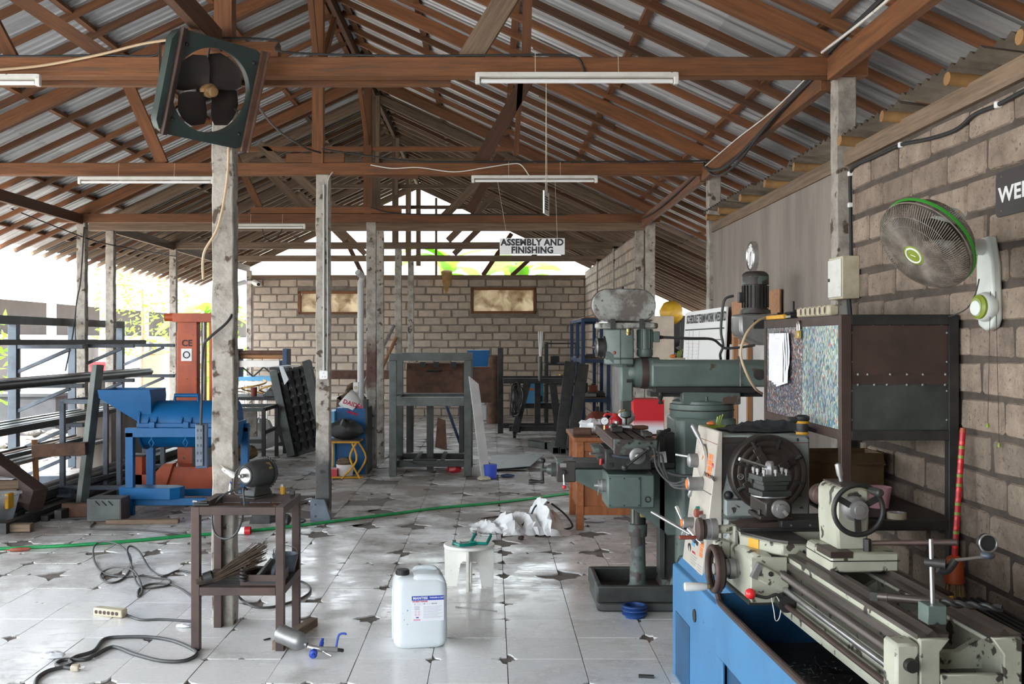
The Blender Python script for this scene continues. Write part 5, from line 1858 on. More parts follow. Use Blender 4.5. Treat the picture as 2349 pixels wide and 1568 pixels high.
# head
mp('head_flange',MB().rev((0.925,YM,1.482),(0.8,YM,1.482),[(0,.094),(.035,.090),(.06,.07)],28),'mill_green')
for dz in (-.05,.05):
    mp('flange_bolt',MB().cyl((0.90,6.575,1.482 + dz),(0.865,6.575,1.482 + dz),.012,.012,6),'steel_mill')
hd_ = MB()
hd_.prism([(0.735,6.60),(0.80,6.56),(0.91,6.56),(0.915,6.60),(0.915,6.74),(0.80,6.76),(0.735,6.72)],'z',1.575,1.765)
hd_.prism([(0.735,6.60),(0.80,6.56),(0.91,6.56),(0.91,6.74),(0.80,6.76),(0.735,6.72)],'z',1.535,1.575)
head = mp('head',hd_,'mill_green',bevel=.008,seg=2)
mp('head_front',MB().prism([(0.735,1.59),(0.80,1.52),(0.84,1.52),(0.84,1.57),(0.735,1.62)],'y',6.57,6.75),'mill_green',head)
mp('quill_column',MB().prism([(0.835,6.58),(0.905,6.58),(0.915,6.62),(0.915,6.72),(0.835,6.74)],'z',1.30,1.56),'mill_green',head,bevel=.006)
mp('quill',MB().box(0.845,0.90,6.61,6.71,1.235,1.30),'steel_mill',head)
mp('spindle_nose',MB().rev((0.873,YM,1.24),(0.873,YM,1),[(0,.036),(.045,.036),(.05,.028),(.055,.008),(.12,.006)],16),'mill_green_worn',head)
mp('seam',MB().box(0.8215,0.8245,6.557,6.561,1.54,1.765),'dark_oil',head)
mp('oil_sight',MB().sphere((0.787,6.566,1.613),.011,12,8),'red_rust',head)
mp('feed_drum',MB().rev((0.735,YM,1.648),(0.6,YM,1.648),[(0,.072),(.012,.072),(.012,.060),(.045,.058),(.046,.066),(.056,.064),(.057,.045),(.064,.04),(.065,.018),(.085,.010)],28),'steel_dark',head)
mp('drum_ring',MB().rev((0.686,YM,1.648),(0.6,YM,1.648),[(0,.0665),(.010,.0655)],28,cap=False),'steel_bright',head)
mp('head_plate',MB().prism([(0.665,6.60),(0.68,6.56),(1.05,6.56),(1.075,6.62),(1.075,6.72),(1.04,6.76),(0.68,6.76)],'z',1.768,1.805),'mill_cover',head,bevel=.008)
for x in (0.76,0.945):
    mp('plate_clip',MB().box(x,x + .03,6.545,6.565,1.765,1.83),'steel_mill',head)
for x,rr in ((0.755,.06),(0.99,.05)):
    mp('pulley',MB().rev((x,YM,1.803),(x,YM,2),[(0,rr),(.006,rr),(.010,rr - .01),(.014,rr),(.020,rr + .008),(.024,rr)],24),'steel_bright',head)
mp('pinch_bolt',MB().rev((0.872,6.555,1.765),(0.872,6.54,1.5),[(0,.012),(.02,.010),(.025,.014),(.04,.010)],10),'brass',head)
# the oval cover, lifted and standing on edge
ov = []
for k in range(13):
    a = -pi / 2 + pi * k / 12
    ov.append((0.955 + .105 * cos(a),1.918 + .105 * sin(a)))
for k in range(13):
    a = pi / 2 + pi * k / 12
    ov.append((0.752 + .105 * cos(a),1.918 + .105 * sin(a)))
cov = mp('belt_cover',MB().prism(ov,'y',6.60,6.66),'mill_cover',bevel=.006)
mp('cover_rim',MB().tube([(x,6.665,z) for x,z in ov] + [(ov[0][0],6.665,ov[0][1])],.006,6),'steel_brown',cov)
mp('cover_stud',MB().cyl((0.845,6.63,2.02),(0.845,6.63,2.04),.010,.010,10),'black',cov)
# motor on the head
mo = MB().rev((0.995,YM,1.765),(0.995,YM,1),[(0,.046),(.13,.046),(.132,.052),(.165,.054),(.18,.044),(.182,0)],24)
motor = mp('head_motor',mo,'mill_green')
for k in range(12):
    a = 2 * pi * k / 12
    mp('cooling_rib',MB().bar((0.995 + .049 * cos(a),YM + .049 * sin(a),1.76),(0.995 + .049 * cos(a),YM + .049 * sin(a),1.64),.006,.009,up=(cos(a),sin(a),0)),'mill_green',motor)
mp('terminal_box',MB().box(1.045,1.085,6.61,6.68,1.68,1.75),'mill_green',motor,bevel=.004)
mp('cable_gland',MB().cyl((1.085,6.65,1.712),(1.115,6.65,1.712),.014,.010,10),'steel_dark',motor)
mc = obj('motor_cable',MB().tube([(1.112,6.65,1.712),(1.3,6.7,1.705),(1.46,6.8,1.70),(1.53,6.85,1.66),(1.56,6.85,1.64),(1.66,6.85,1.645),(1.76,6.85,1.66)],.009,8,smooth=6),'cable_grey')
tag(mc,'black cable running from the mill head motor to the drill','cable')
mc = obj('motor_cable',MB().tube([(1.62,6.86,1.99),(1.565,6.86,1.97),(1.545,6.86,1.90),(1.535,6.86,1.75),(1.55,6.86,1.66),(1.53,6.86,1.60),(1.52,6.80,1.57)],.009,8,smooth=6),'cable_grey')
tag(mc,'black cable curling down from the drill motor to the mill ram','cable')
# knee, saddle, table
kn_ = MB().prism([(0.53,.885),(0.53,.80),(0.60,.765),(0.93,.60),(1.12,.45),(1.19,.45),(1.17,.90),(1.10,.905)],'y',6.52,6.80)
knee = mp('knee',kn_,'mill_green',bevel=.008)
mp('knee_way',MB().prism([(6.50,.885),(6.53,.862),(6.79,.862),(6.82,.885),(6.82,.915),(6.50,.915)],'x',0.53,1.16),'steel_dark',knee)
mp('knee_nose',MB().box(0.415,0.535,6.52,6.80,.79,.925),'mill_green_worn',knee,bevel=.006)
mp('maker_plate',MB().box(0.435,0.475,6.516,6.522,.885,.910),'steel_grey',knee)
mp('feed_lever_boss',MB().cyl((0.455,6.53,.855),(0.455,6.49,.855),.018,.014,14),'black',knee)
lv = mp('feed_lever',MB().cyl((0.455,6.495,.85),(0.458,6.48,.775),.004,.004,8),'steel_bright',knee)
mp('red_ball',MB().sphere((0.458,6.478,.765),.013,16,10),'red_bright',lv)
gp = V((0.415,YM - .02,.855))
mp('knee_dial',MB().rev(gp,gp - V((1,0,0)),[(0,.045),(.03,.045),(.032,.035),(.05,.03),(.06,.018),(.09,.015)],24),'steel_mill',knee)
ckn = mp('crank',MB().tube([gp + V((-.085,0,.055)),gp + V((-.088,0,0)),gp + V((-.085,0,-.075))],.010,10),'steel_dark',knee)
mp('crank_ball',MB().sphere(gp + V((-.085,0,.058)),.019,14,8),'steel_dark',knee)
mp('crank_grip',MB().rev(gp + V((-.075,0,-.078)),gp + V((-.3,0,-.074)),[(0,.012),(.02,.014),(.03,.009),(.06,.012),(.085,.016),(.10,.012),(.102,0)],14),'steel_dark',knee)
# gearbox on the side of the knee
gbx = mp('feed_gearbox',MB().box(0.70,0.985,6.20,6.52,.675,.880),'mill_green',bevel=.008)
mp('gearbox_lid',MB().box(0.705,0.90,6.19,6.20,.685,.868),'mill_green',gbx,bevel=.003)
for x in (.715,.80,.89):
    for z in (.695,.858):
        mp('lid_screw',MB().cyl((x,6.19,z),(x,6.186,z),.005,.005,8),'steel_dark',gbx)
mp('oil_plug',MB().torus((0.945,6.198,.73),(0,1,0),.016,.004,16,6),'steel_dark',gbx)
mp('gearbox_dial',MB().rev((0.70,6.30,.80),(0.5,6.30,.80),[(0,.04),(.025,.04),(.027,.036),(.045,.034),(.046,.015),(.07,.01)],24),'steel_grey',gbx)
mp('dial_lever',MB().cyl((0.655,6.29,.775),(0.65,6.27,.745),.004,.004,8),'steel_bright',gbx)
sdl = mp('saddle',MB().box(0.69,0.97,6.22,6.62,.905,1.03),'steel_dark',bevel=.006)
mp('saddle_wing',MB().prism([(0.63,1.03),(0.69,1.03),(0.69,.93),(0.66,.95)],'y',6.30,6.60),'mill_green_worn',sdl)
mp('lock_lever',MB().tube([(0.73,6.215,.995),(0.80,6.20,.985),(0.90,6.205,.985)],.008,8,smooth=3),'steel_bluegrey',sdl)
for x,z in ((.725,.995),(.725,.935)):
    mp('saddle_bolt',MB().rev((x,6.222,z),(x,6.1,z),[(0,.016),(.006,.016),(.006,.010),(.012,.010)],14),'steel_dark',sdl)
mp('stop_knob',MB().cyl((0.665,6.28,1.0),(0.60,6.26,1.0),.006,.009,10),'steel_bright',sdl)
mp('red_switch',MB().cyl((0.672,6.28,.965),(0.668,6.27,.93),.010,.010,10),'red_paint',sdl)
tx0,tx1,ty0,ty1,tz = 0.70,0.945,5.95,6.92,1.125
tb_ = MB()
tb_.box(tx0,tx1,ty0,ty1,tz - .06,tz - .018)
for k in range(4):
    w_ = (tx1 - tx0 - 3 * .014) / 4
    x = tx0 + k * (w_ + .014)
    tb_.box(x,x + w_,ty0,ty1,tz - .018,tz)
table = mp('table',tb_,'steel_brown',bevel=.002)
mp('table_end',MB().box(tx0 + .005,tx1 + .01,5.90,5.95,tz - .095,tz - .004),'mill_green_worn',table,bevel=.006)
mp('table_dovetail',MB().prism([(0.73,1.03),(0.92,1.03),(0.90,1.066),(0.75,1.066)],'y',6.0,6.9),'steel_dark',table)
for x in (.73,.79,.85,.92):
    mp('end_bolt',MB().cyl((x,5.90,tz - .025 - .05 * ((x * 100) % 2 > 1)),(x,5.895,tz - .025 - .05 * ((x * 100) % 2 > 1)),.008,.008,6),'steel_dark',table)
hw = V((0.835,5.86,1.03))
thw = mp('table_handwheel',MB().rev(hw + V((0,.05,0)),hw - V((0,1,0)),[(0,.03),(.03,.045),(.045,.047),(.048,.043),(.048,.02),(.06,.018),(.075,.016),(.08,.006)],28),'steel_grey')
mp('handle_bar',MB().cyl(hw + V((-.075,-.03,-.06)),hw + V((.055,-.03,.045)),.008,.008,10),'steel_dark',thw)
mp('handle_ball',MB().sphere(hw + V((-.078,-.03,-.062)),.018,16,10),'steel_dark',thw)
mp('handle_ball',MB().sphere(hw + V((.06,-.03,.048)),.014,16,10),'steel_dark',thw)
# elevating screw
es = MB().rev((0.95,YM,.06),(0.95,YM,2),[(0,.088),(.012,.088),(.03,.075),(.045,.062),(.06,.054),(.36,.046),(.362,.058),(.385,.060),(.44,.060),(.445,.05),(.46,.05)],28)
esc = mp('elevating_column',es,'mill_green_worn')
mp('screw_housing',MB().rev((0.95,YM,.50),(0.95,YM,2),[(0,.052),(.10,.050),(.13,.056),(.15,.056)],24),'steel_dark',esc)
mp('junction_block',MB().box(0.955,1.0,6.58,6.62,.555,.605),'brass',esc,bevel=.003)
mp('housing_stripe',MB().box(0.905,0.916,6.615,6.622,.51,.62),'lathe_cream',esc)
# lower hose of the mill
mh = obj('rubber_hose',MB().tube([at(1535,985,6.3),at(1512,1000,6.2),at(1505,1040,6.15),at(1520,1075,6.15),at(1555,1090,6.1),at(1600,1092,6.0)],.012,10,smooth=6),'black_rubber')
tag(mh,'thick black hose curving beside the mill column','hose')

# ------------------------------------------------------------------ things on and by the mill
oc = thing('oil_can','red pump oil can with a bent spout on the mill table','oil can',(0.79,6.55,tz + .001))
obj('body',MB().rev((0,0,0),(0,0,1),[(0,.044),(.062,.044),(.066,.040),(.085,.018),(.095,.016),(.10,.012),(.102,0)],24),'red_paint',oc)
obj('handle',MB().tube([(-.043,0,.01),(-.068,0,.02),(-.07,0,.07),(-.06,0,.095),(-.02,0,.092)],.008,8,smooth=4),'red_paint',oc)
obj('spout',MB().tube([(.01,0,.095),(.03,0,.11),(.062,0,.122)],.004,8,smooth=3),'brass',oc)
obj('pump_lever',MB().tube([(-.02,0,.10),(-.05,0,.115),(-.07,0,.112)],.004,6),'steel_bright',oc)
ga = thing('pressure_gauge','small round pressure gauge standing on the mill table beside the oil can','gauge',(0.715,6.50,tz + .001))
obj('stem',MB().cyl((0,0,0),(0,0,.03),.006,.006,8),'brass',ga)
obj('case',MB().rev((0,.014,.055),(0,-1,.055),[(0,.026),(.02,.028),(.024,.025)],20),'steel_dark',ga)
obj('face',MB().cyl((0,-.0105,.055),(0,-.0115,.055),.0235,.0235,20),'white',ga)
obj('needle',MB().bar((0,-.0125,.055),(.01,-.0125,.067),.002,.001),'black',ga)
tn = thing('tool_holder','steel bar with dark wooden grip lying across the mill table','tool',(0.84,6.46,tz + .019),radians(-8))
obj('shaft',MB().cyl((-.10,0,0),(.03,0,0),.017,.017,14),'steel_bright',tn)
obj('collar',MB().cyl((.03,0,0),(.045,0,0),.019,.019,14),'steel_grey',tn)
obj('grip',MB().rev((.045,0,0),(1,0,0),[(0,.010),(.02,.014),(.07,.016),(.10,.010),(.102,0)],14),'wood_dark',tn)
vb = thing('clamp_block','dark stepped clamp block with a bolt on the mill table','clamp',(0.775,6.36,tz + .001))
obj('body',MB().box(-.035,.035,-.04,.04,0,.032).box(-.035,-.005,-.04,.04,.032,.05),'steel_dark',vb,bevel=.003)
obj('bolt',MB().rev((.0,0,.032),(.0,0,1),[(0,.010),(.022,.010),(.022,.014),(.034,.014)],8),'steel_grey',vb)
vb2 = thing('clamp_block','pair of grooved steel blocks at the near corner of the mill table','clamp',(0.915,6.05,tz + .001))
obj('body',MB().box(-.03,.03,-.035,.035,0,.024),'mill_green_worn',vb2,bevel=.004)
obj('body',MB().box(-.02,.025,.05,.12,0,.026),'steel_dark',vb2,bevel=.004)
rb_ = random.Random(31)


def crumple(name,label,cat,center,size,mat,seed,parts=1,group=None,flat=.5,n=18,m_=10,amp=.35,label_prop=None):
    r = random.Random(seed)
    t = obj(name,blob(size,seed,flat,n,m_,amp),mat,None,m=Matrix.Translation(V(center)))
    tag(t,label,cat,group)
    return t


def blob(size,seed,flat=.5,n=18,m_=10,amp=.35):
    """Crumpled lump with creases, resting on z = 0."""
    r = random.Random(seed)
    vs,fs = [],[]
    ph = [(r.uniform(0,6.28),r.randint(2,5),r.uniform(.3,1)) for _ in range(6)]
    for k in range(m_ + 1):
        th = pi * k / m_
        for i in range(n):
            a = 2 * pi * i / n
            w = 1 + amp * (sum(q * sin(f_ * a + p + th * 2) for p,f_,q in ph) / 4 + r.uniform(-.35,.35))
            rr_ = sin(th) * w
            vs.append((size[0] * rr_ * cos(a),size[1] * rr_ * sin(a),max(0.0,size[2] * (.5 - .5 * cos(th)) * (1 + amp * .5 * r.uniform(-1,1)))))
    for k in range(m_):
        for i in range(n):
            j = (i + 1) % n
            fs.append((k * n + i,k * n + j,(k + 1) * n + j,(k + 1) * n + i))
    return MB().add(vs,fs)


bg = crumple('plastic_bag','crumpled clear-white bag with blue print behind the oil can','bag',(0.89,6.82,tz + .001),(.05,.04,.11),'sack_white',5)

# offerings: small leaf trays with flowers
for (p,lab) in (((1.185,6.60,1.568),'small palm-leaf offering tray on top of the mill ram'),((1.13,5.20,1.249),'small palm-leaf offering tray with orange flower on the lathe headstock')):
    t = thing('offering_tray',lab,'offering',p,radians(10))
    obj('tray',MB().prism([(-.05,-.04),(.05,-.04),(.06,.05),(-.06,.05)],'z',0,.012),'fan_lime' if 'lathe' in lab else 'beige_plastic',t)
    obj('flower',blob((.022,.018,.02),4,n=10,m_=6).move((-.02,0,.012)),'print_orange',t)
    for k in range(3):
        obj('leaf_strip',MB().bar((.01 + .008 * k,0,.012),(.02 + .014 * k,.005,.055 + .006 * k),.008,.002),'fan_lime',t)

# black cloth and a small grinder on the headstock
clm = MB()
nx,ny = 26,9
rc = random.Random(12)
vs = []
for j in range(ny + 1):
    for i in range(nx + 1):
        u,v = i / nx,j / ny
        edge = min(u,1 - u,v,1 - v) * 6
        z = (.012 + .045 * (0.5 + .5 * sin(u * 9 + v * 5)) * (.4 + u * .6) + rc.uniform(-.008,.008)) * min(1,edge + .2)
        vs.append((-.23 + .46 * u + .02 * sin(v * 7),-.13 + .30 * v + .02 * sin(u * 11),max(z,.004)))
clm.add(vs,[(j * (nx + 1) + i,j * (nx + 1) + i + 1,(j + 1) * (nx + 1) + i + 1,(j + 1) * (nx + 1) + i) for j in range(ny) for i in range(nx)])
cb = obj('black_cloth',clm,'cloth_black',None,m=frame((1.34,5.03,1.248),radians(2)) @ Matrix.Diagonal((.9,.9,1,1)))
tag(cb,'crumpled black cloth spread on top of the lathe headstock','cloth')
ag = thing('disc_grinder','small black and yellow disc grinder on the corner of the headstock','grinder',(1.475,4.865,1.246))
obj('pad',MB().cyl((0,0,0),(0,0,.012),.030,.030,18),'yellow',ag)
obj('body',MB().rev((0,0,.012),(0,0,1),[(0,.026),(.03,.028),(.045,.024),(.06,.034),(.072,.034),(.08,.02)],18),'black',ag)
obj('band',MB().rev((0,0,.052),(0,0,1),[(0,.030),(.012,.0345)],18,cap=False),'yellow',ag)
obj('grip',MB().box(-.07,.0,-.018,.018,.055,.082),'black',ag,bevel=.008)

pl_ = thing('blue_pulley','blue double-groove pulley lying on the tiles before the mill base','pulley',(0.874,6.27,0.0))
obj('rim',MB().rev((0,0,0),(0,0,1),[(0,.058),(.014,.060),(.018,.076),(.024,.078),(.034,.064),(.044,.078),(.050,.078),(.058,.066),(.066,.078),(.074,.078),(.076,.072),(.076,.060),(.02,.056),(.0,.056),(0,.058)],40,cap=False),'blue_pulley',pl_)
obj('bore',MB().rev((0,0,.0),(0,0,1),[(0,.056),(.03,.056),(.03,.02)],30),'blue_dark',pl_)

# ------------------------------------------------------------------ pillar drill behind the cabinet
dr = thing('pillar_drill','pillar drill with ribbed upright motor behind the speckled cabinet','drill',(1.93,7.05,0))
DX,DYd = 1.80,7.0


def dp(name,mb,mat,parent=None,**k):
    return wobj(name,mb,mat,parent or dr,**k)


dm = dp('motor',MB().rev((DX,DYd,1.90),(DX,DYd,3),[(0,.088),(.01,.088),(.012,.078),(.17,.078),(.172,.09),(.235,.09),(.25,.08),(.262,.06)],28),'dark_oil')
for k in range(20):
    a = 2 * pi * k / 20
    dp('cooling_rib',MB().bar((DX + .084 * cos(a),DYd + .084 * sin(a),1.915),(DX + .084 * cos(a),DYd + .084 * sin(a),2.065),.006,.014,up=(cos(a),sin(a),0)),'dark_oil',dm)
dp('fan_cowl',MB().rev((DX,DYd,2.072),(DX,DYd,3),[(0,.091),(.05,.0915),(.07,.085),(.09,.06),(.091,0)],28),'mill_green_worn',dm)
dp('terminal_box',MB().box(DX - .115,DX - .075,DYd - .03,DYd + .03,1.95,2.02),'dark_oil',dm,bevel=.004)
dp('motor_flange',MB().cyl((DX,DYd,1.875),(DX,DYd,1.90),.105,.10,24),'mill_green_worn')
dh = dp('head_housing',MB().prism([(1.665,1.87),(2.05,1.87),(2.05,1.66),(1.80,1.66),(1.68,1.72),(1.665,1.76)],'y',DYd - .12,DYd + .14),'steel_grey',bevel=.02,seg=2)
dp('belt_window',MB().box(1.76,1.84,DYd - .1225,DYd - .118,1.77,1.83),'black',dh)
dp('window_pulley',MB().cyl((1.80,DYd - .07,1.78),(1.80,DYd - .07,1.82),.03,.03,16),'steel_dark',dh)
dp('pillar',MB().cyl((1.97,7.02,.04),(1.97,7.02,1.70),.055,.055,20),'steel_mill')
dp('foot',MB().box(1.80,2.06,6.97,7.20,0,.05),'mill_green_worn',bevel=.01)

# ------------------------------------------------------------------ red and white cupboard, teak desk behind the mill
cup = thing('metal_box','metal box sprayed red above and white below standing on the teak desk','box',(1.43,9.5,.826))
obj('shell',MB().box(-.14,.145,-.15,.20,.01,.325),'red_white_spray',cup,bevel=.006)
for x in (-.11,.11):
    obj('foot',MB().box(x - .02,x + .02,-.13,-.09,0,.01),'black',cup)
desk = thing('teak_desk','orange teak desk with panelled side beyond the milling machine','desk',(1.1,9.5,0))
for x,y in ((.79,9.18),(1.62,9.18),(.79,10.0),(1.62,10.0)):
    bar('leg',(x,y,0),(x,y,.79),.065,.065,'wood_orange',desk,bevel=.003)
wobj('top',MB().box(.73,1.70,9.12,10.08,.79,.825),'wood_orange',desk,bevel=.004)
wobj('side_panel',MB().box(.82,1.59,9.18,9.20,.16,.74),'wood_orange',desk)
for z in (.17,.745):
    bar('rail',(.82,9.18,z),(1.59,9.18,z),.04,.08,'wood_orange',desk,bevel=.003)
bar('stile',(1.02,9.175,.21),(1.02,9.175,.71),.03,.06,'wood_orange',desk,up=(1,0,0))
wobj('end_panel',MB().box(.785,.80,9.2,9.98,.16,.76),'wood_orange',desk)
bag2 = crumple('plastic_bag','crumpled white plastic bag on the corner of the teak desk','bag',(.95,9.5,.826),(.14,.12,.13),'sack_white',6,n=22,m_=12)
rl = thing('paint_roller_sleeve','brown roll lying on the teak desk corner','roll',(.80,9.28,.866),radians(-10))
obj('roll',MB().rev((-.06,0,0),(1,0,0),[(0,.02),(.0,.04),(.16,.038),(.16,.015)],16),'steel_rust',rl)
kt = thing('hand_tool','dark pliers lying at the edge of the teak desk','pliers',(.96,9.2,.827),radians(20))
obj('jaws',MB().box(-.02,.03,-.012,.012,0,.014),'steel_dark',kt,bevel=.003)
obj('handle',MB().tube([(.03,.006,.007),(.09,.02,.007),(.17,.012,.007)],.006,6),'steel_brown',kt)
obj('handle',MB().tube([(.03,-.006,.007),(.09,-.02,.007),(.17,-.012,.007)],.006,6),'steel_brown',kt)
pb = thing('folded_paper','blue-white scrap of paper hanging at the mill saddle','paper',(1.02,6.3,.98))
obj('sheet',MB().plate([(-.03,0,.02),(.05,0,.03),(.06,.01,-.04),(-.01,.01,-.04)],.001),'paper',pb)
# ================================================================== square steel stand with the bench grinder
SX0,SX1,SY0,SY1,SZ = -1.615,-1.155,5.60,6.055,0.785
stand = thing('grinder_stand','brown square-tube stand carrying the bench grinder before the stained column','stand',((SX0 + SX1) / 2,(SY0 + SY1) / 2,0))
t_ = 0.045
for k,(x,y) in enumerate(((SX0,SY0),(SX1,SY0),(SX0,SY1),(SX1,SY1))):
    bar('leg',(x,y,0),(x,y,SZ),t_,t_,'steel_brown',stand,bevel=.002)
for z in (SZ - t_ / 2,.325):
    for p,q in (((SX0,SY0),(SX1,SY0)),((SX0,SY1),(SX1,SY1)),((SX0,SY0),(SX0,SY1)),((SX1,SY0),(SX1,SY1))):
        d = (V((q[0],q[1],z)) - V((p[0],p[1],z))).normalized() * t_ / 2
        bar('rail',V((p[0],p[1],z)) + d,V((q[0],q[1],z)) - d,t_,t_,'steel_brown',stand,bevel=.002)
bar('cross_plate',(SX0,SY1 - .14,SZ - .05),(SX1,SY1 - .14,SZ - .05),.10,.02,'steel_rust',stand)
for k in range(7):
    y = SY0 + .05 + k * .058
    bar('shelf_slat',(SX0 + .02,y,.33),(SX1 - .02,y,.33),.046,.006,'steel_dark',stand)
bar('spacer_plate',(SX1 - .02,SY0 - .01,.02),(SX1 + .10,SY1 + .02,.02),.05,.06,'wood_grey',stand)
for x in (-1.24,-1.215):
    wobj('bolt',MB().rev((x,SY1 - .19,SZ - .045),(x,SY1 - .3,SZ - .045),[(0,.014),(.01,.014),(.012,.009),(.02,.008)],8),'steel_rust',stand)

gr = thing('bench_grinder','dark bench grinder with one bright disc face on the square stand','grinder',(-1.36,SY1 - .10,SZ - .005),radians(60),m=frame((-1.36,SY1 - .10,SZ - .005),radians(60)) @ Matrix.Diagonal((.84,.84,.84,1)))
obj('foot',MB().prism([(-.11,-.07),(.11,-.07),(.11,.07),(-.11,.07)],'z',0,.018),'grinder_grey',gr,bevel=.006)
obj('pedestal',MB().add([(-.095,-.055,.018),(.095,-.055,.018),(.095,.055,.018),(-.095,.055,.018),(-.06,-.04,.10),(.06,-.04,.10),(.06,.04,.10),(-.06,.04,.10)],[(0,1,5,4),(1,2,6,5),(2,3,7,6),(3,0,4,7),(4,5,6,7),(3,2,1,0)]),'grinder_grey',gr,bevel=.006)
gc = V((0,0,.165))
hs_ = obj('housing',MB().rev(gc - V((.12,0,0)),gc + V((1,0,0)),[(0,.060),(.006,.068),(.03,.082),(.08,.093),(.14,.097),(.18,.095),(.185,.09)],32),'grinder_grey',gr)
obj('end_shield',MB().rev(gc + V((.062,0,0)),gc + V((1,0,0)),[(0,.098),(.018,.100),(.04,.094),(.045,.06),(.046,0)],32),'black',gr)
ed = MB()
for k in range(28):
    a = 2 * pi * k / 28
    ed.bar(gc + V((.075,.098 * cos(a),.098 * sin(a))),gc + V((.075,.107 * cos(a + .05),.107 * sin(a + .05))),.03,.008,up=(1,0,0))
tag(obj('rubber_edge',ed,'black_rubber',gr),kind='stuff')
obj('disc_face',MB().rev(gc - V((.118,0,0)),gc - V((1,0,0)),[(0,.050),(.006,.049),(.007,.012)],28),'steel_grey',gr)
obj('face_ring',MB().torus(gc - V((.12,0,0)),(1,0,0),.057,.008,30,8),'black',gr)
obj('spindle',MB().rev(gc - V((.12,0,0)),gc - V((1,0,0)),[(0,.012),(.025,.012),(.025,.016),(.04,.016),(.045,.010),(.06,.009)],12),'steel_grey',gr)
obj('rating_plate',MB().rev(gc + V((.02,0,0)),gc + V((1,0,0)),[(0,.0972),(.035,.0980)],32,cap=False) if False else MB().bar(gc + V((.035,-.091,.036)),gc + V((.035,-.060,.078)),.034,.002,up=(0,-.75,.65)),'brass',gr)
obj('switch',MB().box(.096,.10,-.018,.018,.04,.075),'steel_brown',gr)
gl = obj('grinder_lead',MB().tube([(-1.40,SY1 - .12,.80),(-1.42,SY1 - .16,.845),(-1.42,SY1 - .20,.83),(-1.41,SY1 - .22,.74),(-1.43,SY1 - .28,.62),(-1.50,SY1 - .26,.57),(-1.58,SY1 - .22,.60),(-1.60,SY1 - .18,.72),(-1.56,SY1 - .16,.79),(-1.48,SY1 - .12,.83),(-1.42,SY1 - .10,.83)],.006,8,smooth=5),'cable_grey')
tag(gl,'black cord looping below the stand top from the bench grinder','cord')
gl = obj('grinder_lead',MB().tube([(-1.43,SY1 - .03,.86),(-1.455,SY1 + .0,.92),(-1.49,SY1 + .0,.935),(-1.515,SY1 + .0,.90),(-1.525,SY1 + .0,.82),(-1.50,SY1 - .02,.785),(-1.44,SY1 - .05,.79)],.006,8,smooth=5),'cable_grey')
tag(gl,'black cord arching from the bench grinder towards the column plug','cord')
pg = thing('wall_plug','cream plug and socket hanging on the stained column above the stand','plug',(-1.555,SY1 + .012,.905))
obj('body',MB().rev((-.04,0,.03),(.04,0,-.02),[(0,.010),(.02,.016),(.05,.017),(.06,.02),(.09,.018)],12),'white_dirty',pg)
obj('string',MB().tube([(-.05,0,.05),(-.02,-.01,.03),(.03,.0,.0)],.003,6),'beige_plastic',pg)
sp = thing('spray_nozzle','small steel nozzle with a blue tip on the stand corner','nozzle',(-1.545,SY1 + .005,SZ))
obj('body',MB().rev((0,0,0),(0,0,1),[(0,.014),(.025,.014),(.027,.010),(.045,.010),(.05,.007),(.062,.005)],12),'steel_bright',sp)
obj('tip',MB().rev((0,0,.06),(0,0,1),[(0,.006),(.012,.004),(.014,0)],10),'print_blue',sp)
yb_ = thing('yellow_battery','small yellow cylinder with a steel cap on the stand edge','battery',(-1.235,SY1,SZ))
obj('body',MB().cyl((0,0,0),(0,0,.045),.017,.017,16),'yellow',yb_)
obj('cap',MB().cyl((0,0,.045),(0,0,.058),.017,.014,16),'steel_grey',yb_)
cp = thing('spring_clip','dark spring clip sitting on the near corner of the stand','clip',(-1.585,SY0 + .02,SZ + .001))
obj('jaw',MB().box(-.05,.04,-.014,.014,0,.014).box(-.02,.03,-.018,.018,.014,.026),'black',cp,bevel=.003)
obj('handle',MB().tube([(-.03,0,.02),(-.055,0,.024)],.008,8),'steel_bright',cp)
nut = thing('square_nut','dark square nut standing on the back corner of the stand','nut',(-1.175,SY1 - .02,SZ))
obj('block',MB().box(-.014,.014,-.014,.014,0,.024),'steel_dark',nut,bevel=.002)

# on its shelf: twig brush, tool tray, bowl
tbm = thing('twig_brush','brush of brown twigs bound at one end on the stand shelf','brush',(-1.60,SY0 - .005,.378),radians(10))
rr = random.Random(9)
tw = MB()
for k in range(170):
    a,q = rr.uniform(0,2 * pi),sqrt(rr.random())
    y0,z0 = q * .028 * cos(a),q * .024 * sin(a)
    L = rr.uniform(.26,.37)
    tw.tube([(0,y0,z0),(.10,y0 * 1.1,z0 * 1.1 + .02),(L,y0 * 3.4 + rr.uniform(-.015,.015),z0 * 2.6 + L * .42 + rr.uniform(-.015,.02))],.0017,4)
tag(obj('twigs',tw,'twig',tbm),kind='stuff')
obj('binding',MB().rev((.03,0,.012),(.075,0,.026),[(0,.032),(.045,.033)],16,cap=False),'black',tbm)
obj('cut_ends',MB().rev((-.012,0,0),(.05,0,.012),[(0,.022),(.03,.026)],14),'twig',tbm)
ttr = thing('tool_tray','rusty steel drawer tray with a slot on the stand shelf','tray',(-1.27,5.72,.340))
tt = MB()
tt.box(-.10,.10,-.10,-.09,0,.065).box(-.10,.10,.12,.13,0,.065).box(-.11,-.10,-.10,.13,0,.065).box(.10,.11,-.10,.13,0,.065).box(-.10,.10,-.10,.13,0,.004)
obj('shell',tt,'steel_brown',ttr)
obj('slot',MB().box(-.06,.09,-.1025,-.0995,.018,.03),'black',ttr)
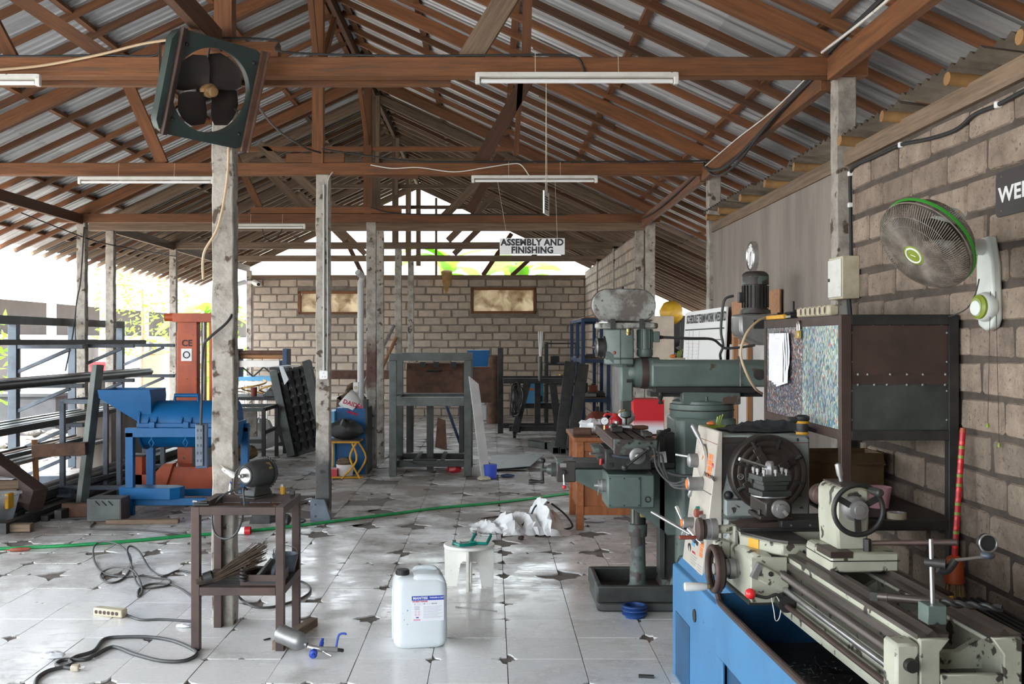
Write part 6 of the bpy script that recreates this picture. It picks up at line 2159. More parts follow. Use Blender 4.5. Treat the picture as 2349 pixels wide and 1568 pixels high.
for k,(p,q,w,mat,lab) in enumerate((((-1.31,5.66,.36),(-1.22,5.72,.47),.034,'steel_dark','dark steel bar leaning in the tool tray'),((-1.33,5.75,.36),(-1.18,5.78,.50),.02,'steel_mill','thin steel strip standing in the tool tray'),((-1.22,5.70,.36),(-1.20,5.74,.52),.026,'steel_bluegrey','grey chisel bar upright in the tool tray'))):
    o = bar('metal_bar',p,q,w,w * .7,mat,None,bevel=.002)
    tag(o,lab,'bar')
sw = obj('cord_bundle',MB().tube([(-1.36 + .014 * sin(k * 1.3),5.60 + .016 * cos(k * 1.3),.375 + .004 * k - .0) for k in range(22)],.008,8,smooth=3),'sign_grey')
tag(sw,'dark cord wound in a bundle on the tray edge','cord')
bw = thing('grey_bowl','grey plastic bowl with a handle on the stand shelf','bowl',(-1.20,5.96,.340))
obj('bowl',MB().rev((0,0,0),(0,0,1),[(0,.05),(.09,.072),(.11,.076),(.112,.07),(.09,.066),(.01,.046),(.01,0)],26,cap=False),'steel_bluegrey',bw)
obj('handle',MB().tube([(-.07,0,.105),(-.06,-.02,.15),(0,-.03,.165),(.06,-.02,.15),(.07,0,.105)],.003,6,smooth=3),'steel_grey',bw)

# spray gun on the floor
sg_ = thing('spray_gun','steel cup spray gun with blue knobs lying by the stand foot','spray gun',(-1.08,5.56,0.0))
c0,c1 = V((-.075,.03,.095)),V((.095,-.06,.055))
obj('cup',MB().rev(c0,c1,[(0,.0),(.0,.050),(.012,.052),(.018,.050),(.135,.050),(.16,.036),(.175,.012),(.19,.012)],30),'steel_grey',sg_)
obj('body',MB().tube([(.095,-.06,.05),(.15,-.07,.04),(.20,-.06,.035),(.25,-.05,.03)],.015,10,smooth=3),'steel_bright',sg_)
obj('air_cap',MB().rev((.13,-.08,.035),(.135,-.16,.02),[(0,.012),(.025,.014),(.03,.022),(.05,.022),(.055,.012),(.068,.010)],16),'print_blue',sg_)
obj('trigger',MB().tube([(.17,-.07,.03),(.20,-.09,.02),(.225,-.10,.012)],.006,8),'steel_bright',sg_)
obj('hook',MB().tube([(.24,-.03,.03),(.245,-.02,.07),(.255,-.01,.10),(.285,-.01,.105),(.29,-.01,.098)],.006,8,smooth=3),'print_blue',sg_)
obj('adjuster',MB().rev((.16,-.045,.04),(.165,-.01,.08),[(0,.012),(.03,.012),(.035,.008),(.05,.008)],12),'print_blue',sg_)
obj('adjuster',MB().rev((.24,-.05,.03),(.29,-.045,.022),[(0,.010),(.04,.010),(.045,.006)],12),'steel_dark',sg_)

# ================================================================== jerrycan
jc = thing('jerrycan','white plastic solvent can with black cap and blue label on the tiles','jerrycan',(-0.405,5.73,0.0),radians(9))
JW,JD,JH = .147,.118,.405


def jring(z,fx,fy,n=10):
    pts = []
    rc_ = .045
    for cx,cy,a0 in ((fx - rc_,-fy + rc_,-90),(fx - rc_,fy - rc_,0),(-fx + rc_,fy - rc_,90),(-fx + rc_,-fy + rc_,180)):
        for k in range(n // 2 + 1):
            a = radians(a0 + 90 * k / (n // 2))
            pts.append((cx + rc_ * cos(a),cy + rc_ * sin(a),z))
    return pts


jm = MB()
rings = []
for z,s in ((0,.80),(.008,.90),(.03,.99),(.05,1.0),(.10,1.0),(.105,.992),(.11,1.0),(.30,1.0),(.335,.99),(.36,.95),(.378,.87),(.388,.74),(.392,.60)):
    rings.append(jring(z,JW * s,JD * s))
nr = len(rings[0])
vs = [p for rg in rings for p in rg]
fs = [tuple(reversed(range(nr))),tuple(range((len(rings) - 1) * nr,len(rings) * nr))]
for k in range(len(rings) - 1):
    for i in range(nr):
        j = (i + 1) % nr
        fs.append((k * nr + i,k * nr + j,(k + 1) * nr + j,(k + 1) * nr + i))
obj('body',jm.add(vs,fs),'can_plastic',jc)
obj('shoulder',MB().prism([(-.06,.34),(-.045,.385),(-.02,.404),(.10,.404),(.13,.388),(.143,.34)],'y',-.104,.104),'can_plastic',jc,bevel=.022,seg=3)
obj('handle',MB().tube([(-.03,.03,.39),(-.015,.03,.412),(.04,.03,.416),(.085,.03,.411),(.10,.03,.39)],.013,12,smooth=4),'can_plastic',jc)
obj('neck',MB().cyl((-.095,-.02,.365),(-.095,-.02,.402),.032,.032,20),'can_plastic',jc)
cpz = obj('cap',MB().rev((-.095,-.02,.392),(-.095,-.02,1),[(0,.037),(.024,.037),(.028,.034),(.029,0)],28),'black',jc)
for k in range(20):
    a = 2 * pi * k / 20
    obj('cap_rib',MB().bar((-.095 + .0372 * cos(a),-.02 + .0372 * sin(a),.394),(-.095 + .0372 * cos(a),-.02 + .0372 * sin(a),.416),.003,.003,up=(cos(a),sin(a),0)),'black',cpz)
obj('seam',MB().tube([(-JW - .001,0.03,.02),(-JW - .002,0.03,.2),(-JW + .006,0.03,.34),(-JW + .06,.03,.39)],.003,6,smooth=3),'can_plastic',jc)
jm_ = WORLD[jc.name]
fy = -JD - .0008
lb = obj('label',MB().box(-.052,.125,fy - .0006,fy + .002,.155,.292),'paper',jc)
obj('label_band',MB().box(-.052,.125,fy - .0014,fy,.268,.292),'print_blue',lb)


def jt(body,x,z,size,mat,al='LEFT',bold=0.0,sx=1.0):
    return text('lettering',body,size,mat,lb,jm_ @ face_at((x,fy - .0018,z),(0,-1,0)),al,bold,.0002,sx)


jt('MANTISS',-.045,.280,.019,'print_white',bold=.0006,sx=1.05)
jt('THINNER & CAT',.046,.281,.0105,'print_white',bold=.0003)
jt('SOLVENT THINNER',-.048,.262,.0095,'print_red',bold=.0003)
jt('D    —  L      20   — —   B12.144',-.038,.249,.009,'print_dark')
for k in range(11):
    obj('printed_line',MB().box(.012,.118 - .012 * (k % 3),fy - .0012,fy - .0004,.233 - k * .0062,.2345 - k * .0062),'print_grey',lb)
for k in range(6):
    obj('printed_line',MB().box(-.040 + .004 * (k % 2),-.008,fy - .0012,fy - .0004,.236 - k * .004,.2375 - k * .004),'print_grey',lb)
for x,z in ((-.030,.205),(-.012,.205),(-.030,.190),(-.012,.190)):
    obj('hazard_diamond',MB().plate([(x,fy - .001,z - .006),(x + .006,fy - .001,z),(x,fy - .001,z + .006),(x - .006,fy - .001,z)],.0006),'print_red',lb)
    obj('diamond_field',MB().plate([(x,fy - .0016,z - .0045),(x + .0045,fy - .0016,z),(x,fy - .0016,z + .0045),(x - .0045,fy - .0016,z)],.0004),'paper',lb)
obj('label_mark',MB().box(-.028,-.014,fy - .0012,fy - .0004,.172,.178),'print_blue',lb)
for k in range(2):
    obj('printed_line',MB().box(-.042,-.004,fy - .0012,fy - .0004,.163 - k * .005,.165 - k * .005),'print_red',lb)
for x,z,s in ((-.075,.215,.004),(-.092,.165,.003),(-.075,.14,.003),(-.10,.20,.002)):
    obj('paint_drip',MB().sphere((x,fy + .001,z),s,8,5),'sky_blue_plastic',jc)

# ================================================================== stool and clamps
st = thing('stool','low white wooden stool with crossed panel legs and chipped paint','stool',(-0.155,7.06,0.0))
obj('seat',MB().rev((0,0,.272),(0,0,1),[(0,.172),(.004,.176),(.018,.176),(.022,.172)],40),'stool_white',st)
for k,a0 in enumerate((-93,-3,87,177)):
    a = radians(a0)
    e = V((cos(a),sin(a),0))
    s = V((-sin(a),cos(a),0)) * .009
    prof = [(.0,.272),(.0,.17),(.045,.17),(.06,.155),(.085,.0),(.165,.0),(.172,.272)]
    b = MB()
    n = len(prof)
    vs = [e * u + s + V((0,0,z)) for u,z in prof] + [e * u - s + V((0,0,z)) for u,z in prof]
    b.add(vs,[tuple(range(n)),tuple(reversed(range(n,2 * n)))] + [(i,n + i,n + (i + 1) % n,(i + 1) % n) for i in range(n)])
    obj('leg_panel',b,'stool_white',st)


def c_clamp(lab,loc,rz,tilt):
    m = frame(loc,rz,tilt)
    t = thing('c_clamp',lab,'clamp',m=m,group='green clamps on the stool')
    w,h,d = .11,.075,.018
    b = MB()
    b.tube([(-.055,.05,0),(-.055,-.03,0),(-.04,-.05,0),(.045,-.05,0),(.06,-.035,0),(.06,.045,0)],.011,8,smooth=2)
    obj('frame',b,'clamp_green',t)
    obj('web',MB().box(-.05,.055,-.052,-.04,-.004,.004),'clamp_green',t)
    obj('jaw_pad',MB().box(-.075,-.045,.04,.058,-.014,.022),'steel_grey',t,bevel=.003)
    obj('screw',MB().cyl((.10,.04,0),(-.01,.04,0),.006,.006,10),'steel_bright',t)
    obj('tommy_bar',MB().cyl((.10,.04,-.035),(.10,.04,.035),.003,.003,8),'steel_bright',t)
    obj('swivel',MB().cyl((-.01,.04,0),(-.016,.04,0),.011,.011,12),'steel_grey',t)
    return t


c_clamp('green screw clamp lying flat on the left of the white stool',(-.185,6.98,.309),radians(25),0)
c_clamp('green screw clamp propped up on the right of the white stool',(-.075,7.02,.335),radians(-20),radians(28))

# ================================================================== hoses, cables and small things on the tiles
def on_floor(pts,z=.0):
    return [atz(px,py,z) + V((0,0,0)) for px,py in pts]


gh = obj('green_hose',MB().tube([p + V((0,0,.0)) for p in on_floor([(-60,1263),(0,1258),(150,1251),(300,1240),(430,1228),(560,1218),(700,1203),(780,1193),(900,1178),(1000,1165),(1110,1155),(1200,1145),(1290,1133),(1360,1128)],.014)],.014,10,smooth=5),'hose_green')
tag(gh,'long bright green hose crossing the whole tiled floor','hose')


def cable(name,lab,cat,pts,r=.007,mat='cable_grey',sm=6,zs=None):
    P = [atz(px,py,r) for px,py in pts]
    if zs:
        for i,z in zs.items():
            P[i] = atz(pts[i][0],pts[i][1],z)
    return tag(obj(name,MB().tube(P,r,8,smooth=sm),mat),lab,cat)


cable('black_cable','black cable tangled in upright loops on the white tiles','cable',[(448,1425),(420,1423),(370,1420),(325,1421),(296,1412),(288,1406)],.008)
cable('black_cable','tangle of black cable loops beside the square stand','cable',
      [(452,1383),(430,1360),(395,1341),(350,1338),(320,1350),(317,1368),(326,1355),(318,1325),(300,1305),(262,1300),(235,1312),(232,1325),(250,1336),(280,1328),(300,1300),(296,1270),(270,1248),(235,1242),(215,1255),(218,1290),(240,1315),(290,1322),(330,1320),(355,1325),(385,1328),(390,1338),(370,1345),(320,1345),(300,1290),(292,1262),(300,1252),(320,1265),(345,1305),(375,1320),(410,1308),(450,1315),(500,1322)],.007,zs={7: .03,8: .05,9: .04,15: .05,16: .09,17: .08,18: .05,28: .06,29: .12,30: .14,31: .10})
cable('power_lead','heavy black lead with a plug looping across the near tiles','cable',
      [(80,1575),(85,1555),(110,1538),(150,1528),(165,1522),(160,1515),(175,1505),(215,1492),(240,1465),(290,1460),(350,1461),(400,1470),(445,1490),(448,1503),(420,1515),(370,1515),(310,1500),(260,1483),(220,1500),(195,1512),(150,1512),(133,1518),(130,1525),(150,1530),(168,1532)],.010)
cable('thin_lead','thin black lead crossing behind the green hose','cable',[(105,1192),(150,1190),(200,1188),(218,1195),(208,1207),(220,1213),(300,1214),(380,1220),(430,1226),(470,1232)],.008)
cable('black_cable','black cable looping behind the right legs of the square stand','cable',[(540,1358),(555,1375),(580,1390),(610,1393),(640,1388),(690,1372),(712,1355),(705,1340),(690,1333)],.008,zs={0: .1,8: .02})
stp = thing('socket_strip','beige six-hole socket strip on the tiles before the cable tangle','power strip',atz(253,1412),radians(-18))
obj('body',MB().box(-.105,.105,-.03,.03,0,.05),'beige_plastic',stp,bevel=.008,seg=2)
for k in range(6):
    obj('socket',MB().cyl((-.08 + k * .030,-.0305,.026),(-.08 + k * .030,-.0315,.026),.0115,.0115,14),'steel_brown',stp)
pgl = thing('mains_plug','cream mains plug at the end of the heavy black lead','plug',atz(172,1538),radians(10))
obj('body',MB().prism([(-.02,-.018),(.02,-.022),(.025,.0),(.02,.022),(-.02,.018)],'z',0,.032),'beige_plastic',pgl,bevel=.005)
for y in (-.010,.010):
    obj('pin',MB().cyl((.02,y,.016),(.045,y,.016),.0025,.0025,8),'steel_bright',pgl)
cee = thing('industrial_plug','red and white industrial plug lying behind the square stand','plug',atz(552,1226) + V((0,0,.0)),radians(4))
obj('body',MB().rev((-.10,0,.036),(1,0,.036),[(0,.018),(.03,.03),(.04,.034),(.13,.032),(.135,.035)],20),'white',cee)
obj('boot',MB().rev((-.10,0,.036),(-1,0,.036),[(0,.022),(.03,.034),(.06,.028),(.10,.02)],16),'black',cee)
obj('collar',MB().rev((.035,0,.036),(1,0,.036),[(0,.036),(.05,.036),(.052,.033),(.015,.03),(.015,0)],20,cap=False),'red_paint',cee)

# foam scrap, sheets, screwdriver, sticks on the floor
for nm,lab,cat,(px,py),size,mat,seed in (
        ('paper_scrap','crumpled silver-white paper scrap at the near left of the tiles','paper',(118,1508),(.075,.05,.03),'paper',2),
        ('paper_scrap','small folded white paper scrap beside the stand leg','paper',(424,1438),(.045,.03,.022),'paper',3),
        ('stone_chip','small purple-brown wedge of stone on the tiles by the stool','stone',(1195,1238),(.028,.02,.035),'steel_brown',4),
        ('paper_scrap','white paper under the teak desk edge','paper',(1365,1196),(.10,.06,.02),'paper',9),
        ('rag','dark green rag lump on the floor by the blue can','rag',(1164,1094),(.09,.05,.04),'blue_dark',21),
        ('rag','bright red crumpled rag under the heavy steel frame','rag',(1042,1084),(.10,.07,.10),'red_paint',22),
        ('rag','tan cloth wrapped round the foot of the tilted panel','rag',(1110,1102),(.085,.06,.055),'beige_plastic',23)):
    p = atz(px,py)
    tag(obj(nm,blob(size,seed,n=14,m_=8),mat,None,m=Matrix.Translation(p)),lab,cat)
fl = thing('file_handle','maroon tool handle on the floor at the far left below the green hose','tool handle',atz(40,1265),radians(20))
obj('grip',MB().rev((-.10,0,.018),(1,0,.018),[(0,.004),(.04,.006),(.05,.014),(.12,.018),(.19,.012),(.20,0)],12),'red_rust',fl)
for k,((a,b),lab,mat,w) in enumerate(((((1045,1391),(1140,1401)),'thin grey rod on the tiles to the right of the solvent can','steel_grey',.006),(((1465,1550),(1500,1552)),'short dark metal offcut on the tiles by the blue lathe base','steel_dark',.02),(((605,1467),(620,1463)),'tiny dark screw on the tiles beside the stand','steel_dark',.008))):
    o = bar('offcut',atz(*a,.005),atz(*b,.005),w,w * .8,mat,None)
    tag(o,lab,'offcut')

# ================================================================== exhaust fan hung on the first truss
U = V((.385,.38,-.03)).normalized()
Vv = V((-.185,.06,-.536))
Vv = (Vv - U * Vv.dot(U)).normalized()
Nn = U.cross(-Vv).normalized()
FMx = Matrix((U,-Vv,Nn)).transposed().to_4x4()
FMx.translation = at(486,209,5.72)
ef = thing('exhaust_fan','square green exhaust fan with dark blades hung tilted under the first truss','fan',m=FMx)
S,R_ = .285,.235
n = 48
vs,fs = [],[]
for i in range(n):
    a = 2 * pi * i / n
    c,s = cos(a),sin(a)
    k = S / max(abs(c),abs(s))
    k = min(k,S * 1.30)
    vs += [(R_ * c,R_ * s,0),(k * c,k * s,0),(R_ * c,R_ * s,-.05),(k * c,k * s,-.07)]
for i in range(n):
    j = (i + 1) % n
    fs += [(4 * i,4 * i + 1,4 * j + 1,4 * j),(4 * i,4 * j,4 * j + 2,4 * i + 2),(4 * i + 1,4 * i + 3,4 * j + 3,4 * j + 1)]
obj('housing',MB().add(vs,fs),'fan_box_green',ef)
for x in (-.235,.265):
    obj('strap',MB().box(x - .018,x + .018,-.29,.29,.0,.02).box(x - .018 if x < 0 else x + .012,x - .012 if x < 0 else x + .018,-.29,.29,.0,.045),'steel_rust' if x > 0 else 'steel_brown',ef)
for x in (-.22,.24):
    for y in (-.20,.21):
        obj('bolt',MB().sphere((x * .9,y,.003),.011,8,5),'black',ef)
for k in range(4):
    a0 = radians(60 + 90 * k)
    vs = []
    m_ = 8
    for i in range(m_):
        u = i / (m_ - 1)
        r0 = .03 + .19 * u
        w0 = .34 + .46 * sin(pi * min(1,.2 + u * .6))
        if u == 1:
            w0 *= .55
        for q in range(4):
            t = q / 3 * 2 - 1
            a = a0 + w0 * t
            vs.append((r0 * cos(a),r0 * sin(a),-.045 - .028 * t))
    fs = [(i * 4 + q,i * 4 + q + 1,(i + 1) * 4 + q + 1,(i + 1) * 4 + q) for i in range(m_ - 1) for q in range(3)]
    obj('blade',MB().add(vs,fs),'fan_blade',ef)
obj('hub',MB().rev((0,0,-.07),(0,0,1),[(0,.04),(.05,.04),(.055,.03),(.09,.03),(.10,.022),(.103,0)],20),'bamboo',ef)
obj('motor',MB().rev((0,0,-.07),(0,0,-1),[(0,.06),(.02,.075),(.12,.075),(.14,.06)],20),'black',ef)
for k in range(3):
    a = radians(100 + 120 * k)
    obj('stay',MB().cyl((.05 * cos(a),.05 * sin(a),-.10),(.225 * cos(a),.225 * sin(a),-.05),.006,.006,8),'steel_brown',ef)
for p,q,lab in ((at(367,100,5.75),at(370,305,5.62),0),(at(367,100,5.75),at(440,90,5.9),1)):
    o = bar('hanger',p,q,.015,.012,'steel_brown',ef)

# ================================================================== cables and boxes on the timber
def wire(lab,pts,r=.006,mat='black_rubber',name='roof_cable',sm=6,cat='cable'):
    return tag(obj(name,MB().tube(pts,r,6,smooth=sm),mat),lab,cat)


wire('black cable lying along the top of the first tie beam',[V((x,6.085,3.382 + .004 * sin(x * 5))) for x in (-3.2,-2.7,-2.3,-2.0)] + [V((-1.9,6.06,3.47)),V((-1.3,6.07,3.472)),V((-1.24,6.07,3.40)),V((-.6,6.085,3.382)),V((0,6.085,3.385)),V((.35,6.08,3.385)),V((.5,6.075,3.37)),V((.545,6.07,3.30)),V((.545,6.04,3.265))],.007)
wire('pale cable sagging over the left part of the first tie beam',[at(0,160,6.05),at(100,150,6.05),at(230,125,6.05),at(330,100,6.05),at(420,88,6.03)],.008,'cable_tan')
wire('twisted cables from the exhaust fan down to the conduit column',[at(560,175,6.1),at(590,240,6.8),at(640,300,8.0),at(700,338,9.3),at(735,350,9.65)],.009,'cable_grey')
wire('black cable along the top of the second tie beam',[V((-1.6,9.68,3.50)),V((-1.2,9.68,3.44)),V((-.7,9.69,3.385)),V((.0,9.69,3.382)),V((.8,9.69,3.382)),V((1.6,9.69,3.385)),V((2.1,9.68,3.39))],.008)
wire('pale wavy cable pinned on the second tie beam',[at(850,378,9.65),at(900,386,9.65),at(960,384,9.65),at(1040,394,9.65),at(1110,385,9.65),at(1170,376,9.65),at(1195,378,9.65),at(1214,403,9.62)],.005,'white_dirty')
wire('bundle of black cables under the right timber plate',[V((1.99,6.2,3.32)),V((1.965,6.9,3.26)),V((1.96,7.8,3.18)),V((1.965,8.6,3.15)),V((1.98,9.3,3.24)),V((2.0,9.65,3.36))],.014)
wire('second black cable drooping under the right timber plate',[V((1.985,6.2,3.35)),V((1.95,7.2,3.22)),V((1.955,8.2,3.10)),V((1.97,9.0,3.14)),V((2.0,9.66,3.34))],.010)
wire('pale cable clipped along the right timber plate',[V((1.985,6.2,3.36)),V((1.982,7.2,3.31)),V((1.982,8.3,3.32)),V((1.982,9.5,3.31))],.006,'white_dirty')
wire('thick cable bundle on the timber plate nearest the camera',[V((1.99,6.05,3.39)),V((1.965,5.4,3.40)),V((1.965,4.4,3.42)),V((1.97,3.2,3.40))],.016)
wire('pale cable on the timber plate nearest the camera',[V((1.96,6.08,3.40)),V((1.955,5.2,3.37)),V((1.957,4.2,3.39)),V((1.96,3.2,3.40))],.009,'white_dirty')
wire('black cable along the plate of the open right bay',[V((1.985,9.8,3.30)),V((1.97,11.0,3.26)),V((1.97,12.4,3.25)),V((1.99,13.55,3.30))],.010)
wire('wire strung low across the open side under the eave',[at(0,468,12.5),at(195,545,13.6),at(300,570,14.2),at(405,588,17.4)],.008)
wire('loose wire hanging on the open-side column',[at(193,520,13.55),at(185,640,13.5),at(176,690,13.5),at(168,760,13.4),at(150,850,13.2)],.010)
wire('black cable knotted along the third tie beam',[at(850,475,13.5),at(900,488,13.5),at(1000,492,13.5),at(1120,492,13.5),at(1300,492,13.5)],.010)
wire('looping wire hanging from the grey truss at the left',[at(600,515,14.3),at(608,545,14.3),at(625,550,14.3),at(643,535,14.3),at(648,520,14.3)],.007)
wire('cable wound around the stained column',[at(525,330,6.03),at(520,420,6.05),at(500,520,6.04),at(468,580,6.06),at(466,640,6.1)],.008,'cable_tan')
wire('black cable arching past the stained column to the socket panel',[at(526,690,6.1),at(533,715,6.1),at(520,740,6.05),at(480,775,6.03),at(466,800,6.06),at(463,900,6.06),at(461,975,6.06)],.008)
cnd = thing('conduit','grey conduit and wire running down the column to the switch plate','conduit',(-1.58,9.68,1.0))
wobj('pipe',MB().cyl((-1.585,9.672,1.405),(-1.585,9.672,3.16),.010,.010,10),'conduit',cnd)
wobj('wire',MB().tube([(-1.555,9.675,1.405),(-1.548,9.675,1.9),(-1.552,9.675,2.6),(-1.55,9.675,3.12),(-1.54,9.67,3.22),(-1.50,9.665,3.28)],.006,8,smooth=4),'conduit',cnd)
wobj('switch_plate',MB().box(-1.625,-1.545,9.660,9.688,1.325,1.41),'white',cnd,bevel=.006)
for x,z in ((-1.585,1.385),(-1.597,1.35),(-1.572,1.35)):
    wobj('switch_hole',MB().cyl((x,9.660,z),(x,9.657,z),.006,.006,10),'beige_plastic',cnd)
skp = thing('socket_board','hanging blue-grey socket panel on the left of the stained column','socket panel',(-1.73,6.13,1.0))
wobj('board',MB().box(-1.765,-1.695,6.10,6.125,.93,1.195),'blue_dark',skp,bevel=.002)
wobj('socket_rail',MB().box(-1.760,-1.715,6.085,6.10,.945,1.19),'steel_bluegrey',skp,bevel=.003)
for k in range(5):
    for dx in (-.010,.010):
        wobj('socket',MB().box(-1.737 + dx - .003,-1.737 + dx + .003,6.083,6.086,.97 + k * .045,.985 + k * .045),'black',skp)

# ================================================================== fluorescent battens
def tube_light(lab,x0,x1,y,z,two=False):
    t = thing('strip_light',lab,'strip light',((x0 + x1) / 2,y,z),group='unlit strip lights')
    L = (x1 - x0) / 2
    obj('channel',MB().prism([(-.022,.0),(.022,0),(.016,.028),(-.016,.028)],'x',-L,L),'white_dirty',t)
    obj('tube',MB().cyl((-L + .02,0,-.022),(L - .02,0,-.022),.013,.013,12),'white',t)
    for s in (-1,1):
        obj('end_cap',MB().box(s * L - .014,s * L + .014,-.018,.018,-.04,.028),'white_dirty',t,bevel=.004)
        obj('hanger_wire',MB().cyl((s * L * .42,0,.028),(s * L * .42,.02,.16),.0022,.0022,6),'beige_plastic',t)
    return t


tube_light('unlit strip light hung under the right half of the first tie beam',-.082,1.083,6.02,3.236)
tube_light('unlit strip light hung under the right half of the second tie beam',-.176,.98,9.62,3.212)
tube_light('unlit strip light hung under the second tie beam left of the stained column',-3.87,-2.62,9.62,3.20)
tube_light('unlit strip light hung under the third tie beam behind the columns',-3.47,-2.47,13.5,3.20)
tube_light('unlit strip light at the left end of the first tie beam',-3.85,-2.665,6.02,3.225)

# ================================================================== hanging signs
asg = thing('hanging_sign','white hanging sign reading ASSEMBLY AND FINISHING under the second truss','sign',at(1221,565,9.6))
w,h = .305,.077
obj('board',MB().box(-w,w,-.004,.004,-h,h),'white',asg,bevel=.002)
sm = WORLD[asg.name]
text('lettering','ASSEMBLY AND',.083,'print_dark',asg,sm @ face_at((0,-.0046,.036),(0,-1,0)),bold=.0036,sx=.97)
text('lettering','FINISHING',.083,'print_dark',asg,sm @ face_at((0,-.0046,-.036),(0,-1,0)),bold=.0036,sx=.97)
for x,dx in ((-.235,-.09),(.235,-.02)):
    obj('string',MB().cyl((x,0,h),(x + dx,.02,.62),.0018,.0018,6),'beige_plastic',asg)
hs2 = thing('hanging_sign','small green and white sign hanging edge-on below the first strip light','sign',at(1253,466,6.0),radians(75))
obj('board',MB().box(-.07,.07,-.004,.004,-.066,.066),'white',hs2)
obj('back_sheet',MB().box(-.07,.07,.004,.006,-.066,.066),'fan_green',hs2)
for k in range(6):
    obj('printed_line',MB().box(-.05,.03 + .01 * (k % 2),-.0052,-.0042,.03 - k * .014,.037 - k * .014),'print_dark',hs2)
for x in (-.02,.02):
    obj('string',MB().cyl((x,0,.066),(x * .2,0,.70),.0016,.0016,6),'beige_plastic',hs2)
# ================================================================== the working bays behind
def kit(name,lab,cat,parts,group=None,bevel=.003):
    """A thing put together from boxes, bars and tubes given in world coordinates: (part, material, shape, numbers...)."""
    xs = []
    t = None
    built = []
    for p in parts:
        nm,mat,sh = p[:3]
        a = p[3:]
        if sh == 'bar':
            built.append((nm,mat,None,a))
            xs += [V(a[0]),V(a[1])]
            continue
        mb = MB()
        if sh == 'box':
            mb.box(*a)
        elif sh == 'cyl':
            mb.cyl(*a)
        elif sh == 'rev':
            mb.rev(*a)
        elif sh == 'tube':
            mb.tube(*a)
        elif sh == 'prism':
            mb.prism(*a)
        elif sh == 'plate':
            mb.plate(*a)
        elif sh == 'mb':
            mb = a[0]
        built.append((nm,mat,mb,a))
        xs += [V(v) for v in mb.v[:400]]
    c = sum(xs,V()) / len(xs)
    t = thing(name,lab,cat,(c.x,c.y,min(v.z for v in xs)),group=group)
    for nm,mat,mb,a in built:
        if mb is None:
            bar(nm,a[0],a[1],a[2],a[3],mat,t,up=a[4] if len(a) > 4 else (0,0,1),bevel=bevel)
        else:
            wobj(nm,mb,mat,t,bevel=bevel if len(mb.v) <= 24 else 0)
    return t


# heavy steel frame
FX0,FX1,FY0,FY1,FZ = -1.235,-.30,12.82,13.75,1.53
P = []
w = .09
for x in (FX0,FX1):
    for y in (FY0,FY1):
        P.append(('leg','steel_mill','bar',(x,y,0),(x,y,FZ - w),w,w))
for y in (FY0,FY1):
    P.append(('top_rail','steel_mill','bar',(FX0 - w / 2,y,FZ - w / 2),(FX1 + w / 2,y,FZ - w / 2),w,w))
    P.append(('middle_rail','steel_mill','bar',(FX0 + w / 2,y,.93),(FX1 - w / 2,y,.93),w,.11))
    P.append(('bottom_rail','steel_dark','bar',(FX0 + w / 2,y + (.12 if y < 13 else 0),.14),(FX1 - w / 2,y + (.12 if y < 13 else 0),.14),.06,.08))
for x in (FX0,FX1):
    P.append(('side_rail','steel_mill','bar',(x,FY0 + w / 2,.93),(x,FY1 - w / 2,.93),w,.08))
    P.append(('side_rail','steel_dark','bar',(x,FY0 + w / 2,.12),(x,FY1 - w / 2,.12),.06,.06))
for x in (-.95,-.62):
    P.append(('floor_rung','steel_mill','bar',(x,FY0 + .15,.19),(x,FY1,.19),.05,.03))
P.append(('centre_post','steel_dark','bar',(-.80,13.3,0),(-.80,13.3,.88),.085,.085))
P.append(('turnbuckle','steel_mill','tube',[(-1.15,12.93,.17),(-1.0,12.90,.17),(-.98,12.90,.195),(-.70,12.90,.195),(-.68,12.90,.17),(-.70,12.90,.145),(-.98,12.90,.145),(-1.0,12.90,.17)],.010,8))
kit('steel_frame','heavy dark steel box-tube frame standing on the tiles in mid workshop','frame',P)
kit('tilted_sheet','pale warped panel leaning on the right leg of the heavy frame','panel',[('panel','grey_wall','plate',[(-.13,12.55,.0),(-.02,12.62,.0),(-.17,12.72,1.15),(-.29,12.70,1.25)],.02)])
kit('hanging_bag','stained brown paper bag hanging inside the heavy frame','bag',[('bag','steel_rust','plate',[(-.73,13.2,.32),(-.58,13.22,.28),(-.60,13.24,.66),(-.70,13.22,.70)],.03)])
kit('can','blue and red paint can at the foot of the tilted panel','can',[('can','print_blue','cyl',(-.025,12.62,0),(-.025,12.62,.17),.085,.09),('brush_tool','black','cyl',(-.04,12.64,.17),(-.13,12.72,.33),.02,.01)])
kit('sheet_pile','broken grey sheets lying on the floor right of the heavy frame','sheets',[('sheet','steel_mill','plate',[(-.05,13.3,.02),(.45,13.25,.015),(.62,14.9,.03),(.0,14.8,.03)],.012),('sheet','steel_mill','plate',[(.10,13.15,.04),(.5,13.4,.04),(.75,14.6,.06),(.25,14.5,.05)],.01)])

# rusty shredder behind the frame
P = [('drum_panel','steel_rust','prism',[(15.0,.88),(15.6,.88),(15.6,1.25),(15.5,1.36),(15.1,1.36),(15.0,1.25)],'x',-1.25,-.42),
     ('handle','steel_dark','tube',[(-.95,14.99,1.25),(-.95,14.93,1.25),(-.75,14.93,1.25),(-.75,14.99,1.25)],.015,8),
     ('side_plate','steel_rust','box',-.33,.0,15.05,15.08,.78,1.30),
     ('hopper','blue_paint','prism',[(-.36,1.31),(-.06,1.31),(-.03,1.55),(-.36,1.55)],'y',15.0,15.4)]
for x in (-1.22,-.45):
    for y in (15.03,15.57):
        P.append(('leg','steel_dark','bar',(x,y,0),(x,y,.90),.06,.06))
for x in (-1.05,-.85,-.60):
    P.append(('hinge','black','box',x,x + .08,14.98,15.0,1.30,1.38))
P.append(('brace','blue_dark','bar',(-.72,15.05,.88),(-.42,15.1,.05),.05,.04))
kit('shredder','unpainted rusty shredder with a blue hopper behind the heavy frame','shredder',P)
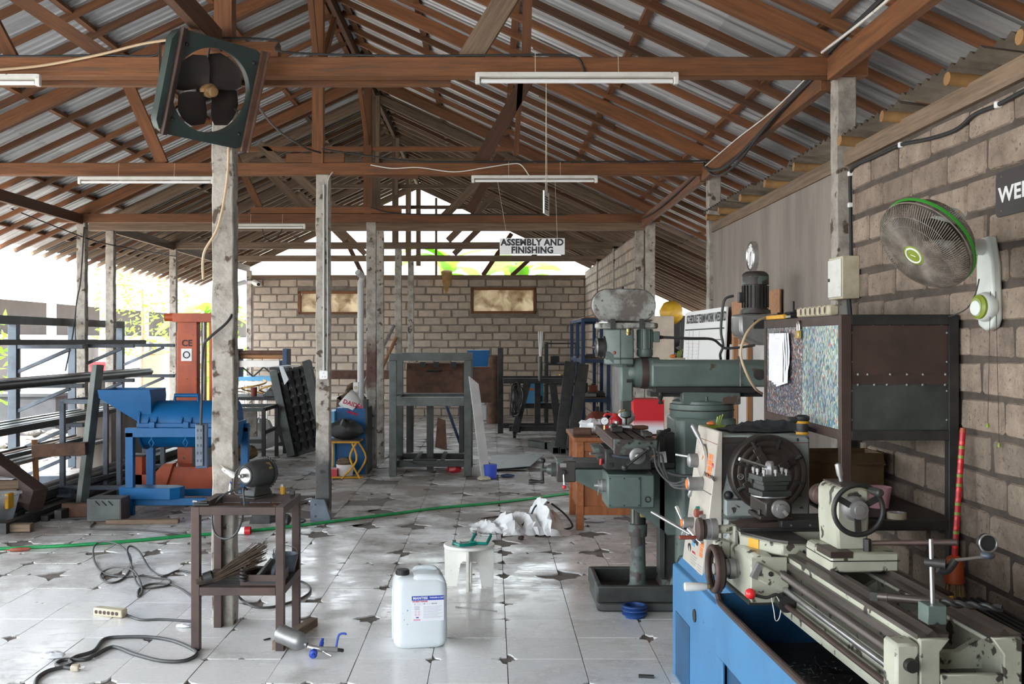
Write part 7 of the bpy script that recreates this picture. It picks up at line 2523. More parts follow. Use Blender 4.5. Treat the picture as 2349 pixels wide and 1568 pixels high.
kit('steel_drum','brown steel tube drum standing near the back wall','drum',[('tube','steel_rust','rev',(.05,21.0,0),(.05,21.0,2),[(0,.16),(.70,.16),(.70,.175),(.74,.175),(.74,.16),(1.38,.16),(1.38,.15),(.1,.15)],24)])
kit('jerrycan','white plastic can with blue top on the floor before the back wall','jerrycan',[('body','can_plastic','box',-.32,-.10,21.6,21.8,0,.34),('top','can_plastic','prism',[(-.32,.34),(-.10,.34),(-.14,.40),(-.28,.40)],'y',21.6,21.8),('cap','sky_blue_plastic','cyl',(-.26,21.7,.40),(-.26,21.7,.44),.03,.03)],bevel=.02)

# long steel bench with cables
P = []
for x,y,z0,z1 in ((.16,18.75,0,1.56),(.80,17.9,.12,1.0),(1.28,17.95,.10,1.0),(.45,17.8,.10,1.0)):
    P.append(('post','steel_dark','bar',(x,y,z0),(x,y,z1),.10,.10))
for p,q in (((.2,18.2,1.02),(1.45,18.2,1.02)),((.2,17.6,1.0),(1.4,17.6,1.0)),((.3,17.75,.17),(1.4,17.75,.17)),((.2,18.6,.15),(1.4,18.6,.15)),((.5,18.5,.52),(1.3,18.5,.52))):
    P.append(('rail','steel_dark','bar',p,q,.08,.09))
P.append(('leg','steel_dark','bar',(.40,17.6,.13),(.62,17.6,1.0),.10,.12))
P.append(('leg','steel_dark','bar',(1.15,17.7,.13),(1.05,17.7,1.0),.10,.12))
for x in (.40,1.28):
    P.append(('caster','black','rev',(x - .03,17.75,.075),(x + .2,17.75,.075),[(0,.07),(.05,.07),(.055,.03)],18))
    P.append(('caster_fork','steel_grey','box',x - .045,x + .045,17.70,17.80,.08,.14))
kit('rolling_bench','black steel bench on casters with an upright post at the back','bench',P)
cc = MB()
for k in range(9):
    a = k * .7
    cc.torus((.43 + .02 * sin(a),17.50 + .02 * cos(a),.68 + .03 * sin(a * 2)),(1,.35 * sin(a),.2 * cos(a * 1.7)),.25 + .03 * sin(a * 3),.012,26,6)
cc.xform(Matrix.Translation((.43,17.5,.68)) @ Matrix.Diagonal((1,.55,1,1)) @ Matrix.Translation((-.43,-17.5,-.68)))
tag(obj('cable_coil',cc,'cable_grey'),'coil of grey welding cable hanging on the rolling bench','cable')
kit('rod_holder','upright tube of white welding rods on the rolling bench','welding rods',[('holder','steel_mill','cyl',(.83,17.55,1.0),(.83,17.55,1.42),.035,.035)] + [('rod','white','cyl',(.83 + dx * .3,17.55,1.4),(.83 + dx,17.55,1.85),.008,.008) for dx in (-.03,.0,.04,.015)])
kit('blue_panel','blue panel box under the rolling bench','machine',[('case','sky_blue_plastic','box',.58,.92,18.35,18.7,.567,.965),('stripe','print_orange','box',.62,.75,18.34,18.35,.80,.84),('vent','black','box',.78,.90,18.34,18.35,.6,.7)])  # a blue panel, built as a case with stripe and vent
P = []
for x in (1.10,1.72):
    for y in (20.4,20.9):
        P.append(('post','black','bar',(x,y,0),(x,y,1.66),.05,.05))
for z in (1.64,1.22,.83,.35):
    P.append(('shelf','steel_dark','box',1.08,1.74,20.38,20.92,z - .02,z + .01))
kit('tool_rack','black open rack with red paint tins by the back wall','rack',P)
for k,(x,z,r,h,mat,lab) in enumerate(((1.52,.84,.07,.20,'red_paint','larger red tin on the black rack'),(1.38,.84,.06,.16,'red_rust','dull red tin on the black rack beside the larger one'),(1.24,.84,.06,.14,'beige_plastic','dirty cream tin on the black rack'),(1.45,.36,.06,.17,'red_paint','red tin with yellow lid on the low shelf of the black rack'),(1.65,.36,.05,.15,'red_bright','small bright red tin on the low shelf of the black rack'))):
    kit('paint_tin',lab,'tin',[('tin',mat,'rev',(x,20.5,z),(x,20.5,3),[(0,r),(h,r),(h,r * .85)],18),('lid','brass' if k != 2 else 'white','cyl',(x,20.5,z + h),(x,20.5,z + h + .02),r * .8,r * .8)],group='tins on the black rack',bevel=0)
kit('black_machine_part','dark machine part on the upper shelf of the black rack','machine part',[('body','black','box',1.18,1.35,20.45,20.7,1.23,1.38),('bar','steel_grey','cyl',(1.3,20.42,1.245),(1.68,20.42,1.245),.012,.012)])

# box sections leaning and lying
for k,(p,q,lab) in enumerate((((1.03,15.45,.06),(1.21,15.75,1.36),'dark steel channel leaning steeply before the blue shelf'),((1.20,15.3,.06),(1.40,15.7,1.32),'second dark steel channel leaning beside the first'))):
    o = bar('steel_channel',p,q,.10,.17,'steel_dark',None,up=(1,0,0),bevel=.004)
    tag(o,lab,'channel')
for k,(a,b,w,lab) in enumerate((((1218,1016),(1256,1022),.11,'hollow steel offcut lying alone on the tiles before the bench'),((1262,1022),(1275,1033),.10,'hollow steel offcut at the foot of the leaning channels'),((1272,1010),(1284,1024),.09,'hollow steel offcut propped against the leaning channels'),((1280,1020),(1292,1034),.09,'dark offcut touching the leaning channels'))):
    p,q = atz(a[0],a[1],.05),atz(b[0],b[1],.05)
    d = (q - p).normalized()
    t = thing('steel_offcut',lab,'offcut',p - V((0,0,.05)))
    s = V((-d.y,d.x,0))
    for o1,o2,ww,hh in ((V((0,0,w / 2 - .004)),0,w,.008),(V((0,0,-w / 2 + .004)),0,w,.008),(s * (w / 2 - .004),0,.008,w),(-s * (w / 2 - .004),0,.008,w)):
        bar('wall',p + o1,q + o1,ww,hh,'steel_mill',t)

# blue shelf
P = []
for x,y in ((1.54,17.3),(1.97,17.3),(1.54,18.4),(1.54,19.7),(1.97,19.7),(1.97,18.4)):
    P.append(('post','blue_dark','bar',(x,y,0),(x,y,2.06),.06,.06))
for z in (2.04,1.345,.68):
    for p,q in (((1.54,17.3,z),(1.97,17.3,z)),((1.54,17.3,z),(1.54,19.7,z)),((1.54,19.7,z),(1.97,19.7,z))):
        P.append(('rail','blue_dark','bar',p,q,.05,.06))
    P.append(('board','wood_pale' if z > 2 else 'wood_grey','box',1.56,1.95,17.33,19.67,z + .03,z + .05))
kit('blue_shelf','tall blue steel shelf beside the far right block wall','shelf',P)
kit('grey_board','pale streaked board standing behind the blue shelf','board',[('board','grey_wall','box',2.02,2.04,16.0,18.6,.0,1.95)])
for k,(x0,x1,y,z0,z1,mat,lab) in enumerate(((1.60,1.78,17.4,.735,.79,'steel_grey','grey metal plates stacked on the lower blue shelf'),(1.80,1.94,17.5,.735,.80,'steel_dark','dark metal blocks on the lower blue shelf'),(1.70,1.82,17.7,.735,.92,'red_rust','rusty red tin on the lower blue shelf'),(1.56,1.68,17.9,.735,.95,'black','black machine part on the lower blue shelf'),(1.58,1.80,17.5,1.40,1.44,'steel_dark','dark plates on the middle blue shelf'))):
    kit('shelf_part',lab,'metal part',[('block',mat,'box',x0,x1,y,y + .25,z0,z1),('top_piece','steel_mill','box',x0 + .03,x1 - .02,y + .04,y + .18,z1,z1 + .025)],group='parts on the blue shelf')
kit('gas_tank','round rust-red pressure tank on the floor under the blue shelf','tank',[('tank','red_rust','mb',MB().sphere((1.75,17.0,.33),.20,22,12,1.0)),('pump','blue_dark','box',1.72,1.98,16.8,17.1,.06,.28),('foot','black','box',1.62,1.9,16.85,17.15,0,.13),('valve','steel_dark','cyl',(1.75,17.0,.52),(1.75,17.0,.60),.03,.03)])

# ------------------------------------------------------------------ blue cabinet with helmet beside the red-stained column
kit('blue_cabinet','blue sheet-metal cabinet with an open corner beside the red-stained column','cabinet',[('shell','blue_paint','box',-1.98,-1.60,13.0,13.45,.0,.835),('side_lip','sky_blue_plastic','box',-2.06,-1.98,12.9,13.3,.0,.80),('edge','steel_dark','box',-1.60,-1.57,12.95,13.45,0,.84),('clip','black','box',-1.62,-1.56,12.9,12.98,.84,.95)])
hm_ = thing('welding_bucket','tilted cream bucket with red lettering on the blue cabinet','bucket',at(803,922,13.1) - V((0,0,.10)),radians(15))
obj('shell',MB().rev((-.06,0,.17),(.12,-.05,.0),[(0,.10),(.0,.125),(.02,.13),(.19,.10),(.195,0)],24),'white_dirty',hm_)
text('lettering','DAIDEN',.075,'print_red',hm_,WORLD[hm_.name] @ face_at((.03,-.137,.075),(0,-1,.1),(.35,0,1)),bold=.002)
for k in range(4):
    obj('stripe',MB().bar((-.05 + .035 * k,-.135,.005 - .012 * k),(-.03 + .035 * k,-.13,-.03 - .012 * k),.02,.004,up=(0,1,0)),'print_red',hm_)
kit('socket_strip','upright white socket strip behind the cream bucket','power strip',[('body','white_dirty','box',-1.80,-1.73,13.3,13.34,.84,1.15)] + [('socket','beige_plastic','cyl',(-1.765,13.30,.92 + .08 * k),(-1.765,13.295,.92 + .08 * k),.025,.025) for k in range(3)])
kit('yellow_chair','small chair with yellow bent-wire legs holding a black mask','chair',[('seat','wood_grey','box',-2.02,-1.63,12.55,12.92,.44,.46),('seat_rim','yellow','tube',[(-2.02,12.55,.445),(-1.63,12.55,.445),(-1.63,12.92,.445),(-2.02,12.92,.445),(-2.02,12.55,.445)],.012,8),('leg','yellow','tube',[(-1.66,12.56,.44),(-1.74,12.57,.25),(-1.62,12.58,.0)],.012,8,4),('leg','yellow','tube',[(-1.84,12.56,.0),(-1.66,12.57,.22),(-1.72,12.58,.44)],.012,8,4),('leg','yellow','tube',[(-1.70,12.9,.44),(-1.58,12.88,.22),(-1.70,12.86,0)],.012,8,4),('leg','yellow','tube',[(-2.0,12.9,.44),(-2.0,12.9,0)],.012,8),('foot_bar','yellow','tube',[(-2.05,12.56,.012),(-1.58,12.6,.012)],.012,8)])
tag(obj('welding_mask',blob((.20,.14,.24),41,n=16,m_=9,amp=.3),'black',None,m=Matrix.Translation((-1.80,12.72,.46))),'black welding mask and cloth heaped on the small yellow chair','mask')
kit('basket','pale basket with gloves under the small yellow chair','basket',[('basket','white_dirty','rev',(-1.82,12.72,.02),(-1.82,12.72,1),[(0,.09),(.14,.115),(.14,.10),(.02,.08)],18),('gloves','wood_grey','mb',blob((.10,.08,.09),42,n=12,m_=7).move((-1.82,12.72,.14)))])
kit('red_box','small red translucent box under the small yellow chair','box',[('box','red_paint','box',-2.0,-1.90,12.58,12.72,.015,.11),('lid','pink','box',-2.005,-1.895,12.575,12.725,.11,.12)])

# ------------------------------------------------------------------ leaning jig with rows of pockets
jg = thing('pocket_jig','tall black steel jig with rows of angled pockets leaning behind the conduit column','jig',(-3.0,15.0,0))
JM = frame((-2.90,14.9,0),radians(-6),0,radians(-17)) @ Matrix.Rotation(radians(-14),4,'X')
for x in (0,.52):
    obj('side_rail',MB().box(x - .06,x + .06,-.05,.05,0,1.33),'steel_mill' if x == 0 else 'steel_dark',jg,m=JM,bevel=.003)
obj('back_sheet',MB().box(0,.52,.035,.05,0,1.30),'black',jg,m=JM)
for r_ in range(9):
    for c_ in range(4):
        x,z = .08 + c_ * .11,.05 + r_ * .135
        obj('pocket',MB().add([(x,-.05,z + .12),(x + .09,-.05,z + .12),(x + .09,.035,z + .12),(x,.035,z + .12),(x + .03,.03,z),(x + .06,.03,z),(x + .06,.035,z),(x + .03,.035,z)],[(0,1,5,4),(1,2,6,5),(2,3,7,6),(3,0,4,7)]),'steel_dark',jg,m=JM)
wtp = kit('white_ribbon','strip of white plastic tied over the top of the pocket jig','plastic strip',[('knot','paper','plate',[(-3.35,15.12,1.30),(-3.05,15.28,1.33),(-2.85,15.20,1.325),(-3.1,15.12,1.32)],.01),('tail','paper','plate',[(-3.14,15.12,1.31),(-3.08,15.12,1.31),(-2.98,15.04,1.12),(-3.04,15.02,1.04)],.008)])
kit('bucket','light blue bucket with a brush on the floor by the conduit column','bucket',[('bucket','sky_blue_plastic','rev',(-2.92,15.05,0),(-2.92,15.05,1),[(0,.075),(.20,.088),(.205,.092),(.20,.082),(.02,.07),(.02,0)],22),('brush','beige_plastic','cyl',(-2.92,15.05,.15),(-2.80,15.02,.27),.010,.006)],bevel=0)

# ------------------------------------------------------------------ work tables behind the stained column
P = []
for x in (-3.95,-3.15):
    for y in (14.15,15.0):
        P.append(('leg','steel_dark','bar',(x,y,0),(x,y,.74),.05,.05))
for p,q in (((-3.95,14.15,.74),(-3.15,14.15,.74)),((-3.95,15.0,.74),(-3.15,15.0,.74)),((-3.95,14.15,.74),(-3.95,15.0,.74)),((-3.15,14.15,.74),(-3.15,15.0,.74)),((-3.95,14.15,.30),(-3.15,14.15,.30)),((-3.15,14.15,.42),(-3.15,15.0,.42))):
    P.append(('rail','steel_mill','bar',p,q,.045,.05))
P.append(('stone_slab','concrete','box',-3.9,-3.35,14.6,14.65,.32,.70))
kit('welding_table','grey steel table frame behind the stained column','table',P)
P = [('top','steel_dark','box',-4.2,-3.0,15.3,16.3,.80,.85)]
for x in (-4.1,-3.1):
    for y in (15.4,16.2):
        P.append(('leg','steel_dark','bar',(x,y,0),(x,y,.80),.07,.07))
kit('work_table','black steel work table loaded with cables and tools','table',P)
for k in range(3):
    tag(obj('orange_hose',MB().tube([(-3.92 + .27 * k + .18 * cos(a / 10 * 6.28 + k),15.75 + .22 * sin(a / 10 * 6.28 + k),.866 + .012 * a * (1 + .8 * k)) for a in range(11)],.012,6,smooth=4),'yellow' if k else 'cable_tan'),['tan hose coiled on the black work table','flat orange hose loop on the black work table','rising orange hose loop on the black work table'][k],'hose')
kit('tape_spool','white tape spool among the cables on the work table','spool',[('spool','white','rev',(-3.98,15.5,.92),(-3.9,15.3,.92),[(0,.03),(0,.07),(.05,.07),(.05,.03)],20)])
kit('red_cup','red cup on the black work table','cup',[('cup','red_rust','cyl',(-3.62,15.6,.851),(-3.62,15.6,.98),.045,.05),('rim','white_dirty','cyl',(-3.62,15.6,.98),(-3.62,15.6,.985),.052,.052)])
kit('bench_vise','dark bench vise with steel screw at the end of the work table','vise',[('body','mill_green_worn','prism',[(-3.45,.86),(-3.1,.86),(-3.05,1.0),(-3.3,1.02)],'y',15.4,15.55),('screw','steel_bright','cyl',(-3.05,15.45,.70),(-3.05,15.45,1.05),.018,.018),('jaw','steel_dark','box',-3.12,-3.0,15.38,15.58,.90,1.02)])
for k,(x,y,lab) in enumerate(((-3.42,16.6,'black steel column with a flat cap plate standing on the work bay floor'),(-3.1,16.9,'second capped black steel column behind the first'))):
    kit('steel_pedestal',lab,'pedestal',[('post','black','bar',(x,y,0),(x,y,1.22),.12,.14),('cap','steel_dark','box',x - .16,x + .16,y - .12,y + .12,1.22,1.26),('base','steel_dark','box',x - .14,x + .14,y - .14,y + .14,0,.02)])
P = []
for x in (-4.78,-3.9,-4.35):
    for y in (19.0,19.7):
        P.append(('leg','white_wall','bar',(x,y,0),(x,y,.95),.07,.07))
P += [('blue_rail','sky_blue_plastic','box',-4.85,-3.75,18.95,19.75,.95,1.02),('white_rail','white_wall','box',-4.9,-3.8,18.93,18.97,.86,.94),('roller','steel_rust','cyl',(-4.70,19.1,1.47),(-3.85,19.1,1.47),.04,.04),('roller','wood_pale','cyl',(-4.70,19.2,1.40),(-3.85,19.2,1.40),.05,.05),('roller_bed','white_wall','box',-4.70,-3.95,19.05,19.4,1.20,1.32)]
for x in (-4.74,-3.84):
    P.append(('roller_cheek','blue_dark','box',x - .04,x + .04,19.0,19.4,1.02,1.54))
for k in range(4):
    P.append(('truss_rod','steel_dark','cyl',(-4.65 + .2 * k,19.1,1.02 if k % 2 else 1.2),(-4.45 + .2 * k,19.1,1.2 if k % 2 else 1.02),.015,.015))
kit('roller_machine','white and blue roller machine before the back wall','machine',P)
for k,(c,s,mat,lab,cat) in enumerate((((-3.6,15.85,0),(.30,.22,.45),'sack_white','crumpled white sack under the work table','sack'),((-2.62,16.1,0),(.22,.22,.5),'sack_white','tall white plastic sack behind the pocket jig','sack'),((-3.55,14.45,0),(.26,.12,.22),'cardboard','brown cardboard heap under the table frame','cardboard'),((-2.3,17.5,0),(.35,.3,.35),'steel_rust','rusty scrap heap between the middle columns','scrap'),((-2.2,16.3,0),(.3,.2,.9),'wood_grey','grey bundle of cloth behind the blue cabinet','cloth'))):
    tag(obj('sack' if cat == 'sack' else cat.replace(' ','_') + '_heap',blob(s,60 + k,n=18,m_=10),mat,None,m=Matrix.Translation(c)),lab,cat)
kit('brown_beam','rusty box section lying across trestles before the back wall','beam section',[('tube','steel_rust','bar',(-3.3,19.3,1.05),(-1.9,19.3,1.05),.2,.16),('trestle','white_wall','bar',(-3.1,19.3,0),(-3.1,19.3,.97),.06,.06),('trestle','white_wall','bar',(-2.2,19.3,0),(-2.2,19.3,.97),.06,.06),('trestle_rail','white_wall','bar',(-3.3,19.3,.62),(-2.0,19.3,.62),.05,.05)])
for k,(p,q,mat,lab) in enumerate((((-2.55,16.6,.05),(-1.66,17.4,1.95),'steel_grey','steel pipe leaning against the middle columns'),((-2.35,16.8,.05),(-1.62,17.4,1.75),'wood_pale','timber strip leaning beside the steel pipe'))):
    o = obj('leaning_pole',MB().cyl((0,0,0),(0,0,(V(q) - V(p)).length),.03,.03,10),mat,None,m=Matrix.Translation(p) @ (V(q) - V(p)).to_track_quat('Z','Y').to_matrix().to_4x4())
    tag(o,lab,'pole')
dp_ = obj('drain_pipe',MB().tube([(-1.83,14.3,0),(-1.83,14.3,2.50),(-1.80,14.3,2.58),(-1.86,14.2,2.64)],.045,12),'conduit')
tag(dp_,'grey upright plastic pipe with elbow beside the red-stained column','pipe')

# ------------------------------------------------------------------ torn white sack on the tiles, machine feet
ts_ = thing('torn_sack','torn white woven sack with black straps on the tiles','sack',atz(1190,1212))
rr = random.Random(77)
nx,ny = 34,14
vs = []
for j in range(ny + 1):
    for i in range(nx + 1):
        u,v = i / nx * 2 - 1,j / ny * 2 - 1
        e = max(0,1 - abs(u) ** 3) * max(0,1 - abs(v) ** 2.2)
        hump = .07 + .17 * math.exp(-((u - .55) / .30) ** 2) + .05 * math.exp(-((u + .15) / .2) ** 2)
        vs.append((u * .44 + rr.uniform(-.02,.02),v * (.34 - .10 * (u < -.3)) + .03 * sin(u * 6) + rr.uniform(-.03,.03),max(.003,e * hump * (1 + .45 * sin(u * 17 + v * 4)) + rr.uniform(-.012,.02) * e)))
obj('cloth',MB().add(vs,[(j * (nx + 1) + i,j * (nx + 1) + i + 1,(j + 1) * (nx + 1) + i + 1,(j + 1) * (nx + 1) + i) for j in range(ny) for i in range(nx)]),'sack_white',ts_)
obj('strap',MB().tube([(-.02,-.20,.02),(.10,-.05,.12),(.16,.05,.20),(.28,.1,.22)],.008,6,smooth=4),'black',ts_)
obj('strap',MB().tube([(.30,.1,.21),(.42,.05,.12),(.48,-.05,.03),(.38,-.12,.01)],.009,6,smooth=4),'black',ts_)
fr_ = MB()
for k in range(60):
    a = rr.uniform(-1,1)
    x,y = a * .4,(-.26 if rr.random() < .6 else .24) + rr.uniform(-.03,.03)
    fr_.tube([(x,y * .9,.015),(x + rr.uniform(-.04,.04),y * 1.15,.006)],.0015,3)
tag(obj('fringe',fr_,'white',ts_),kind='stuff')
for k,(px,py,mir,lab) in enumerate(((737,1195,1,'dark sheet-steel gusset foot leaning at the conduit column base'),(597,1200,-1,'dark steel gusset foot standing behind the square stand'))):
    p = atz(px,py)
    t = thing('gusset_foot',lab,'bracket',p)
    obj('plate',MB().prism([(-.10 * mir,0),(.10 * mir,0),(.03 * mir,.21),(-.10 * mir,.21)],'y',-.02,.03),'steel_dark' if mir < 0 else 'steel_bluegrey',t,bevel=.003)
    for z in (.05,.16):
        obj('hole',MB().cyl((-.05 * mir,-.021,z),(-.05 * mir,-.023,z),.010,.010,12),'black',t)
kit('angle_grinder','black angle grinder lying between the gusset feet','grinder',[('body','black','cyl',atz(618,1190,.05),atz(650,1188,.05),.035,.03),('head','steel_dark','mb',MB().sphere(atz(656,1190,.05),.05,14,8)),('guard','grinder_grey','cyl',atz(652,1196,.03),atz(662,1196,.03),.06,.06),('cord','black_rubber','tube',[atz(680,1188,.01),atz(700,1192,.01),atz(690,1198,.01),atz(672,1194,.01)],.007,6,4)])
kit('steel_rod_set','round steel rod with a bright end behind the square stand','rod',[('rod','steel_mill','cyl',atz(640,1165,.06),atz(705,1150,.06),.022,.022),('end','steel_bright','cyl',atz(703,1151,.06),atz(714,1149,.06),.035,.035),('angle','steel_dark','bar',atz(585,1142,.03),atz(722,1142,.03),.06,.05)])

# ------------------------------------------------------------------ beyond the open right bay
P = [('blocks','block_pale','box',1.96,2.17,12.2,12.45,.0,1.985)]
kit('block_pier','short pier of blocks in the open right bay behind the mill','pier',P)
ysk = thing('yellow_sack','round yellow plastic sack hung high in the open right bay','sack',at(1540,717,12.6))
obj('sack',MB().sphere((0,0,0),.145,22,14).jitter(.006),'yellow_sack',ysk)
kit('dark_rack','dark rack of scrap in the open right bay','rack',[('post','black','bar',(2.35,12.6,0),(2.35,12.6,2.0),.06,.06),('post','black','bar',(2.75,12.6,0),(2.75,12.6,2.0),.06,.06),('back','black','box',2.3,2.8,12.9,12.95,0,1.98),('shelf','steel_dark','box',2.3,2.8,12.55,12.95,1.5,1.54),('scrap','steel_grey','mb',blob((.2,.15,.14),90).move((2.5,12.7,1.54)))])
# ================================================================== blue shredder, stacker, pipe rack on the open side
P = []
x0,x1,y0,y1 = -3.51,-2.54,9.95,10.55
for x,y in ((x0,y0),(x1,y0),(x0,y1),(x1,y1)):
    P.append(('leg','blue_paint','bar',(x,y,0),(x,y,.80),.075,.075))
for y in (y0,y1):
    P.append(('top_rail','blue_paint','bar',(x0 - .04,y,.80),(x1 + .04,y,.80),.075,.09))
    P.append(('low_rail','blue_paint','bar',(x0,y,.13),(x1,y,.13),.06,.07))
for x in (x0,x1):
    P.append(('low_rail','blue_paint','bar',(x,y0,.13),(x,y1,.13),.06,.07))
yc = 10.25
P.append(('drum','blue_paint','rev',(-3.44,yc,.86),(-2.4,yc,.86),[(0,.235),(.90,.235)],36))
P.append(('flange','blue_paint','box',-3.46,-2.52,yc - .275,yc + .275,.845,.885))
P.append(('end_plate','blue_paint','rev',(-3.46,yc,.86),(-2,yc,.86),[(0,.255),(.02,.255)],36))
P.append(('lid_handle','blue_paint','tube',[(-3.16,yc - .03,1.08),(-3.16,yc - .03,1.145),(-2.93,yc - .03,1.145),(-2.93,yc - .03,1.08)],.02,10))
for x in (-3.36,-3.28,-3.03,-2.94):
    P.append(('gusset','blue_paint','prism',[(yc - .275,.885),(yc - .21,.885),(yc - .215,.95)],'x',x,x + .012))
for x in (-3.33,-3.0):
    P.append(('latch','blue_paint','box',x,x + .055,yc - .30,yc - .272,.80,.90))
    P.append(('latch_eye','blue_paint','tube',[(x + .03,yc - .30,.82),(x + .03,yc - .31,.74),(x + .005,yc - .31,.70),(x + .03,yc - .31,.65),(x + .055,yc - .31,.70),(x + .03,yc - .31,.74)],.008,8))
hop = MB().add([(-3.85,10.0,1.21),(-3.34,10.0,1.21),(-3.34,10.5,1.21),(-3.85,10.5,1.21),(-3.84,10.01,1.13),(-3.33,10.01,1.13),(-3.33,10.49,1.13),(-3.84,10.49,1.13),(-3.42,10.06,.86),(-3.34,10.06,.90),(-3.34,10.44,.90),(-3.42,10.44,.86)],
               [(0,1,5,4),(1,2,6,5),(2,3,7,6),(3,0,4,7),(4,5,9,8),(5,6,10,9),(6,7,11,10),(7,4,8,11)])
P.append(('hopper','blue_paint','mb',hop))
P.append(('belt_guard','blue_paint','prism',[(-3.62,9.95),(-3.50,9.88),(-3.10,9.86),(-3.02,9.92),(-3.0,10.02),(-3.10,10.10),(-3.5,10.12),(-3.62,10.08)],'z',.16,.27))
kit('shredder','bright blue plastic shredder with hopper and round drum left of the stained column','shredder',P)

P = [('mast','orange_paint','box',-3.56,-3.34,11.6,11.75,.06,1.98),('mast','orange_paint','box',-3.20,-3.05,11.6,11.75,.06,1.94),('head_cap','orange_paint','box',-3.60,-3.02,11.55,11.8,1.90,2.0),('head_bar','orange_paint','cyl',(-3.70,11.6,1.955),(-3.5,11.6,1.955),.045,.045),
     ('cylinder','steel_grey','cyl',(-3.28,11.68,.2),(-3.28,11.68,1.9),.03,.03),('base','orange_paint','box',-3.58,-3.0,11.3,11.8,.04,.30),('fork_arm','orange_paint','prism',[(-3.95,.10),(-3.58,.08),(-3.5,.34),(-3.60,.34),(-3.72,.22),(-3.95,.22)],'y',11.25,11.4),
     ('caster_bracket','orange_paint','box',-3.98,-3.84,11.25,11.4,.10,.42),('pedal','steel_dark','box',-4.02,-3.80,11.22,11.42,.42,.44),('handle','orange_paint','tube',[(-3.58,11.55,.98),(-3.76,11.5,.95),(-3.84,11.48,.80),(-3.82,11.5,.60)],.02,10,4),
     ('guard_mesh_frame','orange_paint','tube',[(-3.62,11.8,1.8),(-3.62,11.8,.5)],.01,6),('battery_box','black','box',-3.32,-3.08,11.35,11.6,.30,.62),
     ('wheel','black','rev',(-3.70,11.5,.86),(-3.5,11.5,.86),[(0,.12),(.04,.12),(.04,.07),(0,.07),(0,.12)],24)]
for k in range(16):
    P.append(('mesh_wire','steel_rust','cyl',(-3.62,11.8,.6 + k * .08),(-3.36,11.8,.6 + k * .08),.005,.005))
stk = kit('pallet_stacker','orange hand pallet stacker behind the blue shredder','stacker',P)
text('lettering','CE',.10,'print_dark',stk,face_at((-3.45,11.594,1.66),(0,-1,0)),bold=.002)
obj('warning_sticker',MB().box(-3.515,-3.395,11.594,11.599,1.46,1.60),'white',stk,m=Matrix.Identity(4))
obj('warning_mark',MB().torus((-3.455,11.592,1.53),(0,1,0),.035,.006,18,6),'print_dark',stk,m=Matrix.Identity(4))

# cantilever pipe rack along the open side
P = []
RX = -5.62
for y in (8.6,12.05,13.75,15.5):
    P.append(('post','steel_bluegrey','bar',(RX,y,0),(RX,y,1.93),.10,.10))
    P.append(('foot','steel_bluegrey','bar',(RX,y,.05),(RX + .9,y,.05),.08,.10))
    for z in (1.62,1.16,.70,.36):
        P.append(('arm','steel_bluegrey','bar',(RX,y,z),(RX + .82,y,z),.07,.05))
        P.append(('arm_brace','steel_bluegrey','bar',(RX + .04,y,z - .30),(RX + .66,y,z - .03),.05,.04))
P.append(('top_rail','steel_dark','bar',(RX,8.0,1.93),(RX,15.55,1.93),.10,.10))
kit('pipe_rack','blue-grey cantilever rack for steel lengths on the open side','rack',P)
rr = random.Random(14)
kinds = [('steel_dark','dark'),('steel_rust','rusty'),('steel_mill','black mill-scale'),('steel_grey','bright grey')]
n = 0
lens = []
for lev,(z,cnt) in enumerate(((1.645,4),(1.185,6),(.725,5),(.385,5))):
    for k in range(cnt):
        x = RX + .14 + k * .65 / cnt + rr.uniform(-.02,.02)
        y1 = rr.uniform(14.4,16.2) - .5 * lev
        y0 = rr.uniform(7.4,9.0)
        mat,mn = kinds[rr.randrange(4) if lev else 0]
        rnd_ = rr.random() < .5 if lev == 1 else rr.random() < .15
        nm = 'steel_pipe' if rnd_ else 'steel_section'
        lab = '%s %s on the %s level of the pipe rack, %s from the posts' % (mn,'round pipe' if rnd_ else 'box section',['top','second','third','lowest'][lev],['first','second','third','fourth','fifth','sixth'][k])
        s = .045 + rr.random() * .03
        if rnd_:
            r_ = .035 + rr.random() * .03
            o = obj(nm,MB().rev((0,0,0),(0,1,0),[(0,r_ * .85),(0,r_),(y1 - y0,r_),(y1 - y0,r_ * .85),(y1 - y0 - .2,r_ * .85)],14),mat,None,m=Matrix.Translation((x,y0,z + r_)))
        else:
            o = bar(nm,(x,y0,z + s / 2),(x,y1,z + s / 2),.05 + rr.random() * .05,s,mat,None)
        tag(o,lab,'pipe' if rnd_ else 'steel section','steel lengths on the pipe rack')
# lengths lying on the floor in front of the rack
for k in range(11):
    x = -4.75 + (k % 8) * .095 + (.04 if k > 7 else 0)
    s = .05 + rr.random() * .05
    lay = k > 7
    y0 = 8.9 + rr.uniform(0,.8)
    mat,mn = kinds[rr.choice((0,1,2,3))]
    z = s / 2 + (.105 if lay else 0)
    o = bar('steel_section',(x,y0,z),(x + .1,15.4 + rr.uniform(-1,1),z),.065,s,mat,None)
    tag(o,'%s length lying on the floor before the pipe rack, %s from the rack' % (mn,['first','second','third','fourth','fifth','sixth','seventh','eighth','ninth','tenth','last'][k]),'steel section','steel lengths on the floor')
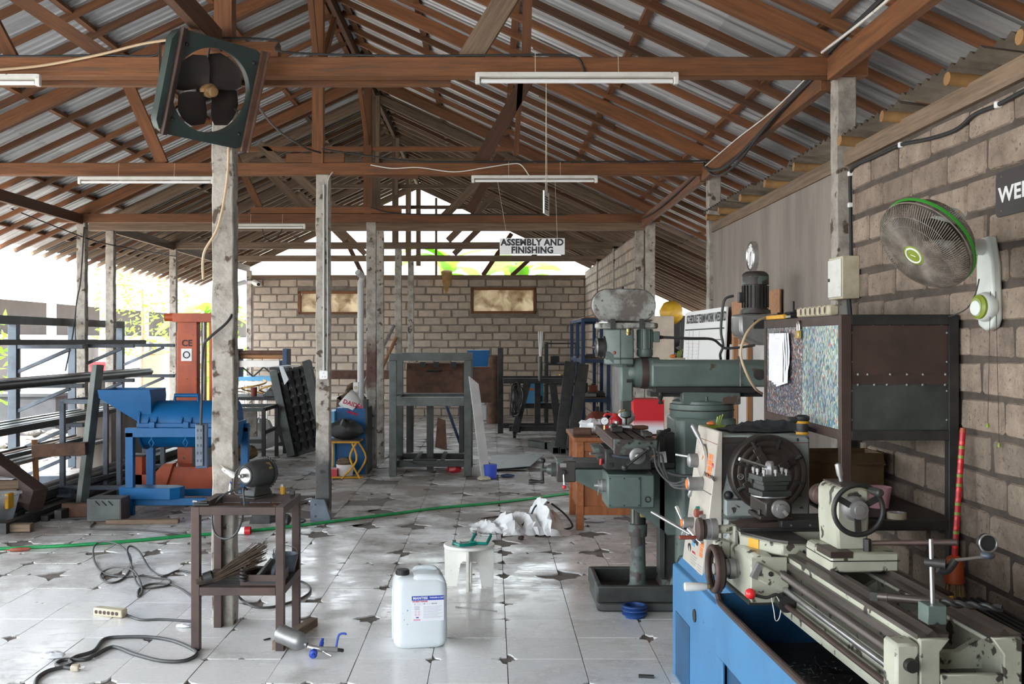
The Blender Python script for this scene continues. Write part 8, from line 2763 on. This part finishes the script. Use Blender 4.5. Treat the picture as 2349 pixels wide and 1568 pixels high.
# grey tube cage and slanting members before the rack
P = []
for x,y in ((-4.44,10.6),(-3.98,10.95),(-4.33,11.5),(-3.82,11.9),(-4.2,12.4)):
    P.append(('upright','steel_bluegrey','bar',(x,y,0),(x,y,1.06),.05,.05))
for p,q in (((-4.44,10.6,1.06),(-3.78,10.6,1.06)),((-4.44,10.6,1.06),(-4.2,12.4,1.06)),((-4.44,10.6,.17),(-3.62,10.6,.17)),((-3.98,10.95,1.06),(-3.82,11.9,1.06)),((-4.2,12.4,.17),(-3.5,12.4,.17)),((-4.44,10.6,.17),(-4.2,12.4,.17))):
    P.append(('rail','steel_bluegrey','bar',p,q,.045,.045))
P.append(('foot_plate','steel_bluegrey','box',-4.48,-4.33,10.55,10.65,0,.16))
kit('tube_cage','light grey square-tube cage standing left of the blue shredder','cage',P)
for p,q,w,h,mat,lab,cat in (((-4.02,10.05,.10),(-3.92,10.2,1.45),.085,.085,'steel_mill','green-grey steel length leaning upright beside the blue hopper','steel section'),((-4.45,9.95,.62),(-3.95,10.0,.64),.12,.12,'steel_rust','rusty channel end jutting out before the tube cage','channel'),((-4.9,10.0,.50),(-4.25,9.6,.20),.16,.22,'steel_brown','wide brown channel sloping down to the floor at the left','channel'),((-4.12,9.85,.065),(-3.74,9.85,.065),.08,.13,'steel_rust','short rusty channel lying before the tube cage','channel'),((-5.2,9.0,.04),(-4.07,9.07,.04),.09,.07,'wood_grey','grey plank lying on the floor at the far left','plank'),((-3.55,9.45,.02),(-2.9,9.5,.02),.08,.04,'wood_grey','thin plank on the floor under the blue shredder','plank'),((-4.75,10.7,.05),(-5.0,11.2,.60),.06,.03,'wood_pale','orange timber strip leaning among the steel lengths','plank')):
    tag(bar('steel_length' if 'plank' not in cat else 'plank',p,q,w,h,mat,None,bevel=.004),lab,cat)
mb_ = thing('metal_box','grey sheet-metal box with cut slots before the blue shredder','box',(-3.58,9.58,0.02))
obj('case',MB().box(-.16,.15,-.12,.12,0,.21),'steel_mill',mb_,bevel=.004)
for k in range(3):
    obj('slot',MB().bar((-.08 + k * .06,-.1215,.19),(-.04 + k * .06,-.1215,.15),.004,.03,up=(0,1,0)),'black',mb_)
obj('side_plate',MB().box(.15,.156,-.12,.12,0,.21),'steel_brown',mb_)
obj('packing',MB().box(-.12,.12,-.1,.1,-.02,0),'wood_grey',mb_)
tub = thing('clear_tub','clear plastic tub with yellow clips at the far left','tub',(-4.62,9.35,0))
obj('tub',MB().add([(-.25,-.18,0),(.16,-.18,0),(.16,.18,0),(-.25,.18,0),(-.30,-.22,.26),(.21,-.22,.26),(.21,.22,.26),(-.30,.22,.26)],[(3,2,1,0),(0,1,5,4),(1,2,6,5),(2,3,7,6),(3,0,4,7)]),'clear_plastic',tub)
obj('lid',MB().box(-.32,.23,-.24,.24,.26,.29),'clear_plastic',tub,bevel=.008)
obj('clip',MB().box(.20,.235,-.06,.06,.16,.30),'yellow',tub,bevel=.006)
kit('crate_heap','brown wooden offcuts heaped on the steel lengths at the far left','offcuts',[('offcut','wood_grey','box',-4.75,-4.45,9.6,9.9,.21,.30),('offcut','wood_grey','bar',(-4.85,9.58,.34),(-4.42,9.70,.34),.12,.08),('offcut','paper','plate',[(-4.85,9.6,.385),(-4.5,9.62,.385),(-4.5,9.85,.385),(-4.85,9.85,.385)],.01)])
kit('stone_slab','dark grey stone slab upright behind the steel lengths','slab',[('slab','plaster','box',-5.35,-4.9,13.2,15.2,.05,.75)])

# ================================================================== outside the open side
nb = thing('neighbour_building','pale long building with a bright roof across the yard','building',(-17,40,0))
wobj('wall',MB().box(-18,-17.8,12,75,-.12,3.2),'dun_darkened',nb)  # the shade under the eave is put into this wall's colour
wobj('roof',MB().plate([(-15.6,10,3.3),(-15.6,78,3.3),(-24,78,6.5),(-24,10,6.5)],.05),'white_wall',nb)
wobj('plinth',MB().box(-17.7,-16.4,12,75,-.12,1.9),'white_wall',nb)
for k in range(10):
    y = 22 + k * 5
    bar('post',(-15.9,y,-.1),(-15.9,y,3.25),.25,.25,'white_wall',nb)
for k in range(4):
    y = 27 + k * 7
    wobj('door',MB().box(-16.4,-16.35,y,y + 1.6,-.1,1.75),'dun_darkened',nb)
for k,(x,y,w,d,h,mat,lab,cat) in enumerate(((-9.6,19.5,2.6,.8,.62,'yard_grey','long grey concrete trough in the yard','trough'),(-7.6,19.2,.45,.45,.95,'dun_darkened','square concrete stump in the yard beside the trough','stump'),(-9.9,29.6,.35,.6,1.3,'wood_pale','narrow orange board far across the yard','board'),(-8.0,21.0,.5,.5,1.2,'red_paint','red machine out in the yard','machine'))):
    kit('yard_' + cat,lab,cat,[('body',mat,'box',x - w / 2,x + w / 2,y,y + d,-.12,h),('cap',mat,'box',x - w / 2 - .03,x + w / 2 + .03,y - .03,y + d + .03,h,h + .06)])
rk = random.Random(50)
rms = []
for k in range(4):
    me = blob((1,.8,1.1),200 + k,n=9,m_=6,amp=.35).mesh('rock',True)
    me.materials.append(MATS['rock'])
    rms.append(me)
for k in range(60):
    x,y = -6.9 - rk.random() * 3.2,13.2 + rk.random() * 6
    s = rk.uniform(.10,.26)
    m = Matrix.Translation((x,y,-.12 + (.22 * rk.random() if k % 2 else 0))) @ Matrix.Rotation(rk.uniform(0,6.3),4,'Z') @ Matrix.Diagonal((s,s,s * .7,1))
    o = obj('yard_rock',rms[k % 4],'rock',None,m=m)
    tag(o,'pale rock in the sunlit heap outside the open side','rock','rocks in the yard')


def leaf_mesh(L,W,droop,seed,n=9):
    r = random.Random(seed)
    vs,fs = [],[]
    for i in range(n):
        u = i / (n - 1)
        w = W * sin(pi * min(.97,.08 + u * .92)) ** .7
        z = .55 * L * u - droop * L * u * u
        vs += [(L * u * .8,-w * (1 + r.uniform(-.15,.15)),z - .12 * w),(L * u * .8,0,z),(L * u * .8,w * (1 + r.uniform(-.15,.15)),z - .12 * w)]
    for i in range(n - 1):
        for q in range(2):
            fs.append((3 * i + q,3 * i + q + 1,3 * i + 3 + q + 1,3 * i + 3 + q))
    return MB().add(vs,fs)


def banana(lab,loc,H,seed,nl=10,L=1.7,group='banana plants beyond the back wall',mat='leaf_lit'):
    r = random.Random(seed)
    t = thing('banana_plant',lab,'plant',loc,group=group)
    obj('stem',MB().rev((0,0,0),(0,0,H),[(0,.14),(H * .5,.11),(H,.05)],12),'fan_lime',t)
    for k in range(nl):
        a = 2 * pi * k / nl + r.uniform(-.4,.4)
        m = WORLD[t.name] @ Matrix.Translation((0,0,H * r.uniform(.8,1.0))) @ Matrix.Rotation(a,4,'Z') @ Matrix.Rotation(r.uniform(-.3,.3),4,'X')
        obj('leaf',leaf_mesh(L * r.uniform(.7,1.1),.26,r.uniform(.25,.8),seed * 10 + k).mesh('leaf',True,fix=False),mat,t,m=m)
    return t


for k,(x,y,H,lab) in enumerate(((.75,25.2,3.75,'banana plant behind the right half of the back wall'),(-1.1,26.2,4.0,'banana plant behind the middle of the back wall'),(-3.6,27.4,3.2,'banana plant behind the left opening of the back wall'),(-7.6,27.5,2.6,'banana plant outside the open back corner'))):
    banana(lab,(x,y,-.12),H,300 + k)
dl = obj('dry_leaf',leaf_mesh(.5,.12,1.6,9).mesh('dry_leaf',True,fix=False),'leaf_dry',None,m=frame((-1.0,22.95,3.25),radians(-90)))
tag(dl,'withered leaf hanging over the top of the back wall','leaf')


def shrub(lab,loc,H,W,seed,n=160):
    r = random.Random(seed)
    t = thing('shrub',lab,'shrub',loc)
    obj('stem',MB().tube([(0,0,0),(.05,.02,H * .5),(.02,0,H * .8)],.04,8),'wood_grey',t)
    mb = MB()
    for k in range(n):
        a,q,z = r.uniform(0,6.28),W * sqrt(r.random()),H * r.uniform(.3,1)
        c = V((q * cos(a),q * sin(a),z))
        d = V((r.uniform(-1,1),r.uniform(-1,1),r.uniform(-.6,.6))).normalized() * .10
        s = V((r.uniform(-1,1),r.uniform(-1,1),r.uniform(-1,1))).cross(d).normalized() * .035
        mb.add([c - d,c + s,c + d,c - s],[(0,1,2,3)])
    tag(obj('foliage',mb,'leaf_lit',t),kind='stuff')


shrub('sunlit shrub in the yard at the far left edge',(-8.6,17.6,-.12),2.3,.5,71,120)
shrub('leafy bush outside the open back corner',(-6.4,24.2,-.12),2.6,.6,73,320)
shrub('leafy tree beyond the eave at the back corner',(-10.6,31.0,-.12),4.2,1.4,74,700)

# security camera on the corner column
cm = thing('security_camera','pair of white security cameras on the back corner column','camera',(-5.42,22.93,3.0))
for s in (-1,1):
    obj('body',MB().cyl((s * .10,0,.0),(s * .24,-.18,-.06),.06,.05,14),'white',cm)
    obj('lens',MB().cyl((s * .24,-.18,-.06),(s * .245,-.19,-.063),.035,.035,12),'black',cm)
obj('mount',MB().box(-.10,.10,-.02,.06,-.03,.03),'white',cm)
